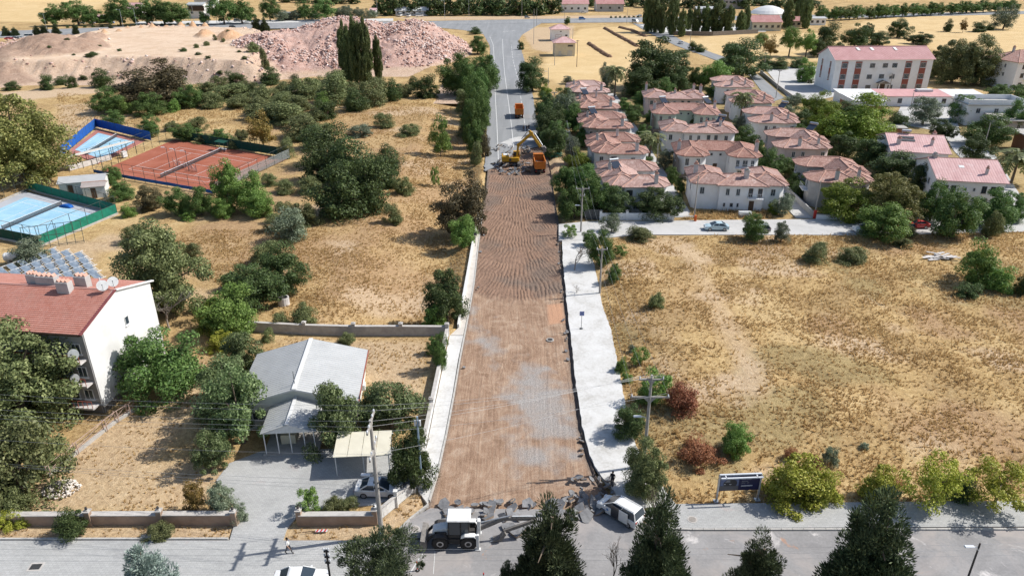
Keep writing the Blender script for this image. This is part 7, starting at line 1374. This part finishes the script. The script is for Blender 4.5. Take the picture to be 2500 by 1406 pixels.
# ---------------------------------------------------------------- signs, billboard, small street things
navy = mat('navy_print', (.012, .014, .06), (.01, .012, .05), 1, .35); bluep = mat('blue_sign', (.01, .06, .36), (.01, .05, .3), 1, .4); lettm = mat('white_print', (.62, .64, .68), (.55, .57, .6), 2, .5); skyp = mat('printed_sky', (.13, .17, .30), (.10, .13, .24), 1, .35); carp = mat('printed_car', (.035, .037, .045), (.02, .02, .025), 1, .3); roadp = mat('printed_road', (.11, .11, .12), (.09, .09, .10), 1, .35); paleg = mat('printed_grey', (.22, .23, .26), (.16, .17, .2), 1, .35)
g0, g1 = G(1748, 1224), G(1848, 1220); bb = empty('billboard', (g0.x, g0.y, .05), math.atan2(g1.y - g0.y, g1.x - g0.x), 'roadside billboard with a dark navy car advertisement on two steel legs', 'billboard'); Wb = (g1 - g0).length
P('panel', navy, bb, ('box', (Wb / 2, 0, 2.15), (Wb - .1, .12, 1.75))); [P('leg', metal_g, bb, ('box', (x, .0, 1.5), (.16, .16, 3.1)), ('box', (x, 0, .0), (.5, .5, .1))) for x in (.0, Wb)]; P('top_light_bar', lampc, bb, ('box', (Wb / 2, 0, 3.12), (Wb, .16, .12))); P('lamp_rail', lampc, bb, ('box', (Wb / 2, -.45, 3.05), (Wb, .14, .12))); [P('rail_bracket', lampc, bb, ('box', (x, -.22, 3.08), (.1, .5, .06))) for x in (.5, Wb - .5)]
Wp = Wb * .44; x0 = .14
P('printed_sky', skyp, bb, ('box', (x0 + Wp / 2, -.064, 2.42), (Wp, .008, 1.1))); P('printed_road', roadp, bb, ('box', (x0 + Wp / 2, -.064, 1.6), (Wp, .008, .5))); P('printed_car', [carp, paleg], bb, ('extrude_y', [(x0 + .35, 1.85), (x0 + 1.45, 1.82), (x0 + 1.6, 2.1), (x0 + 1.5, 2.45), (x0 + 1.25, 2.62), (x0 + .62, 2.62), (x0 + .38, 2.35), (x0 + .25, 2.15)], -.076, -.069)); P('printed_windscreen', paleg, bb, ('extrude_y', [(x0 + .42, 2.28), (x0 + .92, 2.28), (x0 + .86, 2.55), (x0 + .62, 2.55)], -.082, -.077)); P('printed_lamp', lettm, bb, ('box', (x0 + .42, -.08, 2.05), (.16, .006, .06)), ('box', (x0 + .95, -.08, 2.03), (.18, .006, .06)))
xs_ = x0 + Wp + .28
for k, (z, ws) in enumerate(((2.72, (.34, .30)), (2.55, (.38, .52)), (2.33, (.62,)), (2.14, (.40, .26)))):
    x = xs_
    for w in ws:
        P('printed_word', paleg, bb, *[('box', (x + .035 + .075 * i, -.066, z + .012 * ((i * 7) % 3 - 1)), (.048, .010, .085)) for i in range(int(w / .075))]); x += w + .09
P('printed_logotype', lettm, bb, *[('bar', (xs_ + .10 * i, -.066, 1.74), (xs_ + .05 + .10 * i, -.066, 1.86), .05, .012, (0, 1, 0)) for i in range(11)], ('box', (xs_ + .55, -.066, 1.80), (1.05, .008, .03)))
def text(s_, size, parent, loc, m, rot=(math.pi / 2, 0, 0)):
    c_ = bpy.data.curves.new('lettering', 'FONT'); c_.body = s_; c_.size = size; c_.align_x = 'CENTER'; c_.align_y = 'CENTER'; c_.extrude = .004; o0 = bpy.data.objects.new('tmp', c_); COL.objects.link(o0); me_ = bpy.data.meshes.new_from_object(o0.evaluated_get(bpy.context.evaluated_depsgraph_get())); bpy.data.objects.remove(o0); o = bpy.data.objects.new('lettering', me_); COL.objects.link(o); me_.materials.clear(); me_.materials.append(m); o.parent = parent; o.location = loc; o.rotation_euler = rot; return o
ds = empty('bus_stop_sign', (*at_px(1419, 803), .05), 0, 'blue square bus stop sign with the letter D in the white pavement', 'sign'); P('post', steel_d, ds, ('tube', [(0, 0, 0), (0, 0, 2.1)], .035, 6)); P('base', steel_d, ds, ('lathe', [(.28, 0), (.22, .06), (.06, .12)], (0, 0, 0), 10)); P('plate', bluep, ds, ('box', (0, -.05, 2.35), (.62, .04, .62))); P('plate_border', lettm, ds, *[('box', q, s_) for q, s_ in (((0, -.072, 2.57), (.46, .006, .03)), ((0, -.072, 2.13), (.46, .006, .03)), ((-.215, -.072, 2.35), (.03, .006, .41)), ((.215, -.072, 2.35), (.03, .006, .41)))]); text('D', .42, ds, (0, -.078, 2.36), lettm)
ps = empty('path_sign', (*at_px(1161, 602), .07), 0, 'small dark square sign on a thin post on the narrow footpath', 'sign'); P('post', steel_d, ps, ('tube', [(0, 0, 0), (0, 0, 2.0)], .035, 6)); P('plate', steel_d, ps, ('box', (0, 0, 2.25), (.5, .04, .5)))
ar = empty('direction_sign', (*at_px(931, 1318), 0), 0, 'round blue sign with a white arrow at the foot of the corner pole', 'sign'); P('post', steel_d, ar, ('tube', [(0, .05, 0), (0, .05, .5)], .03, 6)); P('plate', bluep, ar, ('lathe', [(.30, .03), (.30, -.01)], (0, 0, .62), 20, 'y')); P('arrow', lettm, ar, ('bar', (-.19, -.018, .60), (.06, -.018, .66), .012, .08), ('faces', [(.20, -.018, .69), (.03, -.018, .79), (.06, -.018, .52), (.20, -.026, .69), (.03, -.026, .79), (.06, -.026, .52)], [(0, 1, 2), (3, 5, 4), (0, 3, 4, 1), (1, 4, 5, 2), (2, 5, 3, 0)]))
fb_ = empty('fallen_barrier_board', (*at_px(785, 1296), 0), R(4), 'red and white striped board lying on the verge', 'barrier board'); P('board', lettm, fb_, ('box', (0, 0, .05), (1.05, .28, .05))); [P('stripe', redp, fb_, ('faces', [(x, -.14, .078), (x + .16, -.14, .078), (x + .28, .14, .078), (x + .12, .14, .078), (x, -.14, .09), (x + .16, -.14, .09), (x + .28, .14, .09), (x + .12, .14, .09)], [(4, 5, 6, 7), (0, 1, 5, 4), (1, 2, 6, 5), (2, 3, 7, 6), (3, 0, 4, 7)])) for x in (-.5, -.15, .2)]; P('stick', dkwood, fb_, ('bar', (-.5, 0, .04), (-1.7, -.05, .04), .05))
ironm = mat('manhole_iron', (.32, .29, .26), (.22, .2, .18), 5, .7)
for x, y, lb in ((1013, 1291, 'round pale manhole cover beside the backhoe bucket'), (1690, 1270, 'round manhole cover in the paver pavement')): mo = empty('manhole_cover', (*at_px(x, y), .135 if x > 1600 else .006), 0, lb, 'manhole cover'); P('ring', capc, mo, ('lathe', [(.46, 0), (.46, .014)], (0, 0, 0), 24)); P('lid', ironm, mo, ('lathe', [(.34, .0), (.34, .022)], (0, 0, 0), 24))
dr = empty('drain_grate', (*at_px(87, 1383), .008), R(3), 'rectangular street drain grate in the pale paver street', 'drain grate'); P('surround', capc, dr, ('box', (0, 0, .0), (1.15, .95, .03))); P('pit', chass, dr, ('box', (0, 0, .012), (.86, .62, .012))); [P('grate_bar', steel_d, dr, ('box', (-.36 + .12 * k, 0, .026), (.05, .62, .02))) for k in range(7)]
for x, y, lb in ((1019, 1392, 'red and white plastic delineator post beside the loader bucket'), (1181, 1420, 'red and white delineator post on the asphalt')): dl_ = empty('delineator_post', (*at_px(x, y), 0), 0, lb, 'delineator'); [P('band', redp if k % 2 else lettm, dl_, ('lathe', [(.06, .17 * k), (.055, .17 * (k + 1))], (0, 0, 0), 10)) for k in range(6)]; P('base', rubber, dl_, ('lathe', [(.2, 0), (.16, .05)], (0, 0, 0), 10))
for i, (x, y) in enumerate([(1700, 1282)]): pass
well = empty('stone_well', (*at_px(693, 742), hz(*at_px(693, 742))), 0, 'round pale stone well head among the grove', 'well'); P('well_ring', chimw, well, ('lathe', [(.85, -.2), (.85, 1.2), (.68, 1.2), (.68, .3)], (0, 0, 0), 16)); P('well_lid', chass, well, ('lathe', [(.68, .9), (.68, .92)], (0, 0, 0), 16))
bm_ = empty('concrete_beam', (*at_px(352, 1322), .12), 0, 'pale broken kerb piece lying on the verge', 'kerb piece'); P('block', capc, bm_, ('box', (0, .5, .02), (.9, .4, .2), .1), bevel=.03)
pp = empty('pallet_pile', (*at_px(2290, 628), hz(*at_px(2290, 628))), 0, 'heap of grey boards dumped in the straw field', 'board pile')
for k in range(14): P('board', chimw, pp, ('box', (rnd.uniform(-2, 2), rnd.uniform(-1.2, 1.2), .15 + .06 * k * .6), (2.2, .5, .05), rnd.uniform(-.6, .6), rnd.uniform(-.25, .25)))
pp = empty('pallet_pile', (*at_px(1818, 528), 0), 0, 'stack of bleached pallets before the gate villa', 'pallet pile')
for k in range(5): [P('board', framew, pp, ('box', (0, -.45 + .22 * j, .12 + .2 * k), (2.4, .14, .04), .05 * (k % 2))) for j in range(5)]; 
nt_ = empty('green_net_heap', (*at_px(1352, 383), 0), 0, 'crumpled green net heap by the loaded truck', 'net heap'); me, c_ = crown_mesh('netting', mat('green_net', (.05, .22, .17), (.03, .15, .11), 3), low_, 16, 26, .22, .06, 77, 0.0); me = link_mesh('netting', me, nt_); nt_.scale = (4.0, 2.0, 1.1)
for x, y, lb, m_ in ((1343, 826, 'round black drain cover in the brown roadbed', chass),): mo = empty('manhole_cover', (*at_px(x, y), -.22), 0, lb, 'manhole cover'); P('ring', conc, mo, ('lathe', [(.5, -.2), (.5, .06), (.36, .06)], (0, 0, 0), 20)); P('lid', m_, mo, ('lathe', [(.36, .0), (.36, .07)], (0, 0, 0), 20))
# ================================================================ tennis courts and neighbours
clay = surf_mat('clay_surface', [(.35, (.27, .085, .05)), (.5, (.33, .11, .068)), (.65, (.39, .155, .105))], .2, 5, bmp=.1)
bluec = surf_mat('blue_court', [(.35, (.22, .40, .53)), (.5, (.29, .49, .62)), (.65, (.38, .57, .68))], .2, 4, bmp=.05); redc = surf_mat('red_court', [(.3, (.34, .13, .10)), (.6, (.42, .19, .16)), (.8, (.48, .25, .22))], .2, 4, bmp=.05); greyc = surf_mat('grey_court', [(.3, (.33, .34, .37)), (.6, (.42, .43, .46)), (.8, (.5, .5, .53))], .2, 4, bmp=.05)
scrG = mat('green_windscreen', (.015, .20, .13), (.01, .13, .085), 1.2, .8); scrD = mat('dark_green_windscreen', (.008, .075, .05), (.006, .05, .035), 1.2, .8); scrB = mat('blue_windscreen', (.01, .11, .42), (.01, .075, .30), 1.2, .8); scrS = mat('slate_windscreen', (.10, .125, .15), (.07, .09, .11), 1.2, .8)
scrT = mat('thin_grey_cloth', (.30, .33, .33), (.24, .27, .27), 1.2, .8, alpha=.4)
scrL = mat('low_blue_cloth', (.01, .11, .40), (.01, .08, .3), 1.2, .8)
fpost = mat('fence_pipe', (.07, .09, .08), (.05, .06, .055), 4, .6, .3); netm = mat('court_net', (.07, .07, .075), (.05, .05, .055), 4, .8, alpha=.55)
def quad_pt(c_, u, v): return (c_[0].lerp(c_[1], u)).lerp(c_[3].lerp(c_[2], u), v)
def court(name, px, surf, inner, label, lines=True, net_dir='u', m_line=white):
    """px: four corners in order; u runs corner 0->1, v runs 0->3"""
    c_ = [G(*p_) for p_ in px]; o = empty(name, (0, 0, 0), 0, label, 'tennis court')
    P('surface', surf, o, ('faces', [(q.x, q.y, z) for z in (-.2, .06) for q in c_], [(4, 5, 6, 7), (0, 1, 5, 4), (1, 2, 6, 5), (2, 3, 7, 6), (3, 0, 4, 7)]))
    if inner is not None: P('inner_surface', inner, o, ('faces', [tuple(quad_pt(c_, u, v).to_tuple()[:2]) + (.064,) for u, v in ((.13, .10), (.87, .10), (.87, .90), (.13, .90))], [(0, 1, 2, 3)]))
    def ln(u0, v0, u1, v1, w=.09):
        a, b_ = quad_pt(c_, u0, v0), quad_pt(c_, u1, v1); P('court_line', m_line, o, ('bar', (a.x, a.y, .068), (b_.x, b_.y, .068), w, .006))
    a0, a1, b0, b1 = .17, .83, .16, .84
    for q in ((a0, b0, a1, b0), (a0, b1, a1, b1), (a0, b0, a0, b1), (a1, b0, a1, b1), (a0 + .09, b0, a0 + .09, b1), (a1 - .09, b0, a1 - .09, b1), (a0 + .09, .33, a1 - .09, .33), (a0 + .09, .67, a1 - .09, .67), (.5, .33, .5, .67)): ln(*q)
    A, B = quad_pt(c_, .1, .5), quad_pt(c_, .9, .5); P('net', netm, o, ('bar', (A.x, A.y, .55), (B.x, B.y, .55), .03, .85)); P('net_band', lettm, o, ('bar', (A.x, A.y, 1.0), (B.x, B.y, 1.0), .05, .09)); [P('net_post', steel_d, o, ('tube', [(q.x, q.y, 0), (q.x, q.y, 1.1)], .05, 6)) for q in (A, B)]
    return o, c_
def court_fence(px, h, step, scr, sh, label, skip=(), base=None, rail2=True):
    """chain-link frame: posts, rails and one screen cloth per bay; scr[i] is the cloth of side i"""
    c_ = [G(*p_) for p_ in px]; o = empty('court_fence', (0, 0, 0), 0, label, 'fence'); n = len(c_)
    for i in range(n if len(scr) == n else n - 1):
        if i in skip: continue
        a, b_ = c_[i], c_[(i + 1) % n]; k = max(2, int((b_ - a).length / step))
        for j in range(k):
            p_, q = a.lerp(b_, j / k), a.lerp(b_, (j + 1) / k); P('post', fpost, o, ('tube', [(p_.x, p_.y, -.2), (p_.x, p_.y, h)], .045, 6))
            if scr[i] is not None: P('windscreen_cloth', scr[i], o, ('bar', (p_.x, p_.y, .25 + (sh if scr[i] is not scrL else .7) / 2), (q.x, q.y, .25 + (sh if scr[i] is not scrL else .7) / 2 + rnd.uniform(-.05, .05)), .03, sh if scr[i] is not scrL else .7))
            if j in (0, k - 1): P('brace', fpost, o, ('tube', [(p_.x, p_.y, .2 if j == 0 else h), (q.x, q.y, h if j == 0 else .2)], .03, 5))
        P('top_rail', fpost, o, ('tube', [(a.x, a.y, h), (b_.x, b_.y, h)], .035, 6)); P('middle_rail', fpost, o, ('tube', [(a.x, a.y, h * .55), (b_.x, b_.y, h * .55)], .03, 6))
        if base: P('base_wall', base, o, ('bar', (a.x, a.y, -.1), (b_.x, b_.y, -.1), .3, .7))
    return o
cl = [(236, 422), (425, 342), (702, 387), (520, 470)]
court('clay_tennis_court', cl, clay, None, 'red clay tennis court with a long net between green screens'); court_fence([(230, 424), (424, 338), (708, 387), (520, 475)], 3.4, 3.2, [None, scrD, scrT, scrL], 2.1, 'tall pipe fence with green and slate cloth around the clay court')
bf = [(150, 382), (236, 314), (368, 345), (215, 424)]
court('blue_tennis_court', [(165, 372), (238, 316), (355, 344), (240, 400)], redc, bluec, 'blue tennis court with a red surround and blue screens'); court_fence([(150, 384), (236, 312), (370, 345)], 3.6, 3.2, [scrB, scrB], 2.3, 'pipe fence with bright blue cloth behind the far tennis court', ()); court_fence([(160, 408), (300, 372), (352, 352)], 3.0, 3.0, [None, None], 1.0, 'open pipe fence between the blue court and the white awning')
court('blue_tennis_court', [(-110, 545), (62, 468), (284, 524), (92, 600)], greyc, bluec, 'pale blue tennis court on grey concrete beside the solar panels'); court_fence([(-110, 540), (68, 463), (287, 522), (98, 602), (-110, 560)], 3.6, 3.0, [None, scrG, scrG, scrD], 1.7, 'pipe fence with bright green cloth around the pale blue court', base=conc)
# clay court extras: netted frames, lamp poles, umpire shade
fr = empty('practice_net', (*at_px(455, 415), .06), R(-35), 'white ball nets hanging on posts across the clay court', 'net'); [P('net_curtain', mat('white_netting', (.7, .7, .7), alpha=.5) if 'white_netting' not in MATS else MATS['white_netting'], fr, ('faces', [(x, 0, 1.9), (x + .5, .2, 1.0), (x + 1.2, .1, .8), (x + 2.1, 0, 1.8), (x + 1.9, .4, .02), (x + 1.0, .6, .02), (x + .2, .4, .02)], [(0, 1, 5, 6), (1, 2, 4, 5), (2, 3, 4)])) for x in (-5, -2.6, 0, 2.0)]; [P('net_pole', steel_d, fr, ('tube', [(x, 0, 0), (x, 0, 2.2)], .04, 6)) for x in (-5, -2.5, 0, 2.4, 4)]
for x, yb, yt, lb in ((415, 410, 358, 'thin floodlight pole inside the clay court by the long net'), (436, 415, 362, 'thin floodlight pole in the middle of the clay court'), (462, 420, 366, 'thin floodlight pole beside the ball nets'), (290, 398, 376, 'short lamp pole at the clay court edge')): pole('floodlight_pole', at_px(x, yb), max(3, HT(yb, yt)), lb, [], .07, .05, steel_d, lamp=(max(3, HT(yb, yt)) - .1, .4), cat='lamp post')
sh_ = empty('bench_shelter', (*at_px(543, 368), .05), R(-28), 'small green roofed bench shelter beside the clay court', 'shelter'); P('shelter_roof', scrD, sh_, ('box', (0, 0, 2.3), (3.4, 1.6, .12), 0, .15)); [P('shelter_post', steel_d, sh_, ('box', (x, y, 1.1), (.08, .08, 2.3))) for x in (-1.5, 1.5) for y in (-.6, .6)]; P('bench', framew, sh_, ('box', (0, .2, .45), (2.6, .45, .08)), ('box', (0, .2, .2), (2.2, .08, .4)))
aw = empty('awning_roof', (*at_px(165, 420), 0), math.atan2(G(330, 375).y - G(165, 420).y, G(330, 375).x - G(165, 420).x), 'long cream awning roof between the blue and clay courts', 'awning'); La = (G(330, 375) - G(165, 420)).length; crm = mat('cream_canvas', (.70, .66, .59), (.62, .58, .51), 1, .8)
for k in range(5): P('awning_panel', crm, aw, ('box', (La * (k + .5) / 5, 1.2, 3.0), (La / 5 - .06, 4.2, .07), 0, -.16))
[P('awning_post', steel_d, aw, ('box', (La * k / 5, y, 1.4), (.09, .09, 2.9))) for k in range(6) for y in (-.6, 3.0)]; P('counter', chimw, aw, ('box', (La * .35, .6, .55), (La * .6, .6, 1.1))); P('cool_box', framew, aw, ('box', (La * .8, -.8, .8), (1.2, .8, 1.4)), ('box', (La * .8, -1.21, .5), (1.1, .02, .7)))
gable_house('court_shed', (*at_px(150, 478), 0), R(18), 8.5, 4.6, 2.6, 3.2, framew, metroof, 'white shed with a bright metal roof between the courts', 'shed', [('door', 2.0, 0, 0, S), (5.5, 0, 1.0, S, 1.2, 1.0)], over=.3)
gable_house('court_shed', (*at_px(206, 486), 0), R(18), 4.2, 3.6, 2.4, 2.9, framew, mat('grey_brown_sheet', (.40, .35, .33), (.3, .26, .24), 1, .7), 'small white shed with a grey-brown roof by the green screens', 'shed', [('door', 2.0, 0, 0, S)], over=.2)
P('tarpaulin', scrB, empty('tarpaulin_heap', (*at_px(162, 506), .06), R(-20), 'blue tarpaulin bundle on the grey court edge', 'tarpaulin'), ('extrude_y', [(-1.6, 0), (1.7, 0), (1.3, .45), (.4, .6), (-.5, .5), (-1.2, .3)], -.5, .5), bevel=.12)
# ladder-like steel stand by the pale court
st = empty('steel_stand', (*at_px(135, 596), 0), R(24), 'steel trestle stand leaning on the pale blue court fence', 'stand'); [P('stand_leg', fpost, st, ('tube', [(-4.5 + 1.3 * k, -1.2, 0), (-4.5 + 1.3 * k, .3, 3.6)], .05, 6)) for k in range(8)]; [P('stand_rail', fpost, st, ('tube', [(-4.6, y, z), (4.7, y, z)], .05, 6)) for y, z in ((-1.2, .3), (-.4, 1.9), (.3, 3.6))]
# solar collectors
panelm, t, b = nodes_of('collector_glass'); t.links.new(ramp(t, noise(t, pos(t, 'object'), 1.2, 4, .6), [(.3, (.10, .13, .17)), (.7, (.22, .27, .33))]), b.inputs['Base Color']); b.inputs['Roughness'].default_value = .22; b.inputs['Specular IOR Level'].default_value = .6
u = Vector((.42, .91, 0)); w = Vector((.91, -.42, 0))
pane = MB().box((0, 0, 0), (2.15, 1.02, .05)).mesh('collector_pane', panelm); pfm = MB().box((0, .53, 0), (2.27, .05, .1)).box((0, -.53, 0), (2.27, .05, .1)).box((1.105, 0, 0), (.05, 1.01, .1)).box((-1.105, 0, 0), (.05, 1.01, .1)).mesh('collector_frame', metal_g)
o0 = G(10, 672); o0.z = hz(o0.x, o0.y)
for r_ in range(6):
    nrow = [6, 6, 6, 5, 4, 3][r_]
    ra = empty('solar_collector_row', tuple(o0 + w * (2.75 * r_) + u * (.4 * r_ - 1.2)), math.atan2(w.y, w.x), ['row of tilted solar collectors nearest the white storage tank', 'second row of solar collectors from the white storage tank', 'third row of solar collectors from the white storage tank', 'fourth row of solar collectors from the white storage tank', 'fifth row of solar collectors from the white storage tank', 'short end row of solar collectors on the dry slope'][r_], 'solar collector', 'solar collector rows behind the apartment block')
    for j in range(nrow):
        f_ = link_mesh('collector_frame', pfm, ra, (1.1, .6 + 1.75 * j, 1.05)); f_.rotation_euler = (0, R(30), 0); link_mesh('collector_pane', pane, f_, (0, 0, .02))
    L_ = 1.75 * nrow; [P('support_rail', framew, ra, ('bar', (x, 0, z), (x, L_, z), .09)) for x, z in ((.1, 1.6), (2.05, .48))]; [P('support_leg', framew, ra, ('bar', (.1, y, -.4), (.1, y, 1.6), .07), ('bar', (.12, y, 1.5), (2.0, y, .45), .06)) for y in (.3, L_ / 2, L_ - .3)]
tk = empty('storage_tank', (*at_px(42, 640), hz(*at_px(42, 640))), R(18), 'white horizontal storage tank beside the solar collectors', 'tank'); P('tank_shell', framew, tk, ('lathe', [(.2, -1.75), (.6, -1.65), (.72, -1.45), (.72, 1.45), (.6, 1.65), (.2, 1.75)], (0, 0, 1.2), 18, 'x'), smooth=False); [P('tank_saddle', conc, tk, ('box', (x, 0, .3), (.3, 1.2, .9))) for x in (-1, 1)]
# ================================================================ people
skin = mat('skin', (.42, .25, .17), (.36, .21, .14), 6, .6); hairm = mat('dark_hair', (.02, .016, .012), (.03, .025, .02), 8, .7); shirtw = mat('white_shirt', (.72, .71, .69), (.6, .59, .57), 5, .9); trous = mat('dark_trousers', (.06, .055, .06), (.04, .035, .04), 5, .9); shirtd = mat('black_shirt', (.03, .03, .035), (.02, .02, .025), 5, .9); shoe = mat('shoes', (.05, .035, .03), (.03, .02, .02), 5, .7)
def person(loc, rz, label, shirt, z=0.0, stride=.22, hgt=1.74, lift=0.0, bend=0.0):
    """standing or walking figure grown from a jointed skeleton (faces -y)"""
    k = hgt / 1.74; J = {}; E = []
    def j(n, x, y, zz_, r_, par=None):
        J[n] = (Vector((x * k, (y - bend * max(0, zz_ - .95)) * k, zz_ * k)), r_ * k)
        if par: E.append((par, n))
    j('pelvis', 0, 0, .95, .145); j('waist', 0, 0, 1.10, .135, 'pelvis'); j('chest', 0, 0, 1.32, .165, 'waist'); j('neck0', 0, 0, 1.46, .075, 'chest'); j('neck', 0, -.01, 1.52, .056, 'neck0'); j('jaw', 0, -.03, 1.58, .075, 'neck'); j('skull', 0, -.01, 1.66, .092, 'jaw'); j('top', 0, 0, 1.715, .062, 'skull'); j('nose', 0, -.115, 1.62, .014, 'jaw')
    for s_, nm in ((-1, 'l'), (1, 'r')):
        st_ = stride * s_
        j('hip' + nm, s_ * .095, 0, .90, .10, 'pelvis'); j('knee' + nm, s_ * .10, -st_ * .55 - .03, .50, .066, 'hip' + nm); j('ank' + nm, s_ * .105, -st_ * (1.0 if s_ > 0 else 1.15) + .02, .09 + (.05 if st_ < 0 else 0), .045, 'knee' + nm); j('toe' + nm, s_ * .12, -st_ - .17, .045, .042, 'ank' + nm)
        j('sho' + nm, s_ * .185, 0, 1.41, .072, 'chest'); j('elb' + nm, s_ * .235, st_ * .45 + .03, 1.13, .048, 'sho' + nm); j('wri' + nm, s_ * .24, st_ * .8 - .12 - lift * .2, .90 + lift * .35, .033, 'elb' + nm); w_ = J['wri' + nm][0] / k
        j('palm' + nm, w_.x, w_.y + bend * max(0, w_.z - .95) - .03, .83 + lift * .35, .036, 'wri' + nm); p_ = (w_.x, w_.y + bend * max(0, w_.z - .95) - .035, .83 + lift * .35)
        for f_, (dx, L) in enumerate(((-.026, .072), (-.009, .082), (.009, .076), (.026, .060))): j('f%d%s' % (f_, nm), p_[0] + dx * .4, p_[1] + dx, p_[2] - .04, .010, 'palm' + nm); j('g%d%s' % (f_, nm), p_[0] + dx * .5 - s_ * .012, p_[1] + dx - .012, p_[2] - .04 - L, .008, 'f%d%s' % (f_, nm))
        j('th' + nm, p_[0] - s_ * .015, p_[1] - .045, p_[2] - .015, .011, 'palm' + nm); j('tt' + nm, p_[0] - s_ * .02, p_[1] - .06, p_[2] - .055, .009, 'th' + nm)
    names = list(J); me = bpy.data.meshes.new('person'); me.from_pydata([J[n][0] for n in names], [(names.index(a), names.index(b_)) for a, b_ in E], []); ob = bpy.data.objects.new('tmp', me); COL.objects.link(ob)
    sm_ = ob.modifiers.new('s', 'SKIN'); sm_.use_smooth_shade = True; ob.modifiers.new('d', 'SUBSURF').levels = 1
    for i, n in enumerate(names): v = me.skin_vertices[0].data[i]; v.radius = (J[n][1], J[n][1]); v.use_root = (n == 'pelvis')
    dg = bpy.context.evaluated_depsgraph_get(); m2 = bpy.data.meshes.new_from_object(ob.evaluated_get(dg)); bpy.data.objects.remove(ob)
    for m_ in (skin, shirt, trous, shoe): m2.materials.append(m_)
    for f_ in m2.polygons:
        c_ = f_.center / k; ax = abs(c_.x); f_.material_index = 3 if c_.z < .10 else (2 if c_.z < 1.0 and ax < .215 else (1 if c_.z < 1.48 and (ax < .2 or c_.z > 1.15) else 0))
    o = link_mesh('person', m2, None, (loc[0], loc[1], z), rz); tag(o, label, 'person')
    h_ = MB(); h_.lathe([(.1 * k, 1.655 * k), (.104 * k, 1.70 * k), (.085 * k, 1.75 * k), (.04 * k, 1.782 * k)], (0, (.012 - bend * .72) * k, 0), 12); h_.build('hair', hairm, o)
    for s_ in (-1, 1): P('eye', hairm, o, ('box', (s_ * .034 * k, (-.098 - bend * .7) * k, 1.655 * k), (.018, .012, .012))); P('ear', skin, o, ('box', (s_ * .094 * k, (.0 - bend * .7) * k, 1.635 * k), (.02, .035, .055)))
    P('mouth', mat('lips', (.30, .12, .10)) if 'lips' not in MATS else MATS['lips'], o, ('box', (0, (-.103 - bend * .62) * k, 1.565 * k), (.045, .012, .012))); return o
person(at_px(706, 1350), R(70), 'man in white shirt and dark trousers walking on the pale paver street', shirtw, .01, .26)
person(at_px(1494, 1186), R(-30), 'person in black clothes standing on the white pavement behind the open minivan', shirtd, .05, .06, lift=.4)
for x, y, a, lb, l_ in ((1278, 322, 20, 'worker in dark clothes raising his hands on the road behind the excavator', .9), (1286, 321, -30, 'worker in grey trousers standing between two others behind the excavator', .1), (1291, 319, 200, 'worker in dark clothes facing away behind the excavator', .2)): person(at_px(x, y), R(a), lb, shirtd, .0, .08, 1.76, l_)
